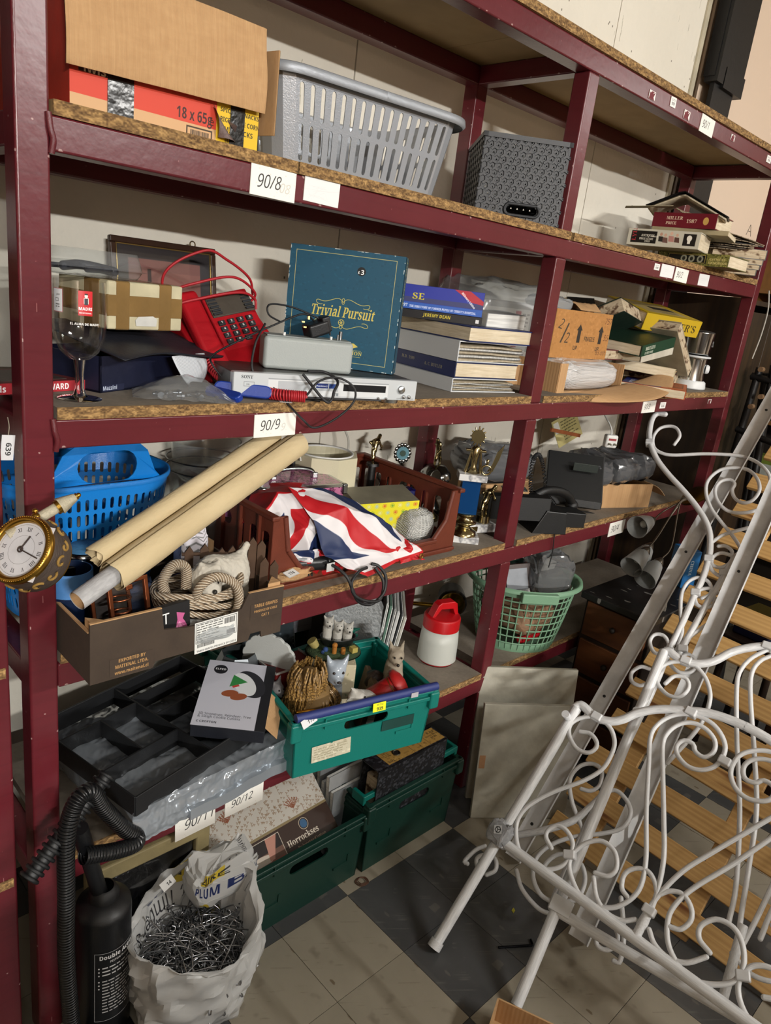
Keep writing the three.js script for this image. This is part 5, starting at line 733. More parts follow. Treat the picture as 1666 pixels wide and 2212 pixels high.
{ let t = thing('wall_card', 'black card with a pink feathered bird picture in the grape carton', 'card', [.175, YD + .018, .098], .12); t.rotation.x = -.1;
  add('card', box(.075, .082, .012, 0, .041, 0), soft('#111113', .5), t); print(t, 'bird_print', .074, .081, [0, .041, .0065], [0, 0, 0], 2600, (c, w, h) => { fillAll(c, w, h, '#0f0f11'); text(c, 'IT', w * .05, h * .42, h * .36, '#e8e8e6', 'sans-serif', { style: 'normal' }); c.fillStyle = '#b9588a'; c.beginPath(); c.moveTo(w * .6, h * .2); c.lineTo(w * .85, h * .28); c.lineTo(w * .78, h * .4); c.bezierCurveTo(w * .95, h * .6, w * .98, h * .8, w * .92, h); c.lineTo(w * .5, h); c.bezierCurveTo(w * .55, h * .7, w * .58, h * .5, w * .62, h * .4); c.fill(); c.strokeStyle = '#d88ab0'; c.lineWidth = 2; for (let i = 0; i < 20; i++) { c.beginPath(); c.moveTo(w * .68, h * .45); c.lineTo(w * (.5 + .45 * rnd()), h * rr(.6, 1)); c.stroke(); } c.fillStyle = '#3a3e66'; c.fillRect(w * .55, h * .92, w * .4, h * .08); });
  t = thing('copper_lantern', 'copper framed glass lantern lying in the grape carton', 'lantern', [.105, YD + .018, .045], .18); t.rotation.x = -.2; const cu = metal('#9a5a3c', .35);
  for (const [a, b, x, y] of [[.085, .009, 0, .004], [.085, .009, 0, .122], [.009, .122, -.038, .063], [.009, .122, .038, .063]]) for (const z of [.03, -.03]) add('frame_bar', rbox(a, b, .008, .002, x, y, z), cu, t); for (const x of [-.038, .038]) for (const y of [.004, .122]) add('frame_bar', rbox(.009, .009, .06, .002, x, y, 0), cu, t);
  add('dark_back', box(.07, .115, .003, 0, .062, -.03), soft('#2a2220', .5), t); add('pane', box(.07, .115, .0015, 0, .062, .03), glass, t); add('clasp', rbox(.014, .01, .006, .002, 0, .112, .034), cu, t); add('candle_ring', mg([tor(.016, .003, 0, .06, 0, PI / 2), tor(.02, .0025, 0, .085, 0, PI / 2)]), cu, t); add('bail', tube([[-.03, .126, 0], [-.02, .14, 0], [.02, .14, 0], [.03, .126, 0]], .002, 20), cu, t);
  t = add('bubble_wrap', crease(bagGeo(.09, .03, .07, .5, 4, 31, 24, 14), .4).translate(.25, YD + .02, .105), filmGrey); tag(t, 'crumpled clear wrap in the grape carton under the rope basket', 'wrapping');
  t = thing('blue_cup', 'blue two-tone football mug in the corner of the grape carton', 'mug', [.038, YD + .018, -.04], .3); add('body', lathe([[.0005, 0], [.038, 0], [.04, .01], [.04, .13], [.038, .13], [.036, .01], [.0005, .008]], 36), plast('#0e1e3a', .3), t); add('band', lathe([[.0402, .085], [.0404, .086], [.0404, .131], [.0375, .131]], 36), plast('#4f86c4', .3), t);
  t = thing('storage_jar', 'black jar with chrome collar and blue knitted lid behind the paper roll', 'jar', [.085, YD + .018, -.095], 0); add('body', rbox(.11, .12, .05, .006, 0, .06, -.0), plast('#101114', .25), t); add('collar', lathe([[.0005, .12], [.03, .12], [.031, .142], [.0005, .143]], 30), metal('#8e9294', .15), t); add('lid', lathe([[.032, .142], [.03, .152], [.015, .158], [.0005, .159]], 24), soft('#3f7aa8', .8), t);
  t = thing('glass_ornament', 'dark blue speckled glass bowl beside the blue basket', 'bowl', [.17, YD + .02, -.105], 0); add('bowl', lathe([[.0005, 0], [.03, 0], [.045, .05], [.05, .14], [.047, .14], [.042, .05], [.0005, .01]], 32), mat('#ffffff', .2, { map: canvasTex(256, 128, (c, w, h) => { fillAll(c, w, h, '#141c2c'); speck(c, w, h, 60, ['#8fb0c8', '#c8d4d8'], 3, 8); }) }), t);
  t = add('blue_net_bag', bagGeo(.07, .07, .05, .3, 3, 40, 20, 12).translate(.165, YD + .03, -.03), soft('#1d2c48', .7)); tag(t, 'dark blue mesh pouch in the grape carton', 'pouch');
  t = add('purple_packet', crease(bagGeo(.07, .15, .04, .25, 2, 44, 20, 14), .5).translate(.33, YD + .02, -.115), mat('#ffffff', .3, { map: canvasTex(128, 256, (c, w, h) => { fillAll(c, w, h, '#cfcbd2'); c.fillStyle = '#4a2a78'; c.fillRect(w * .55, 0, w * .16, h); c.fillRect(0, h * .6, w, h * .1); lines(c, w * .05, h * .2, w * .4, 6, h * .05, h * .015, '#777'); }), clearcoat: .4 })); tag(t, 'white and purple plastic packet behind the terrier ornament', 'packet');
}
{ // rolled paper
  const rollM = mat('#ffffff', .75, { map: dataTex(256, (u, v) => lerpc(hex('#b9a680'), hex('#cbb993'), pf(u, v, 6, 13, 4)), true, 1), bumpMap: T.bump, bumpScale: .0006 });
  const roll = (n, l, A, B, r, sd) => { const t = thing('paper_roll', l, 'paper roll', A), a = V(0, 0, 0), b = V(B[0] - A[0], B[1] - A[1], B[2] - A[2]), L = b.length(), q = new THREE.Quaternion().setFromUnitVectors(V(0, 0, 1), b.clone().normalize()); const g = sheet((u, v) => { const an = u * 2 * PI * 1.9 + sd, rad = r - .006 * u * 1.4 + .0012 * nz(u * 4, v * 9, sd); return [Math.cos(an) * rad, Math.sin(an) * rad, v * L + (v < .01 ? .012 * nz(u * 9, sd) : 0)]; }, 90, 24, .0008); g.applyQuaternion(q); const m = add('sheet', g, rollM, t); return [t, q, b, L]; };
  const [t, q, b, L] = roll('a', 'long cream paper roll slanting from the grape carton to the shelf above', [.062, 1.092, .085], [.553, 1.268, -.055], .031, 2.3);
  const core = new THREE.CylinderGeometry(.0175, .0175, L * .6, 32, 1, true).rotateX(PI / 2).translate(0, 0, L * .3 - .075); core.applyQuaternion(q); lab(add('cardboard_tube', core, soft('#b9b9ba', .7), t), 'white cardboard tube sticking out');
  const core2 = new THREE.CylinderGeometry(.0155, .0155, L * .6, 32, 1, true).rotateX(PI / 2).translate(0, 0, L * .3 - .0745); core2.applyQuaternion(q); add('tube_lining', core2, kraft, t);
  roll('b', 'second paper roll lying behind the cream one', [.045, 1.118, .05], [.51, 1.283, -.085], .021, .4);
}
// ---------------------------------------------------------------- telephones in the far bay
{ const bk = plast('#0e0f10', .45), bk2 = plast('#1a1b1d', .5);
  const deskPhone = (l, p, r, tilt) => { const t = thing('desk_phone', l, 'telephone', p, r, 'black office telephones'); t.rotation.x = tilt; add('base', put(extr([[-.09, 0], [.1, 0], [.1, .02], [-.07, .075], [-.09, .07]], .2, .004), -.1, 0, 0, 0, PI / 2, 0).translate(0, 0, 0), bk, t); for (let i = 0; i < 4; i++) for (let j = 0; j < 3; j++) add('key', rbox(.016, .006, .011, .002, .015 + j * .022, .046 - i * .0048, .0 + i * .017, .28), bk2, t); add('display', rbox(.09, .004, .03, .002, .03, .068, -.05, .28), plast('#2d3330', .2), t); return t; };
  deskPhone('black office telephone without its handset by the middle post', [1.53, YD + .04, -.13], -.55, -.05); const p2 = deskPhone('black office telephone standing on its edge', [1.93, YD + .1, -.15], -.85, 1.25);
  let t = thing('phone_stand', 'black wedge shaped telephone foot at the shelf edge', 'phone stand', [1.60, YD, -.035], -.5); add('wedge', put(extr([[-.06, 0], [.06, 0], [.05, .07], [-.02, .075]], .1, .003), 0, 0, -.05), bk, t); t = thing('phone_stand', 'smaller black wedge foot beside the label', 'phone stand', [1.735, YD, -.03], -.45); add('wedge', put(extr([[-.06, 0], [.05, 0], [.05, .045], [-.03, .05]], .07, .003), 0, 0, -.035), bk, t);
  t = thing('handset', 'black telephone handset with coiled cord leaning on the phones', 'handset', [1.72, YD + .075, -.10], .2); add('handle', tube([[-.09, .02, -.02], [-.06, .035, 0], [0, .03, .02], [.06, .01, .04], [.09, -.02, .05]], .016, 40), bk, t); add('earpiece', mg([sph(.024, -.095, .012, -.02, 1, .8, 1), sph(.024, .095, -.03, .05, 1, .8, 1)]), bk, t);
  const hx = [], pt = new THREE.CatmullRomCurve3([V(-.09, .0, -.03), V(-.08, .06, -.05), V(-.04, .13, -.07), V(0, .14, -.07), V(.03, .1, -.06), V(.05, .0, -.03), V(.07, -.04, .0)]), fr = pt.computeFrenetFrames(500); for (let i = 0; i <= 500; i++) { const p = pt.getPoint(i / 500), a = i / 500 * 48 * 2 * PI; hx.push(p.addScaledVector(fr.normals[i], Math.cos(a) * .006).addScaledVector(fr.binormals[i], Math.sin(a) * .006)); } add('coiled_cord', new THREE.TubeGeometry(new THREE.CatmullRomCurve3(hx), 800, .002, 4), bk2, t);
  add('line_cord', tube([[.09, -.04, .05], [.15, -.06, .06], [.22, -.072, .09], [.26, -.09, .105], [.28, -.13, .108]], .002, 40), bk, t);
  t = thing('hanging_cable', 'thin black cable hanging down over the rail', 'cable', [1.62, YD, .006]); add('cable', tube([[.02, .01, -.03], [.0, .005, -.002], [-.003, -.03, .003], [.004, -.08, .003], [.0, -.13, .002]], .002, 40), bk, t);
  t = thing('carton', 'long brown carton of black handsets in plastic bags', 'box', [2.18, YD, -.17], -.35); for (const [a, b, x, z] of [[.32, .004, 0, .12], [.32, .004, 0, -.12], [.004, .24, -.16, 0], [.004, .24, .16, 0]]) add('wall', box(a, .095, b, x, .0475, z), kraft, t); add('bottom', box(.32, .004, .24, 0, .002, 0), kraft, t); add('end_flap', sheet((u, v) => [.16 + v * .1, .09 - .05 * v * v, -.1 + u * .2], 6, 6, .003), kraft, t);
  for (let i = 0; i < 4; i++) { const q = thing('bagged_handset', 'black handset wrapped in a clear bag on the long carton', 'handset', [2.06 + i * .075, YD + .085 + .008 * (i % 2), -.17 + .02 * (i % 2)], -.5 + .2 * i, 'bagged handsets on the carton'); add('handset', capTube([[0, .02, -.09], [0, .045, 0], [0, .02, .09]], .022, 24), bk, q); add('bag', crease(bagGeo(.1, .1, .26, .25, 3, 50 + i, 24, 14), .5), mat('#9a9ca0', .15, { transmission: .75, thickness: 0 }), q); }
  t = thing('carton', 'small brown carton behind the desk phone', 'box', [1.66, YD, -.30], -.1); add('body', rbox(.24, .1, .14, .003, 0, .05, 0), kraft, t);
  t = thing('desk_phone', 'black telephone in clear wrap on the small carton', 'telephone', [1.63, YD + .1, -.31], -.3, 'black office telephones'); add('body', rbox(.2, .06, .16, .02, 0, .03, 0, .2), bk, t); add('bag', crease(bagGeo(.26, .12, .22, .3, 3, 60, 30, 18), .5), mat('#a6a8ac', .15, { transmission: .75, thickness: 0 }), t);
  t = thing('wooden_stick', 'orange wooden stick slanting across the phones', 'stick', [2.02, YD + .255, -.27], .1); add('stick', rbox(.26, .014, .008, .001, 0, 0, 0, 0, 0, -.16), soft('#8a4a22', .6), t);
  t = thing('leaflet', 'yellowed instruction leaflet leaning on the wall', 'leaflet', [2.22, YD + .19, -.36], .0); t.rotation.z = .25; t.rotation.x = -.4; print(t, 'leaflet_print', .2, .11, [0, .055, .001], [0, 0, 0], 1200, (c, w, h) => { fillAll(c, w, h, '#a59a66'); lines(c, w * .3, h * .15, w * .6, 7, h * .11, h * .04, '#5f5838'); c.fillStyle = '#c9c9c0'; c.fillRect(w * .04, h * .1, w * .2, h * .4); }); add('sheet', box(.2, .11, .001, 0, .055, 0), soft('#a59a66', .7), t);
  t = thing('mains_plug', 'white three pin mains plug hanging on its flex', 'plug', [2.06, YD + .26, -.10], -.6); add('body', rbox(.048, .05, .03, .008, 0, 0, 0), plast('#d2d2ce', .35), t); add('fuse_label', box(.03, .008, .001, 0, .008, .0156), soft('#a3353a'), t); for (const x of [-.011, .011]) add('pin', rbox(.006, .007, .02, .001, x, -.008, .022), metal('#8d8a7a', .3), t); add('flex', tube([[0, .022, 0], [.0, .05, -.02], [-.005, .1, -.1], [.0, .16, -.12]], .003, 30), plast('#d2d2ce', .4), t);
}
// ---------------------------------------------------------------- neighbouring rack at the left edge, clock
{ const t = thing('shelving_rack', 'edge of a second maroon rack standing left of the near post', 'shelving'); add('post', post(-.133, 0, 2.4, -.0255), paint, t); add('post', post(-.133, 0, 2.3, -RD + .025), paint, t);
  for (const y of YS) { add('front_rail', rbox(1.2, .05, .05, .004, -.733, y - .025, -.025), paint, t); add('back_rail', rbox(1.2, .05, .05, .004, -.733, y - .025, -RD + .025), paint, t); const b = add('shelf_board', box(1.2, .02, RD - .01, -.69, y + .0102, -RD / 2), dust, t); add('raw_edge', box(1.2, .02, .003, -.69, y + .0102, .0005), chip, b); }
  let b = thing('carton', 'cream and brown taped carton on the neighbouring rack', 'box', [-.22, YC + .13, -.2], 0); add('body', rbox(.3, .1, .2, .004, 0, .05, 0), soft('#b3a986', .7), b); print(b, 'side_print', .3, .1, [0, .05, .1006], [0, 0, 0], 1200, (c, w, h) => { fillAll(c, w, h, '#b5ab88'); c.fillStyle = '#8a7248'; c.fillRect(0, h * .22, w, h * .5); lines(c, 0, h * .76, w, 3, h * .07, h * .03, '#4a4230'); for (let i = 0; i < 40; i++) { c.fillStyle = '#5f5030'; c.fillRect(i * w / 40, h * .26, 2, h * .4); } });
  b = thing('carton', 'dark grey carton under the cream one on the neighbouring rack', 'box', [-.24, YC, -.2], 0); add('body', rbox(.3, .128, .2, .004, 0, .064, 0), soft('#1b1b1d', .6), b);
  b = thing('framed_picture', 'black framed picture standing at the back of the neighbouring rack', 'picture', [-.2, YC + .232, -.36], 0); b.rotation.x = -.1; add('frame', extr([[-.12, 0], [.12, 0], [.12, .19], [-.12, .19]], .015, .002, [[[-.1, .02], [.1, .02], [.1, .17], [-.1, .17]]]), soft('#15161c', .4), b); add('mount', box(.2, .15, .002, 0, .095, .004), soft('#c9c8c2', .7), b);
  b = add('plastic_sack', crease(bagGeo(.3, .24, .25, .3, 3, 70, 30, 20), .5).translate(-.2, YB, -.2), mat('#b9bcb8', .3, { transmission: .4, thickness: 0 })); tag(b, 'crumpled translucent sack on the neighbouring rack', 'bag');
  b = thing('black_case', 'glossy black case on the bottom shelf of the neighbouring rack', 'case', [-.15, YE, -.25], .2); add('shell', rbox(.24, .3, .12, .04, 0, .15, 0), plast('#0d0e10', .2), b); add('latch', rbox(.014, .02, .01, .003, .09, .2, .062), metal('#9a8a5a', .3), b);
  b = thing('swing_tag', 'white paper tag numbered 639 on a string', 'tag', [-.068, 1.305, -.02], .2); print(b, 'tag_print', .022, .042, [0, 0, .0008], [0, 0, -.12], 3000, (c, w, h) => { fillAll(c, w, h, '#d5d6d8'); text(c, '639', w * .35, h * .3, w * .6, '#222', 'sans-serif', { rot: PI / 2 }); }); add('card', box(.022, .042, .0008, 0, 0, 0, 0, 0, -.12), soft('#d0d1d2'), b); add('string', tube([[.002, .02, 0], [.004, .035, 0], [.002, .05, 0]], .0008, 10), soft('#b9b09a'), b);
}
{ const t = thing('ornate_clock', 'gilt watch shaped clock with roman dial hanging at the rack end', 'clock', [-.100, 1.186, .135]); t.quaternion.setFromUnitVectors(V(0, 0, 1), V(-.72, .56, .36).normalize());
  const gd = metal('#a9843a', .28), R = .052; t.rotateZ(-.9);
  add('drum', put(lathe([[R * .96, -.046], [R * 1.05, -.042], [R * 1.08, -.022], [R * 1.02, -.002], [R, 0]], 60), 0, 0, 0, PI / 2), soft('#4a3f38', .5), t); add('drum_back', put(cyl(R, R, .003, 0, 0, 0, 0, 0, 0, 48), 0, 0, -.046, PI / 2), gd, t);
  for (let i = 0; i < 14; i++) { const a = i * 2 * PI / 14; const s = []; for (let k = 0; k < 14; k++) { const q = k / 13 * 5.2, rr2 = .009 * (1 - k / 16); s.push(V((R * 1.085) * Math.cos(a + (rr2 * Math.cos(q) + .004) / R), (R * 1.085) * Math.sin(a + (rr2 * Math.cos(q) + .004) / R), -.022 + rr2 * Math.sin(q) * (i % 2 ? 1 : -1))); } add('scroll_ornament', new THREE.TubeGeometry(new THREE.CatmullRomCurve3(s), 40, .0022, 6), soft('#b08a44', .4), t); }
  add('bezel', put(lathe([[R * 1.02, -.004], [R * 1.05, .002], [R, .008], [R * .9, .01], [R * .84, .006], [R * .82, .001]], 60), 0, 0, 0, PI / 2), gd, t); const bd = sph(.0013, 0, 0, 0, 1, 1, 1, 6, 4), beads = []; for (let i = 0; i < 90; i++) beads.push(bd.clone().translate(R * .985 * Math.cos(i * PI / 45), R * .985 * Math.sin(i * PI / 45), .0085)); add('beading', mg(beads), gd, t);
  print(t, 'dial', R * 1.66, R * 1.66, [0, 0, .0015], [0, 0, .55], 6000, (c, w, h) => { fillAll(c, w, h, '#d3d3d8'); c.strokeStyle = '#555'; c.lineWidth = 2; c.beginPath(); c.arc(w / 2, h / 2, w * .26, 0, 7); c.stroke(); c.beginPath(); c.arc(w / 2, h / 2, w * .46, 0, 7); c.stroke(); const rn = ['XII', 'I', 'II', 'III', 'IIII', 'V', 'VI', 'VII', 'VIII', 'IX', 'X', 'XI']; for (let i = 0; i < 12; i++) { c.save(); c.translate(w / 2, h / 2); c.rotate(i * PI / 6); text(c, rn[i], 0, -w * .34, w * .1, '#2b2b30', 'serif', { align: 'center', sx: .7 }); c.restore(); } });
  add('hand', mg([bar([0, 0, .004], [.024 * Math.sin(-.2), .024 * Math.cos(-.2), .004], .0012), bar([0, 0, .0045], [.034, .012, .0045], .0009), tor(.004, .0012, 0, 0, .004)]), plast('#3a2c28', .4), t); add('crystal', put(lathe([[.0005, .0085], [R * .5, .008], [R * .86, .0055]], 40), 0, 0, 0, PI / 2), glass, t);
  t.updateMatrixWorld(true); const inv = t.matrixWorld.clone().invert(), W = p => V(...p).applyMatrix4(inv).toArray(), iv = soft('#c4bba2', .5);
  add('rod', mg([bar(W([-.108, 1.198, .10]), W([-.032, 1.236, .10]), .0085, .0085, 20)]), iv, t); add('gilt_collar', mg([bar(W([-.066, 1.219, .10]), W([-.062, 1.221, .10]), .0115), bar(W([-.036, 1.234, .10]), W([-.031, 1.2365, .10]), .0115), sph(.007, ...W([-.07, 1.226, .108])), sph(.006, ...W([-.06, 1.213, .11])), sph(.0045, ...W([-.0685, 1.234, .102])), bar(W([-.007, 1.2485, .10]), W([-.003, 1.2505, .10]), .0055), sph(.004, ...W([-.001, 1.2515, .10]))]), gd, t); add('finial', bar(W([-.031, 1.2365, .10]), W([-.006, 1.249, .10]), .0145, .0065, 6), iv, t);
}

// ================================================================ bottom shelf
const rep = (t, n) => { const m = t.children[t.children.length - 1].material.map; m.wrapS = m.wrapT = THREE.RepeatWrapping; m.repeat.set(n, n); };
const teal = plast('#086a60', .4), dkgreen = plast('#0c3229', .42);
// supermarket style stacking crate
function groceryCrate(label, p, r, w, h, d, m, o = {}) {
  const t = thing('grocery_crate', label, 'crate', p, r), tp = .05; const wall = (len, hole, z, ry) => { const hs = hole ? [stad(0, h * .74, .13, .032)] : [], g = extr([[-len / 2 * (1 - tp), 0], [len / 2 * (1 - tp), 0], [len / 2, h], [-len / 2, h]], .004, 0, hs); g.translate(0, 0, -.004); const q = g.attributes.position; for (let i = 0; i < q.count; i++) q.setZ(i, q.getZ(i) + z - tp * z * (1 - q.getY(i) / h)); g.computeVertexNormals(); return g.rotateY(ry); };
  add('wall', wall(w, 1, d / 2, 0), m, t); add('wall', wall(w, 1, d / 2, PI), m, t); add('wall', wall(d, 0, w / 2, PI / 2), m, t); add('wall', wall(d, 0, w / 2, -PI / 2), m, t); add('bottom', box(w * .95, .005, d * .95, 0, .003, 0), m, t);
  for (const [a, b, x, z] of [[w + .02, .016, 0, d / 2], [w + .02, .016, 0, -d / 2], [.016, d + .02, w / 2, 0], [.016, d + .02, -w / 2, 0]]) { add('rim', mg([rbox(a, .008, b, .003, x, h, z), rbox(a, .012, b, .003, x, h - .02, z)]), m, t); }
  for (const s of [-1, 1]) { for (const q of [-1, 1]) add('corner', rbox(.03, .05, .03, .006, s * (w / 2 - .002), h - .026, q * (d / 2 - .002)), m, t); for (const x of [-.3, .3]) { add('rib', box(.004, .03, .012, x * w, h - .02, s * d / 2), m, t); add('rib', mg([box(.05, .008, .006, x * w, h * .35, s * (d / 2 * .97)), box(.006, .03, .006, x * w + .027, h * .41, s * (d / 2 * .97))]), m, t); } }
  return t;
}
{ const t = thing('film_package', 'flat package in crinkled silver grey plastic under the black tray', 'package', [.338, YE, -.16], .08);
  const gg = new THREE.BoxGeometry(.46, .08, .39, 110, 12, 90), q = gg.attributes.position; for (let i = 0; i < q.count; i++) { const x = q.getX(i), y = q.getY(i), z = q.getZ(i), n = .006 * fbm(x * 7, y * 26, z * 12) + .009 * Math.abs(nz(x * 5 + z * 9, y * 55, z * 16)) + .006 * Math.abs(nz(x * 26, y * 30 + x * 9, z * 26)) + .003 * Math.abs(nz(x * 60 + z * 20, y * 50, z * 60)); q.setXYZ(i, x * (1 + n * 1.5), y + .042 + (y > 0 ? n * 1.2 : 0), z + Math.sign(z) * (Math.abs(z) > .185 ? n * 1.6 : 0)); } gg.computeVertexNormals();
  add('wrapping', triUV(gg), mat('#9aa1a8', .22, { metalness: .5, clearcoat: .4 }), t);
  const g2 = new THREE.BoxGeometry(.3, .03, .1, 40, 4, 14), q2 = g2.attributes.position; for (let i = 0; i < q2.count; i++) { const x = q2.getX(i), y = q2.getY(i), z = q2.getZ(i); q2.setXYZ(i, x, y * (1 - .5 * Math.abs(x)) + .006 * nz(x * 20, z * 20), z + .01 * nz(x * 12, 4)); } g2.computeVertexNormals(); add('folded_edge', g2.translate(.05, .016, .162), mat('#9aa1a8', .22, { metalness: .5, clearcoat: .4 }), t);
}
{ const t = thing('divider_tray', 'black plastic tray divided into rectangular compartments', 'tray', [.293, YE + .088, -.155], .22), m = plast('#17181a', .45), w = .42, d = .35, h = .05, th = .004; t.rotation.z = .03; t.rotation.x = .02;
  for (const [a, b, x, z] of [[w, th, 0, d / 2], [w, th, 0, -d / 2], [th, d, w / 2, 0], [th, d, -w / 2, 0]]) add('outer_wall', rbox(a, h, b + .001, .0015, x, h / 2, z), m, t);
  add('divider', box(th, h * .9, d, -.0, h * .45, 0), m, t); for (const [x0, x1, z] of [[-w / 2, 0, -.09], [-w / 2, 0, .06], [0, w / 2, -.02], [0, w / 2, .09], [0, w / 2, -.11]]) add('divider', box(x1 - x0, h * .9, th, (x0 + x1) / 2, h * .45, z), m, t); for (const [x, z0, z1] of [[-.1, -.09, .06], [.11, -.02, .09]]) add('divider', box(th, h * .9, z1 - z0, x, h * .45, (z0 + z1) / 2), m, t);
  lab(add('sticker', box(.02, .012, .0006, -.17, .03, -.0915), soft('#b9c4c8')), 'small label'); t.add(scene.children[scene.children.length - 1]);
}
{ const t = thing('cutter_box', 'black and white festive cookie cutter box with an open end', 'box', [.452, YE + .148, -.085], -.72); t.rotation.z = -.03; t.rotation.x = .16; const w = .17, h = .036, d = .235; add('box', rbox(w, h, d, .002, 0, h / 2, 0), soft('#1a1d26', .5), t);
  print(t, 'lid_print', w, d, [0, h + .0006, 0], [-PI / 2, 0, 0], 2200, (c, W, H) => { fillAll(c, W, H, '#b9bac4'); c.fillStyle = '#16171c'; c.fillRect(W * .86, 0, W * .14, H); c.save(); c.translate(W * .5, H * .4); c.rotate(-.5); c.fillStyle = '#23242a'; c.beginPath(); c.ellipse(W * .2, 0, W * .2, H * .22, 0, 0, 7); c.fill(); c.fillStyle = '#cfd2d4'; c.beginPath(); c.ellipse(W * .12, -H * .02, W * .15, H * .19, 0, 0, 7); c.fill(); c.fillStyle = '#2e7a3c'; c.beginPath(); c.moveTo(W * .05, -H * .2); c.lineTo(W * .18, -H * .04); c.lineTo(-W * .1, -H * .04); c.fill(); c.fillStyle = '#8a4a2c'; c.beginPath(); c.ellipse(-W * .14, H * .06, W * .12, H * .05, .3, 0, 7); c.fill(); c.beginPath(); c.ellipse(-W * .05, H * .14, W * .12, H * .05, .2, 0, 7); c.fill(); c.fillStyle = '#b23a34'; c.fillRect(-W * .06, -H * .04, W * .1, H * .03); c.restore(); c.fillStyle = '#16171c'; c.beginPath(); c.arc(W * .2, H * .14, W * .1, 0, 7); c.fill(); text(c, 'ELFED', W * .2, H * .15, W * .055, '#ddd', 'sans-serif', { align: 'center' }); text(c, '3D Snowman, Reindeer, Tree', W * .06, H * .84, W * .062, '#2a2b30', 'sans-serif', { style: 'normal', sx: .9 }); text(c, '& Sleigh Cookie Cutters', W * .06, H * .88, W * .062, '#2a2b30', 'sans-serif', { style: 'normal', sx: .9 }); text(c, 'C CROFTON', W * .06, H * .95, W * .05, '#2a2b30'); });
  add('open_flap', sheet((u, v) => [w / 2 + v * .03, h - .004 - .03 * v, -.02 + u * .12], 6, 6, .001), kraft, t);
}
{ const t = groceryCrate('bright teal crate of dog ornaments with a blue lid bar and yellow 935 ticket', [.745, YE, -.03], -.2, .41, .165, .30, teal);
  lab(add('blue_bar', bar([-.205, .178, .152], [.21, .178, .152], .011), plast('#27336e', .4), t), 'blue bar along the rim'); print(t, 'paper_label', .11, .045, [-.095, .06, .1495], [-.05, 0, .03], 1600, (c, w, h) => { fillAll(c, w, h, '#b9b39c'); lines(c, w * .06, h * .2, w * .85, 5, h * .15, h * .05, '#8f8870'); speck(c, w, h, 60, ['#a29c84', '#cbc5ae'], 3, 10); });
  print(t, 'yellow_ticket', .038, .024, [.02, .168, .1685], [-.1, 0, .0], 3000, (c, w, h) => { fillAll(c, w, h, '#dfe01c'); text(c, '935', w * .55, h * .88, h * .5, '#222', 'sans-serif', { align: 'center' }); lines(c, w * .3, h * .15, w * .5, 2, h * .12, h * .05, '#8a8a20'); }); print(t, 'white_tag', .045, .02, [-.175, .172, .164], [-.5, .2, .2], 3000, (c, w, h) => { fillAll(c, w, h, '#d2d4d6'); text(c, '175', w * .4, h * .75, h * .6, '#222'); }); add('small_ticket', box(.022, .014, .0008, .13, .175, .1645), soft('#c9c6cc'), t);
  add('lettering_smudge', box(.1, .03, .0006, .1, .09, .149), mat('#0a3f38', .6, { map: T.mott }), t);
}
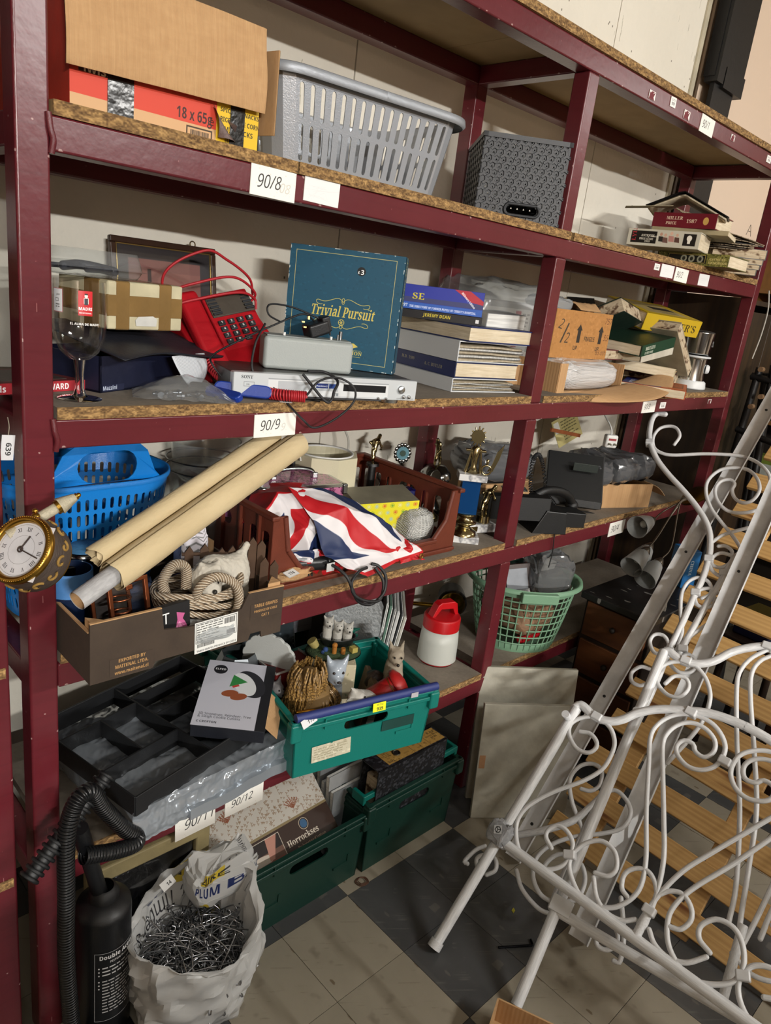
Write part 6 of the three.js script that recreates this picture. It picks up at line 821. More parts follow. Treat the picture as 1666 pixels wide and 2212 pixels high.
{ const O = (x, z, r = -.2) => { const c = Math.cos(r), s = Math.sin(r); return [.745 + x * c + z * s, YE + .008, -.03 - x * s + z * c]; };
  let t = thing('shaggy_dog', 'golden brown shaggy dog ornament with moulded cord fur', 'ornament', O(-.10, .03), -.2); t.scale.setScalar(1.16); const cord = mat('#ffffff', .4, { map: dataTex(128, (u, v) => lerpc(hex('#3a2814'), hex('#b08a4c'), pn(u, v, 24, 3, 4)), true, 1), clearcoat: .3 });
  add('body', blob([[[0, .05, 0], .055, [0, .1, 0], .055], [[-.02, .14, .01], .04, [-.02, .165, .015], .035], [[-.05, .05, .01], .02, [.05, .05, .01], .02]], 30, .03), soft('#86683a', .7), t); const st = []; for (let i = 0; i < 620; i++) { const a = rr(0, 2 * PI), top = rnd() < .4, y = top ? rr(.12, .2) : rr(.03, .13), r = top ? .036 : .068 - Math.abs(y - .07) * .2, x = (top ? -.02 : 0) + r * Math.cos(a), z = r * Math.sin(a) * .9 + (top ? .012 : 0); st.push(tube([[x * .8, y + .014, z * .8], [x * 1.05, y, z * 1.05], [x * 1.12 + rr(-.006, .006), y - .022, z * 1.12], [x * 1.08 + rr(-.008, .008), y - .042, z * 1.08]], .0028, 6, false, 4)); } const fu = add('corded_fur', mg(st), cord, t); fu.userData.kind = 'stuff'; add('bow', tube([[-.06, .12, .05], [-.03, .125, .062], [.0, .115, .06], [.02, .12, .05]], .004, 12), metal('#b9842a', .3), t);
  const wf = soft('#c2bfb6', .7), terr = (n, l, p, r, s, col) => { const q = thing(n, l, 'ornament', p, r); add('body', blob([[[0, .02, 0], .022 * s, [0, .06 * s, 0], .018 * s], [[0, .085 * s, .005], .017 * s, [0, .085 * s, .012], .016 * s], [[0, .078 * s, .02], .009 * s, [0, .076 * s, .028], .007 * s], [[-.011 * s, .1 * s, 0], .005 * s, [-.014 * s, .114 * s, 0], .002], [[.011 * s, .1 * s, 0], .005 * s, [.014 * s, .114 * s, 0], .002], [[-.01 * s, .04 * s, .014], .009 * s, [-.01 * s, .005, .018], .007 * s], [[.01 * s, .04 * s, .014], .009 * s, [.01 * s, .005, .018], .007 * s]], 40, .008, (x, y, z) => .0012 * nz(x * 200, y * 130, z * 200)), soft(col, .8), q); add('nose', sph(.0032 * s, 0, .078 * s, .0345 * s), plast('#14110f', .3), q); for (const e of [-1, 1]) add('eye', sph(.0022 * s, e * .007 * s, .09 * s, .0265 * s), plast('#14110f', .2), q); return q; };
  const m = terr('terrier_figurine', 'sitting cream terrier figurine at the right of the teal crate', O(.15, .03).map((v, i) => i == 1 ? v + .098 : v), -.6, 1.35, '#a89c88'); m; t = thing('wicker_nest', 'small brown wicker nest under the sitting terrier', 'basket', O(.152, .02), 0); for (let i = 0; i < 7; i++) add('wicker_coil', tor(.03 + .003 * i, .0065, 0, .05 + i * .0065, 0, PI / 2, 0, 0, 2 * PI, 24), soft('#4a3320', .8), t);
  add('stand', cyl(.03, .035, .045, 0, .0225, 0), soft('#3d2c1e', .8), t);
  terr('terrier_figurine', 'white plaster terrier lying against the blue bar', O(.05, .075).map((v, i) => i == 1 ? v + .115 : v), .3, 1.2, '#c9c6bd').rotation.z = 1.0; terr('terrier_figurine', 'dim white terrier in a red jacket at the left of the teal crate', O(-.175, -.03).map((v, i) => i == 1 ? v + .06 : v), 0, 1.0, '#8f8c8c');
  t = thing('dog_mask', 'grey china terrier face jug between the shaggy dog and the chest', 'ornament', O(-.022, .012).map((v, i) => i == 1 ? v + .145 : v), -.45); add('face', blob([[[0, .02, 0], .022, [0, .045, 0], .026], [[0, .028, .018], .012, [0, .024, .028], .009], [[-.02, .065, 0], .009, [-.028, .085, 0], .003], [[.02, .065, 0], .009, [.028, .085, 0], .003]], 40, .01), plast('#9aa3ad', .2), t); for (const e of [-1, 1]) add('eye', sph(.004, e * .012, .046, .0225), plast('#2a2220', .2), t); add('nose', sph(.005, 0, .026, .037, 1.2, .8, .8), plast('#2a2422', .2), t); add('pedestal', cyl(.02, .03, .13, 0, -.065, 0), soft('#8a8f95', .4), t);
  t = thing('decoupage_chest', 'miniature papered chest of drawers in the teal crate', 'box', O(.005, -.06), -.62); t.scale.set(1.1, 1.08, 1.1); add('carcass', rbox(.105, .185, .13, .003, 0, .0925, 0), mat('#ffffff', .6, { map: canvasTex(256, 256, (c, w, h) => { fillAll(c, w, h, '#b3a98e'); for (let i = 0; i < 70; i++) { c.fillStyle = ['#8f8a66', '#c9bfa4', '#a08a78', '#7f8568'][i % 4]; c.beginPath(); c.ellipse(rnd() * w, rnd() * h, rr(3, 9), rr(2, 5), rnd() * 3, 0, 7); c.fill(); } }) }), t); rep(t, 8); for (let i = 0; i < 4; i++) add('drawer', rbox(.003, .036, .11, .001, -.0535, .03 + i * .042, 0), soft('#8f8570', .6), t);
  t = thing('dogs_in_tub', 'three white terriers bathing in a tin tub on a grassy base', 'ornament', O(.005, -.06).map((v, i) => i == 1 ? v + .2005 : v), -.5); t.scale.setScalar(1.25); add('grass_base', lathe([[.0005, .012], [.04, .012], [.052, .006], [.054, 0], [.0005, 0]], 30).scale(1.15, 1, .9), soft('#3d5230', .9, { bumpScale: .004 }), t); add('tub', lathe([[.0005, .014], [.028, .014], [.034, .032], [.032, .032], [.026, .018], [.0005, .018]], 28).scale(1.2, 1, .8).translate(.01, 0, -.012), metal('#6f7274', .4), t);
  for (const [x, z, h] of [[-.014, -.014, .05], [.008, -.01, .042], [.03, -.008, .038]]) add('puppy', blob([[[x, .025, z], .01, [x, h, z], .011], [[x, h + .014, z + .002], .0105, [x, h + .015, z + .004], .0105], [[x, h + .012, z + .012], .005, [x, h + .011, z + .015], .004], [[x - .008, h + .024, z], .003, [x - .01, h + .029, z], .0015], [[x + .008, h + .024, z], .003, [x + .01, h + .029, z], .0015]], 34, .006, (a, b, c) => .0008 * nz(a * 260, b * 260, c * 260)), wf, t), add('puppy_face', mg([sph(.0022, x, h + .013, z + .0185), sph(.0015, x - .004, h + .019, z + .012), sph(.0015, x + .004, h + .019, z + .012)]), plast('#15120f', .3), t); add('yellow_bucket', cyl(.011, .009, .018, -.045, .02, .0, 0, 0, .6), soft('#a89a5a'), t); add('brush_toy', mg([cyl(.005, .005, .016, -.005, .02, .03), cyl(.005, .005, .013, .014, .018, .032), sph(.006, -.005, .031, .03)]), soft('#b0701e'), t); add('yellow_box', rbox(.014, .012, .014, .001, .038, .018, .026, 0, .4), soft('#b8a858'), t); add('blue_bits', mg([sph(.006, -.022, .016, .02), sph(.004, -.03, .015, .03)]), soft('#2e4f86'), t);
  t = thing('post_box_bank', 'red pillar box money bank tipped over in the teal crate', 'ornament', O(.105, .085).map((v, i) => i == 1 ? v + .145 : v), -.4); t.scale.setScalar(1.3); t.rotation.z = -.9; t.rotation.x = .25; const rd = plast('#9c1a1a', .3); add('body', lathe([[.0005, -.05], [.024, -.05], [.024, .015], [.0005, .015]], 30), rd, t); add('cap', lathe([[.026, .014], [.032, .017], [.03, .026], [.018, .034], [.0005, .037]], 30), rd, t); add('gilt_panel', mg([box(.018, .012, .002, 0, -.012, .0242), tor(.0245, .001, 0, .008, 0, PI / 2)]), metal('#a07f3a', .35), t);
  t = thing('old_book', 'brown and white books standing in the teal crate', 'book', O(.07, -.0), -.5); t.rotation.z = -.18; add('cover', rbox(.015, .15, .1, .002, 0, .075, 0), soft('#6b5a44', .7), t); add('pages', rbox(.02, .14, .09, .001, .018, .072, .004), pageW, t);
  t = thing('wooden_beads', 'dark turned wooden ornament beside the pillar box', 'ornament', O(.105, .01), 0); add('turned_stem', lathe([[.0005, 0], [.018, 0], [.02, .06], [.026, .09], [.02, .105], [.027, .12], [.021, .135], [.024, .148], [.0005, .16]], 24), soft('#2a1d16', .5), t);
  t = thing('red_tin', 'red tin with chipped white rim at the back of the teal crate', 'tin', O(-.115, -.09), 0); add('tin', rbox(.13, .175, .08, .004, 0, .0875, 0), soft('#7a1f1c', .5), t); add('chipped_rim', mg([box(.132, .005, .003, 0, .177, .04), box(.003, .005, .08, -.065, .177, 0), box(.003, .005, .08, .065, .177, 0)]), soft('#b9b2ab', .7), t);
}
{ // things at the back of the bottom shelf
  let t = groceryCrate('second teal crate at the back of the bottom shelf', [.80, YE, -.31], .05, .5, .165, .2, plast('#0b5a4c', .4));
  t = thing('round_tray', 'round dull silver tray standing on edge', 'tray', [.965, YE + .19, -.225], -.62); t.rotation.x = -.2; add('disc', put(lathe([[.0005, 0], [.085, 0], [.094, .004], [.096, .002], [.09, -.002], [.0005, -.003]], 60), 0, .0, 0, PI / 2).scale(1, 1.15, 1), metal('#6c6e6e', .5, { bumpMap: T.bump, bumpScale: .0008 }), t);
  const fr = (l, p, r, w, h, c, tilt) => { const q = thing('picture_frame', l, 'picture', p, r); q.rotation.x = tilt; add('frame', extr([[-w / 2, 0], [w / 2, 0], [w / 2, h], [-w / 2, h]], .01, .001, [[[-w / 2 + .012, .012], [w / 2 - .012, .012], [w / 2 - .012, h - .012], [-w / 2 + .012, h - .012]]]), soft(c, .5), q); add('backing', box(w - .02, h - .02, .003, 0, h / 2, .004), soft('#7d7a74', .6), q); return q; };
  fr('grey picture frame behind the round tray', [1.02, YE, -.28], -.75, .2, .25, '#77756f', -.25); fr('dark slim picture frame behind the round tray', [1.0, YE, -.33], -.7, .22, .27, '#2a2826', -.15);
  for (let i = 0; i < 6; i++) { const b = thing('magazine', ['white ring bound magazine upright beside the thermos', 'green edged magazine upright beside the thermos', 'grey magazine upright beside the round tray', 'white magazine upright beside the round tray', 'dark covered magazine leaning by the thermos', 'pale slim magazine leaning by the thermos'][i], 'magazine', [1.085 + .015 * i, YE, -.25], -.75, 'upright magazines on the bottom shelf'); b.rotation.z = -.08 - .015 * i; b.rotation.order = 'YXZ'; add('cover', rbox(.004 + .003 * (i % 2), .26 - .012 * i, .2, .001, 0, .13 - .006 * i, 0), soft(['#c2c6c4', '#5a7a6a', '#8a8c8c', '#bfc1c0', '#33363a', '#b4b2a8'][i], .5), b); add('pages', rbox(.003, .25 - .012 * i, .196, .001, .0045, .128 - .006 * i, 0), pageW, b); }
  t = thing('thermos_jar', 'white insulated food jar with a red lid and carrying bar', 'food jar', [1.29, YE, -.15], -.25); const rd = plast('#b30f17', .35); add('foot', lathe([[.0005, 0], [.058, 0], [.06, .008], [.0005, .008]], 40), rd, t); add('body', lathe([[.06, .006], [.066, .012], [.064, .08], [.06, .125], [.0005, .126]], 48), plast('#b9bbb4', .4), t); add('lid', lathe([[.061, .122], [.0615, .16], [.057, .168], [.0005, .166]], 48), rd, t); add('carry_bar', put(extr([[-.052, .16], [-.03, .205], [-.02, .212], [.03, .212], [.04, .205], [.052, .16], [.043, .166], [.03, .192], [-.02, .194], [-.042, .166]], .026, .003), 0, 0, -.013, 0, .0, 0), rd, t);
  t = thing('brass_lamp_base', 'brass knob and stem of a lamp lying behind the thermos', 'lamp', [1.53, YE + .075, -.30], -.8); const br = metal('#8a6a26', .25); add('knob', put(lathe([[.0005, .03], [.016, .03], [.018, .02], [.03, .012], [.046, -.01], [.05, -.03], [.02, -.032]], 36), 0, 0, 0, PI / 2), br, t); add('stem', bar([-.25, -.02, -.02], [0, -.01, -.02], .008), br, t); add('black_cup', put(cyl(.055, .05, .08, 0, 0, -.07, PI / 2), 0, 0, 0), plast('#111', .4), t); add('valve', mg([put(cyl(.014, .014, .05), -.02, -.055, .09, 0, 0, PI / 2), cyl(.009, .009, .04, .01, -.055, .1)]), br, t);
  const art = (l, p, r, w, h, tilt, draw) => { const q = thing('print_panel', l, 'picture', p, r); q.rotation.x = tilt; add('panel', box(w, h, .006, 0, h / 2, 0), soft('#b9bcc2', .6), q); print(q, 'picture_print', w, h, [0, h / 2, .0036], [0, 0, 0], 1200, draw); };
  art('unframed print of rosy fruit and chocolate cake leaning on the wall', [.80, YE + .10, -.4], -.1, .26, .30, -.05, (c, w, h) => { fillAll(c, w, h, '#a4a6b0'); for (let i = 0; i < 60; i++) { c.fillStyle = '#9092a0'; c.fillRect(0, i * h / 60, w * rr(.3, 1), 2); } c.fillStyle = '#4a2018'; c.fillRect(0, h * .45, w * .7, h * .5); c.fillStyle = '#5a2a1c'; c.beginPath(); c.ellipse(w * .35, h * .45, w * .3, h * .1, 0, 0, 7); c.fill(); c.fillStyle = '#a82a34'; for (const [x, y] of [[.3, .36], [.45, .32], [.58, .36], [.15, .42]]) { c.beginPath(); c.arc(w * x, h * y, w * .09, 0, 7); c.fill(); } });
  t = thing('patterned_dish', 'smoky glass square dish with swirling dark pattern', 'dish', [.67, YE + .15, -.25], -.2); t.rotation.x = -.35; add('dish', rbox(.16, .14, .012, .004, 0, .07, 0), mat('#ffffff', .15, { map: canvasTex(256, 256, (c, w, h) => { fillAll(c, w, h, '#2b3236'); c.strokeStyle = '#0f1418'; c.lineWidth = 8; for (let i = 0; i < 14; i++) { c.beginPath(); c.arc(rnd() * w, rnd() * h, rr(12, 40), rnd() * 6, rnd() * 6 + 4); c.stroke(); } speck(c, w, h, 40, ['#4a565c'], 4, 12); }), clearcoat: .6 }), t); rep(t, 6);
  t = thing('scalloped_plate', 'white plate with a scalloped edge standing on its side', 'plate', [.605, YE + .19, -.16], -1.1); t.rotation.z = .35; const sc = []; for (let i = 0; i < 72; i++) { const a = i * PI / 36, r = .075 + .0035 * Math.abs(Math.sin(a * 9)); sc.push([r * Math.cos(a), r * Math.sin(a)]); } add('plate', extr(sc, .006, .002), plast('#b4b7b4', .3), t);
  t = thing('faceted_bowl', 'dull silver faceted bowl beside the scalloped plate', 'bowl', [.545, YE + .15, -.22], 0); add('bowl', new THREE.LatheGeometry([[.0005, -.06], [.03, -.055], [.055, -.02], [.06, .02], [.045, .055], [.043, .055], [.057, .02], [.052, -.018], [.0005, -.052]].map(p => new THREE.Vector2(...p)), 8), metal('#7d8286', .5, { flatShading: true }), t);
  t = thing('candle', 'brown pillar candle at the back of the bottom shelf', 'candle', [.74, YE + .16, -.34], 0); add('wax', lathe([[.0005, 0], [.03, 0], [.03, .12], [.026, .124], [.0005, .118]], 24), soft('#4a2a22', .6), t); add('wick', cyl(.001, .001, .012, 0, .124, 0), soft('#1a1512'), t);
}
{ // green oval basket in the far bay
  const t = thing('lattice_basket', 'pale green plastic lattice basket piled with odds and ends', 'basket', [1.66, YE, -.10], -.62), m = plast('#6f9478', .45), a = .19, b = .145, h = .25, st = (y, k) => { const p = [], f = .72 + .28 * Math.pow(y / h, .8); for (let i = 0; i < 40; i++) { const q = i * PI / 20; p.push([a * f * Math.cos(q), y, b * f * Math.sin(q)]); } return tube(p, k, 80, true, 5); };
  for (let j = 0; j < 7; j++) add('hoop', st(.035 + j * .028, .0028), m, t); for (let i = 0; i < 40; i++) { const q = i * PI / 20, P = y => { const f = .72 + .28 * Math.pow(y / h, .8); return [a * f * Math.cos(q), y, b * f * Math.sin(q)]; }; add('upright', tube([P(.01), P(.08), P(.16), P(.23)], .0028, 8, false, 5), m, t); }
  add('foot_band', sheet((u, v) => { const q = u * 2 * PI, f = .715 + .03 * v; return [a * f * Math.cos(q), v * .032, b * f * Math.sin(q)]; }, 48, 2, .003), m, t); add('floor_panel', lathe([[.0005, .004], [.72, .004]], 40).scale(a, 1, b), m, t); add('rim_band', sheet((u, v) => { const q = u * 2 * PI, k = [[0, .22], [1, .25], [1.09, .256], [1.11, .24]][Math.round(v * 3)], f = k[0] == 0 ? .975 : k[0]; return [a * f * Math.cos(q), k[1], b * f * Math.sin(q)]; }, 60, 3, .002), m, t);
  add('grip', rbox(.13, .035, .02, .004, 0, .235, b + .018), m, t);
  const U = (n, l, c, p, r, f) => { const q = thing(n, l, c, [1.66 + p[0], YE + p[1], -.10 + p[2]], r[1]); q.rotation.x = r[0]; q.rotation.z = r[2]; f(q); return q; };
  U('boxed_set', 'shrink wrapped brown photo frame set on the green basket', 'frame', [-.06, .20, .02], [-.35, -.55, .12], q => { for (let i = 0; i < 4; i++) add('frame_edge', rbox(.11, .11, .007, .001, 0, .05, -.01 * i), soft(i % 2 ? '#5a3a28' : '#3d2820', .5), q); add('photo', box(.08, .075, .002, 0, .052, .005), soft('#8e939b', .5), q); print(q, 'barcode', .05, .025, [.02, .005, .006], [0, 0, 0], 1500, (c, w, h) => { fillAll(c, w, h, '#d2d2d0'); barcode(c, w * .1, h * .1, w * .8, h * .6); text(c, '1NA', w * .3, h * .95, h * .3, '#222'); }); });
  U('packet', 'tall cream paper packet leaning in the green basket', 'packet', [-.0, .19, .055], [-.25, -.55, -.35], q => { add('sleeve', rbox(.045, .15, .012, .002, 0, .07, 0), soft('#b4b0a4', .6), q); print(q, 'packet_print', .044, .148, [0, .07, .0066], [0, 0, 0], 900, (c, w, h) => { fillAll(c, w, h, '#b6b2a6'); c.fillStyle = '#8a6a3a'; c.fillRect(w * .4, h * .45, w * .2, h * .05); lines(c, w * .3, h * .55, w * .4, 3, h * .04, h * .012, '#777'); }); });
  U('plastic_bag', 'clear plastic bag of grey cloth on the green basket', 'bag', [.06, .19, .05], [0, -.5, 0], q => { add('cloth', bagGeo(.12, .1, .1, .3, 2, 80, 20, 12), soft('#57584f', .8), q); add('film', crease(bagGeo(.16, .15, .13, .4, 2.5, 83, 28, 16), .5), mat('#b4b6b8', .12, { transmission: .8, thickness: 0 }), q); });
  U('toy_box', 'green and coral striped carton at the back of the basket', 'box', [.14, .20, -.04], [.1, -.5, -.2], q => { add('carton', rbox(.1, .09, .07, .002, 0, .045, 0), soft('#1f5a4a', .6), q); add('coral_panel', box(.09, .03, .001, 0, .072, .0355), soft('#b0604a'), q); add('flap', sheet((u, v) => [-.05 + u * .1, .09 + .03 * v, .035 + .05 * v], 4, 4, .002), kraft, q); });
  U('pink_toy', 'magenta plastic toy poking out of the green basket', 'toy', [-.16, .20, -.03], [0, .3, .5], q => add('body', capTube([[-.03, 0, 0], [0, .03, .01], [.05, .02, 0]], .014, 20), plast('#8d1f66', .35), q)); U('green_toy', 'dark green baubled toy at the top of the basket', 'toy', [.02, .235, -.07], [0, 0, 0], q => { add('body', sph(.04, 0, .03, 0, 1.3, .8, 1), soft('#1d3a30', .5), q); add('red_dot', sph(.013, .02, .04, .03), soft('#a3382c'), q); });
  U('paper_parcel', 'tan paper parcel inside the green basket', 'parcel', [-.01, .06, .02], [0, 0, 0], q => add('paper', crease(bagGeo(.2, .12, .17, .3, 2, 90, 20, 12), .5), soft('#8a6a50', .8), q)); U('red_bauble', 'shiny red ornament at the bottom of the green basket', 'ornament', [.0, .02, .06], [0, 0, 0], q => add('body', capTube([[-.05, .02, 0], [.05, .02, 0]], .018, 12), plast('#a3101a', .2), q)); U('foil_ball', 'crumpled silver foil inside the green basket', 'foil', [.1, .02, .0], [0, 0, 0], q => add('foil', crease(bagGeo(.09, .12, .09, .6, 5, 95, 20, 14), .2), metal('#8d9092', .25), q));
}

// ================================================================ on the floor under and before the rack
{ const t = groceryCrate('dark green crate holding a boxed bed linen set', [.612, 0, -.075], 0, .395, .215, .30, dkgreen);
  const b = thing('linen_pack', 'packaged bed linen set with sprigged fabric and brown picture band', 'linen pack', [.558, .165, .055], .06); b.rotation.x = -.86; const w = .375, h = .285;
  add('folded_linen', rbox(w, h, .045, .008, 0, h / 2, -.024), soft('#c9c4ba', .8), b);
  print(b, 'sprig_fabric', w * .99, h * .66, [0, h * .67, .0005], [0, 0, 0], 2400, (c, W, H) => { fillAll(c, W, H, '#c6c1b8'); for (let i = 0; i < 620; i++) { const x = rnd() * W, y = rnd() * H; c.fillStyle = '#8f7458'; for (let k = 0; k < 3; k++) { c.beginPath(); c.ellipse(x + 5 * Math.cos(k * 2.1), y + 5 * Math.sin(k * 2.1), 4, 2.4, k * 2.1, 0, 7); c.fill(); } } for (const [x, y] of [[.2, .55], [.55, .35], [.72, .8], [.05, .9], [.9, .2]]) { c.strokeStyle = '#8a4a2c'; c.fillStyle = '#8a4a2c'; c.lineWidth = 3; for (let k = -3; k < 4; k++) { c.beginPath(); c.moveTo(W * x, H * y + 40); c.lineTo(W * x + k * 18, H * y - 30 + Math.abs(k) * 8); c.stroke(); for (let q = 0; q < 6; q++) { c.beginPath(); c.ellipse(W * x + k * 18 * (q + 1) / 6, H * y + 40 - (70 - Math.abs(k) * 8) * (q + 1) / 6, 7, 3, k + q, 0, 7); c.fill(); } } } }, { rough: .3 });
  print(b, 'picture_band', w * .99, h * .34, [0, h * .17, .0008], [0, 0, 0], 2600, (c, W, H) => { fillAll(c, W, H, '#33201a'); c.fillStyle = '#8a7a58'; c.fillRect(0, 0, W, H * .07); c.fillStyle = '#6a4a3e'; c.fillRect(W * .04, H * .14, W * .48, H * .86); c.fillStyle = '#1d1216'; c.fillRect(W * .04, H * .14, W * .48, H * .34); c.fillStyle = '#c9bdb0'; c.beginPath(); c.ellipse(W * .28, H * .62, W * .15, H * .14, 0, 0, 7); c.fill(); c.fillStyle = '#8a4a3c'; c.fillRect(W * .1, H * .72, W * .4, H * .28); for (const x of [.13, .4]) { c.fillStyle = '#c08a7a'; c.beginPath(); c.moveTo(W * x, H * .14); c.lineTo(W * (x + .1), H * .14); c.lineTo(W * (x + .02), H * .7); c.lineTo(W * (x - .02), H * .7); c.fill(); } c.strokeStyle = '#d8cfc0'; c.lineWidth = 4; c.strokeRect(W * .04, H * .14, W * .48, H * .86); c.fillStyle = '#2f5f8a'; c.beginPath(); c.ellipse(W * .74, H * .28, W * .03, H * .12, 0, 0, 7); c.fill(); c.strokeStyle = '#c9c0ac'; c.beginPath(); c.ellipse(W * .74, H * .28, W * .04, H * .15, 0, 0, 7); c.stroke(); text(c, 'Horrockses', W * .55, H * .66, H * .24, '#dfd6c6', 'serif', { sx: .8 }); text(c, 'Polyester/Cotton', W * .62, H * .84, H * .13, '#c9b090', 'serif', { style: 'normal' }); }, { rough: .25 });
  add('clear_sleeve', rbox(w + .006, h + .006, .05, .008, 0, h / 2, -.0235), mat('#ffffff', .1, { transmission: 1, thickness: 0, ior: 1.25 }), b);
}
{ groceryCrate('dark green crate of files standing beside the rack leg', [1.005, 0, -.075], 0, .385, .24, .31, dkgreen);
  let t = thing('crate_bail', 'teal swing bar lying across the dark green file crate', 'bar', [1.0, .262, .06], 0); add('bar', rbox(.40, .018, .012, .003, 0, 0, 0, 0, 0, .02), teal, t); for (const s of [-1, 1]) add('end_arm', rbox(.012, .03, .05, .003, s * .195, -.006 + s * .004, -.02), teal, t); lab(add('tape_scrap', rbox(.03, .019, .013, .002, -.03, -.0006, 0), soft('#9aa398', .6), t), 'scrap of masking tape');
  t = thing('lever_arch_file', 'black marbled lever arch file standing spine up with a tan label', 'file', [.985, .012, .035], 0); const L = .29, H = .325, D = .072, mb = mat('#ffffff', .5, { map: canvasTex(256, 256, (c, w, h) => { fillAll(c, w, h, '#15161a'); speck(c, w, h, 900, ['#2e3036', '#3c3e44', '#0c0d10'], 3, 9); }) }); mb.map.wrapS = mb.map.wrapT = THREE.RepeatWrapping; mb.map.repeat.set(4, 4);
  add('cover', mg([rbox(L, H, .004, .001, 0, H / 2, D / 2 - .002), rbox(L, H, .004, .001, 0, H / 2, -D / 2 + .002), rbox(L, .004, D, .001, 0, H - .002, 0)]), mb, t); add('papers', rbox(L - .02, H - .05, D - .02, .002, .008, H / 2 - .02, 0), pageOld, t);
  print(t, 'spine_label', L * .82, D * .82, [.02, H + .0008, 0], [-PI / 2, 0, 0], 2200, (c, w, h) => { fillAll(c, w, h, '#a2803f'); speck(c, w, h, 120, ['#8f6f34', '#b08e4c', '#7d602c'], 3, 14); c.strokeStyle = '#4a3a1c'; c.lineWidth = 3; for (const x of [.45, .6, .74]) { c.beginPath(); c.moveTo(w * x, 0); c.lineTo(w * x, h); c.stroke(); } text(c, 'R.&K.', w * .84, h * .3, h * .22, '#2a2010', 'serif', { rot: .05 }); text(c, 'LEVER ARCH', w * .78, h * .5, h * .13, '#2a2010', 'serif'); text(c, 'BABY', w * .83, h * .68, h * .16, '#2a2010', 'serif'); text(c, 'BABY', w * .03, h * .9, h * .14, '#2a2010', 'serif'); lines(c, w * .05, h * .15, w * .1, 4, h * .1, h * .03, '#5a4824'); c.fillStyle = '#0b0b0c'; c.beginPath(); c.arc(w * .24, h * .5, h * .15, 0, 7); c.fill(); });
  add('finger_hole', tor(.011, .0022, -.043, H + .001, 0, PI / 2), metal('#5f5c50', .4), t);
  for (let i = 0; i < 9; i++) { const hh = [.30, .315, .29, .32, .27, .30, .25, .28, .24][i], b = thing('paper_volume', ['thick white paper volume', 'slim white catalogue', 'grey-white catalogue', 'white magazine', 'white booklet', 'off white folder', 'short white booklet', 'cream catalogue', 'shortest white booklet'][i] + ' upright in the file crate', 'catalogue', [.845 + i * .0, .012, -.19 + i * .021], 0, 'upright catalogues in the file crate'); b.rotation.y = .0; b.rotation.z = .04; add('cover', rbox(.16, hh, .002, .0005, 0, hh / 2, .0075), soft(['#a9adb0', '#b9bbbc', '#8e9294'][i % 3], .45), b); add('pages', rbox(.156, hh - .006, .012, .001, -.001, hh / 2, 0), pageW, b); }
}
{ // picture with cream frame leaning under the shelf
  const t = thing('framed_picture', 'cream framed picture leaning under the bottom shelf', 'picture', [.205, .0, -.022], 0); t.rotation.x = -.015; const w = .29, h = .36; add('frame', extr([[-w / 2, 0], [w / 2, 0], [w / 2, h], [-w / 2, h]], .014, .004, [[[-w / 2 + .03, .03], [w / 2 - .03, .03], [w / 2 - .03, h - .03], [-w / 2 + .03, h - .03]]]), soft('#a89a70', .5), t); add('dark_mount', box(w - .05, h - .05, .003, 0, h / 2, .004), soft('#0e0e10', .3), t); add('glazing', box(w - .055, h - .055, .001, 0, h / 2, .009), glass, t);
}
{ // stirrup pump
  const t = thing('hand_pump', 'black double action air pump with a ribbed hose', 'pump', [.066, 0, .052], 0), bk = plast('#141517', .35), r = .056; add('foot', rbox(.1, .012, .22, .004, 0, .006, .0), bk, t); add('barrel', lathe([[.0005, .012], [r, .012], [r, .33], [r * .96, .345], [r * .5, .36], [.0005, .36]], 48), bk, t); add('gland', lathe([[.03, .35], [.031, .37], [.024, .382], [.02, .384]], 30), bk, t); add('piston_rod', bar([-.008, .37, .0], [-.058, .575, .023], .016), plast('#101113', .3), t);
  add('label_print', new THREE.CylinderGeometry(r + .0006, r + .0006, .19, 30, 1, true, -.75, 1.9).translate(0, .17, 0), mat('#ffffff', .35, { map: canvasTex(512, 768, (c, w, h) => { fillAll(c, w, h, '#141517'); c.strokeStyle = '#b9babc'; c.lineWidth = 4; c.strokeRect(10, 10, w - 20, h - 20); text(c, 'Double Action', w * .1, h * .1, w * .12, '#e2e2e2'); text(c, 'PISTON PUMP', w * .3, h * .16, w * .06, '#ccc'); for (let i = 0; i < 6; i++) { c.fillStyle = '#ddd'; c.beginPath(); c.arc(w * .1, h * (.22 + .05 * i + (i > 2 ? .04 : 0)), 8, 0, 7); c.fill(); } lines(c, w * .16, h * .21, w * .7, 3, h * .05, h * .018, '#c9c9c9'); lines(c, w * .16, h * .4, w * .74, 11, h * .045, h * .016, '#b9b9b9'); }) }), t);
  add('handle', mg([bar([-.16, .54, .053], [.0, .66, .008], .0135), ...[...Array(16)].map((_, i) => { const f = i / 15; return put(new THREE.TorusGeometry(.0165, .0038, 6, 14).applyQuaternion(new THREE.Quaternion().setFromUnitVectors(V(0, 0, 1), V(.16, .12, -.045).normalize())), -.16 + .16 * f, .54 + .12 * f, .053 - .045 * f); })]), plast('#16181a', .3), t); lab(t.children[t.children.length - 1], 'ribbed black grip');
  add('hose', tube([[-.03, .03, .03], [-.075, .06, .04], [-.088, .18, .042], [-.094, .32, .044], [-.094, .45, .048], [-.092, .59, .048], [-.075, .655, .046], [-.042, .66, .034], [-.012, .6, .022], [.035, .52, .014], [.062, .488, .014], [.05, .484, .03], [.0, .50, .038], [-.06, .525, .042]], .0165, 200, false, 14, .5), plast('#121315', .32, { bumpMap: dataTex(64, (u, v) => grey(128 + 120 * Math.sin(u * 2 * PI)), false, 1), bumpScale: .004 }), t); const hb = t.children[t.children.length - 1]; hb.material.bumpMap.repeat.set(150, 1);
}
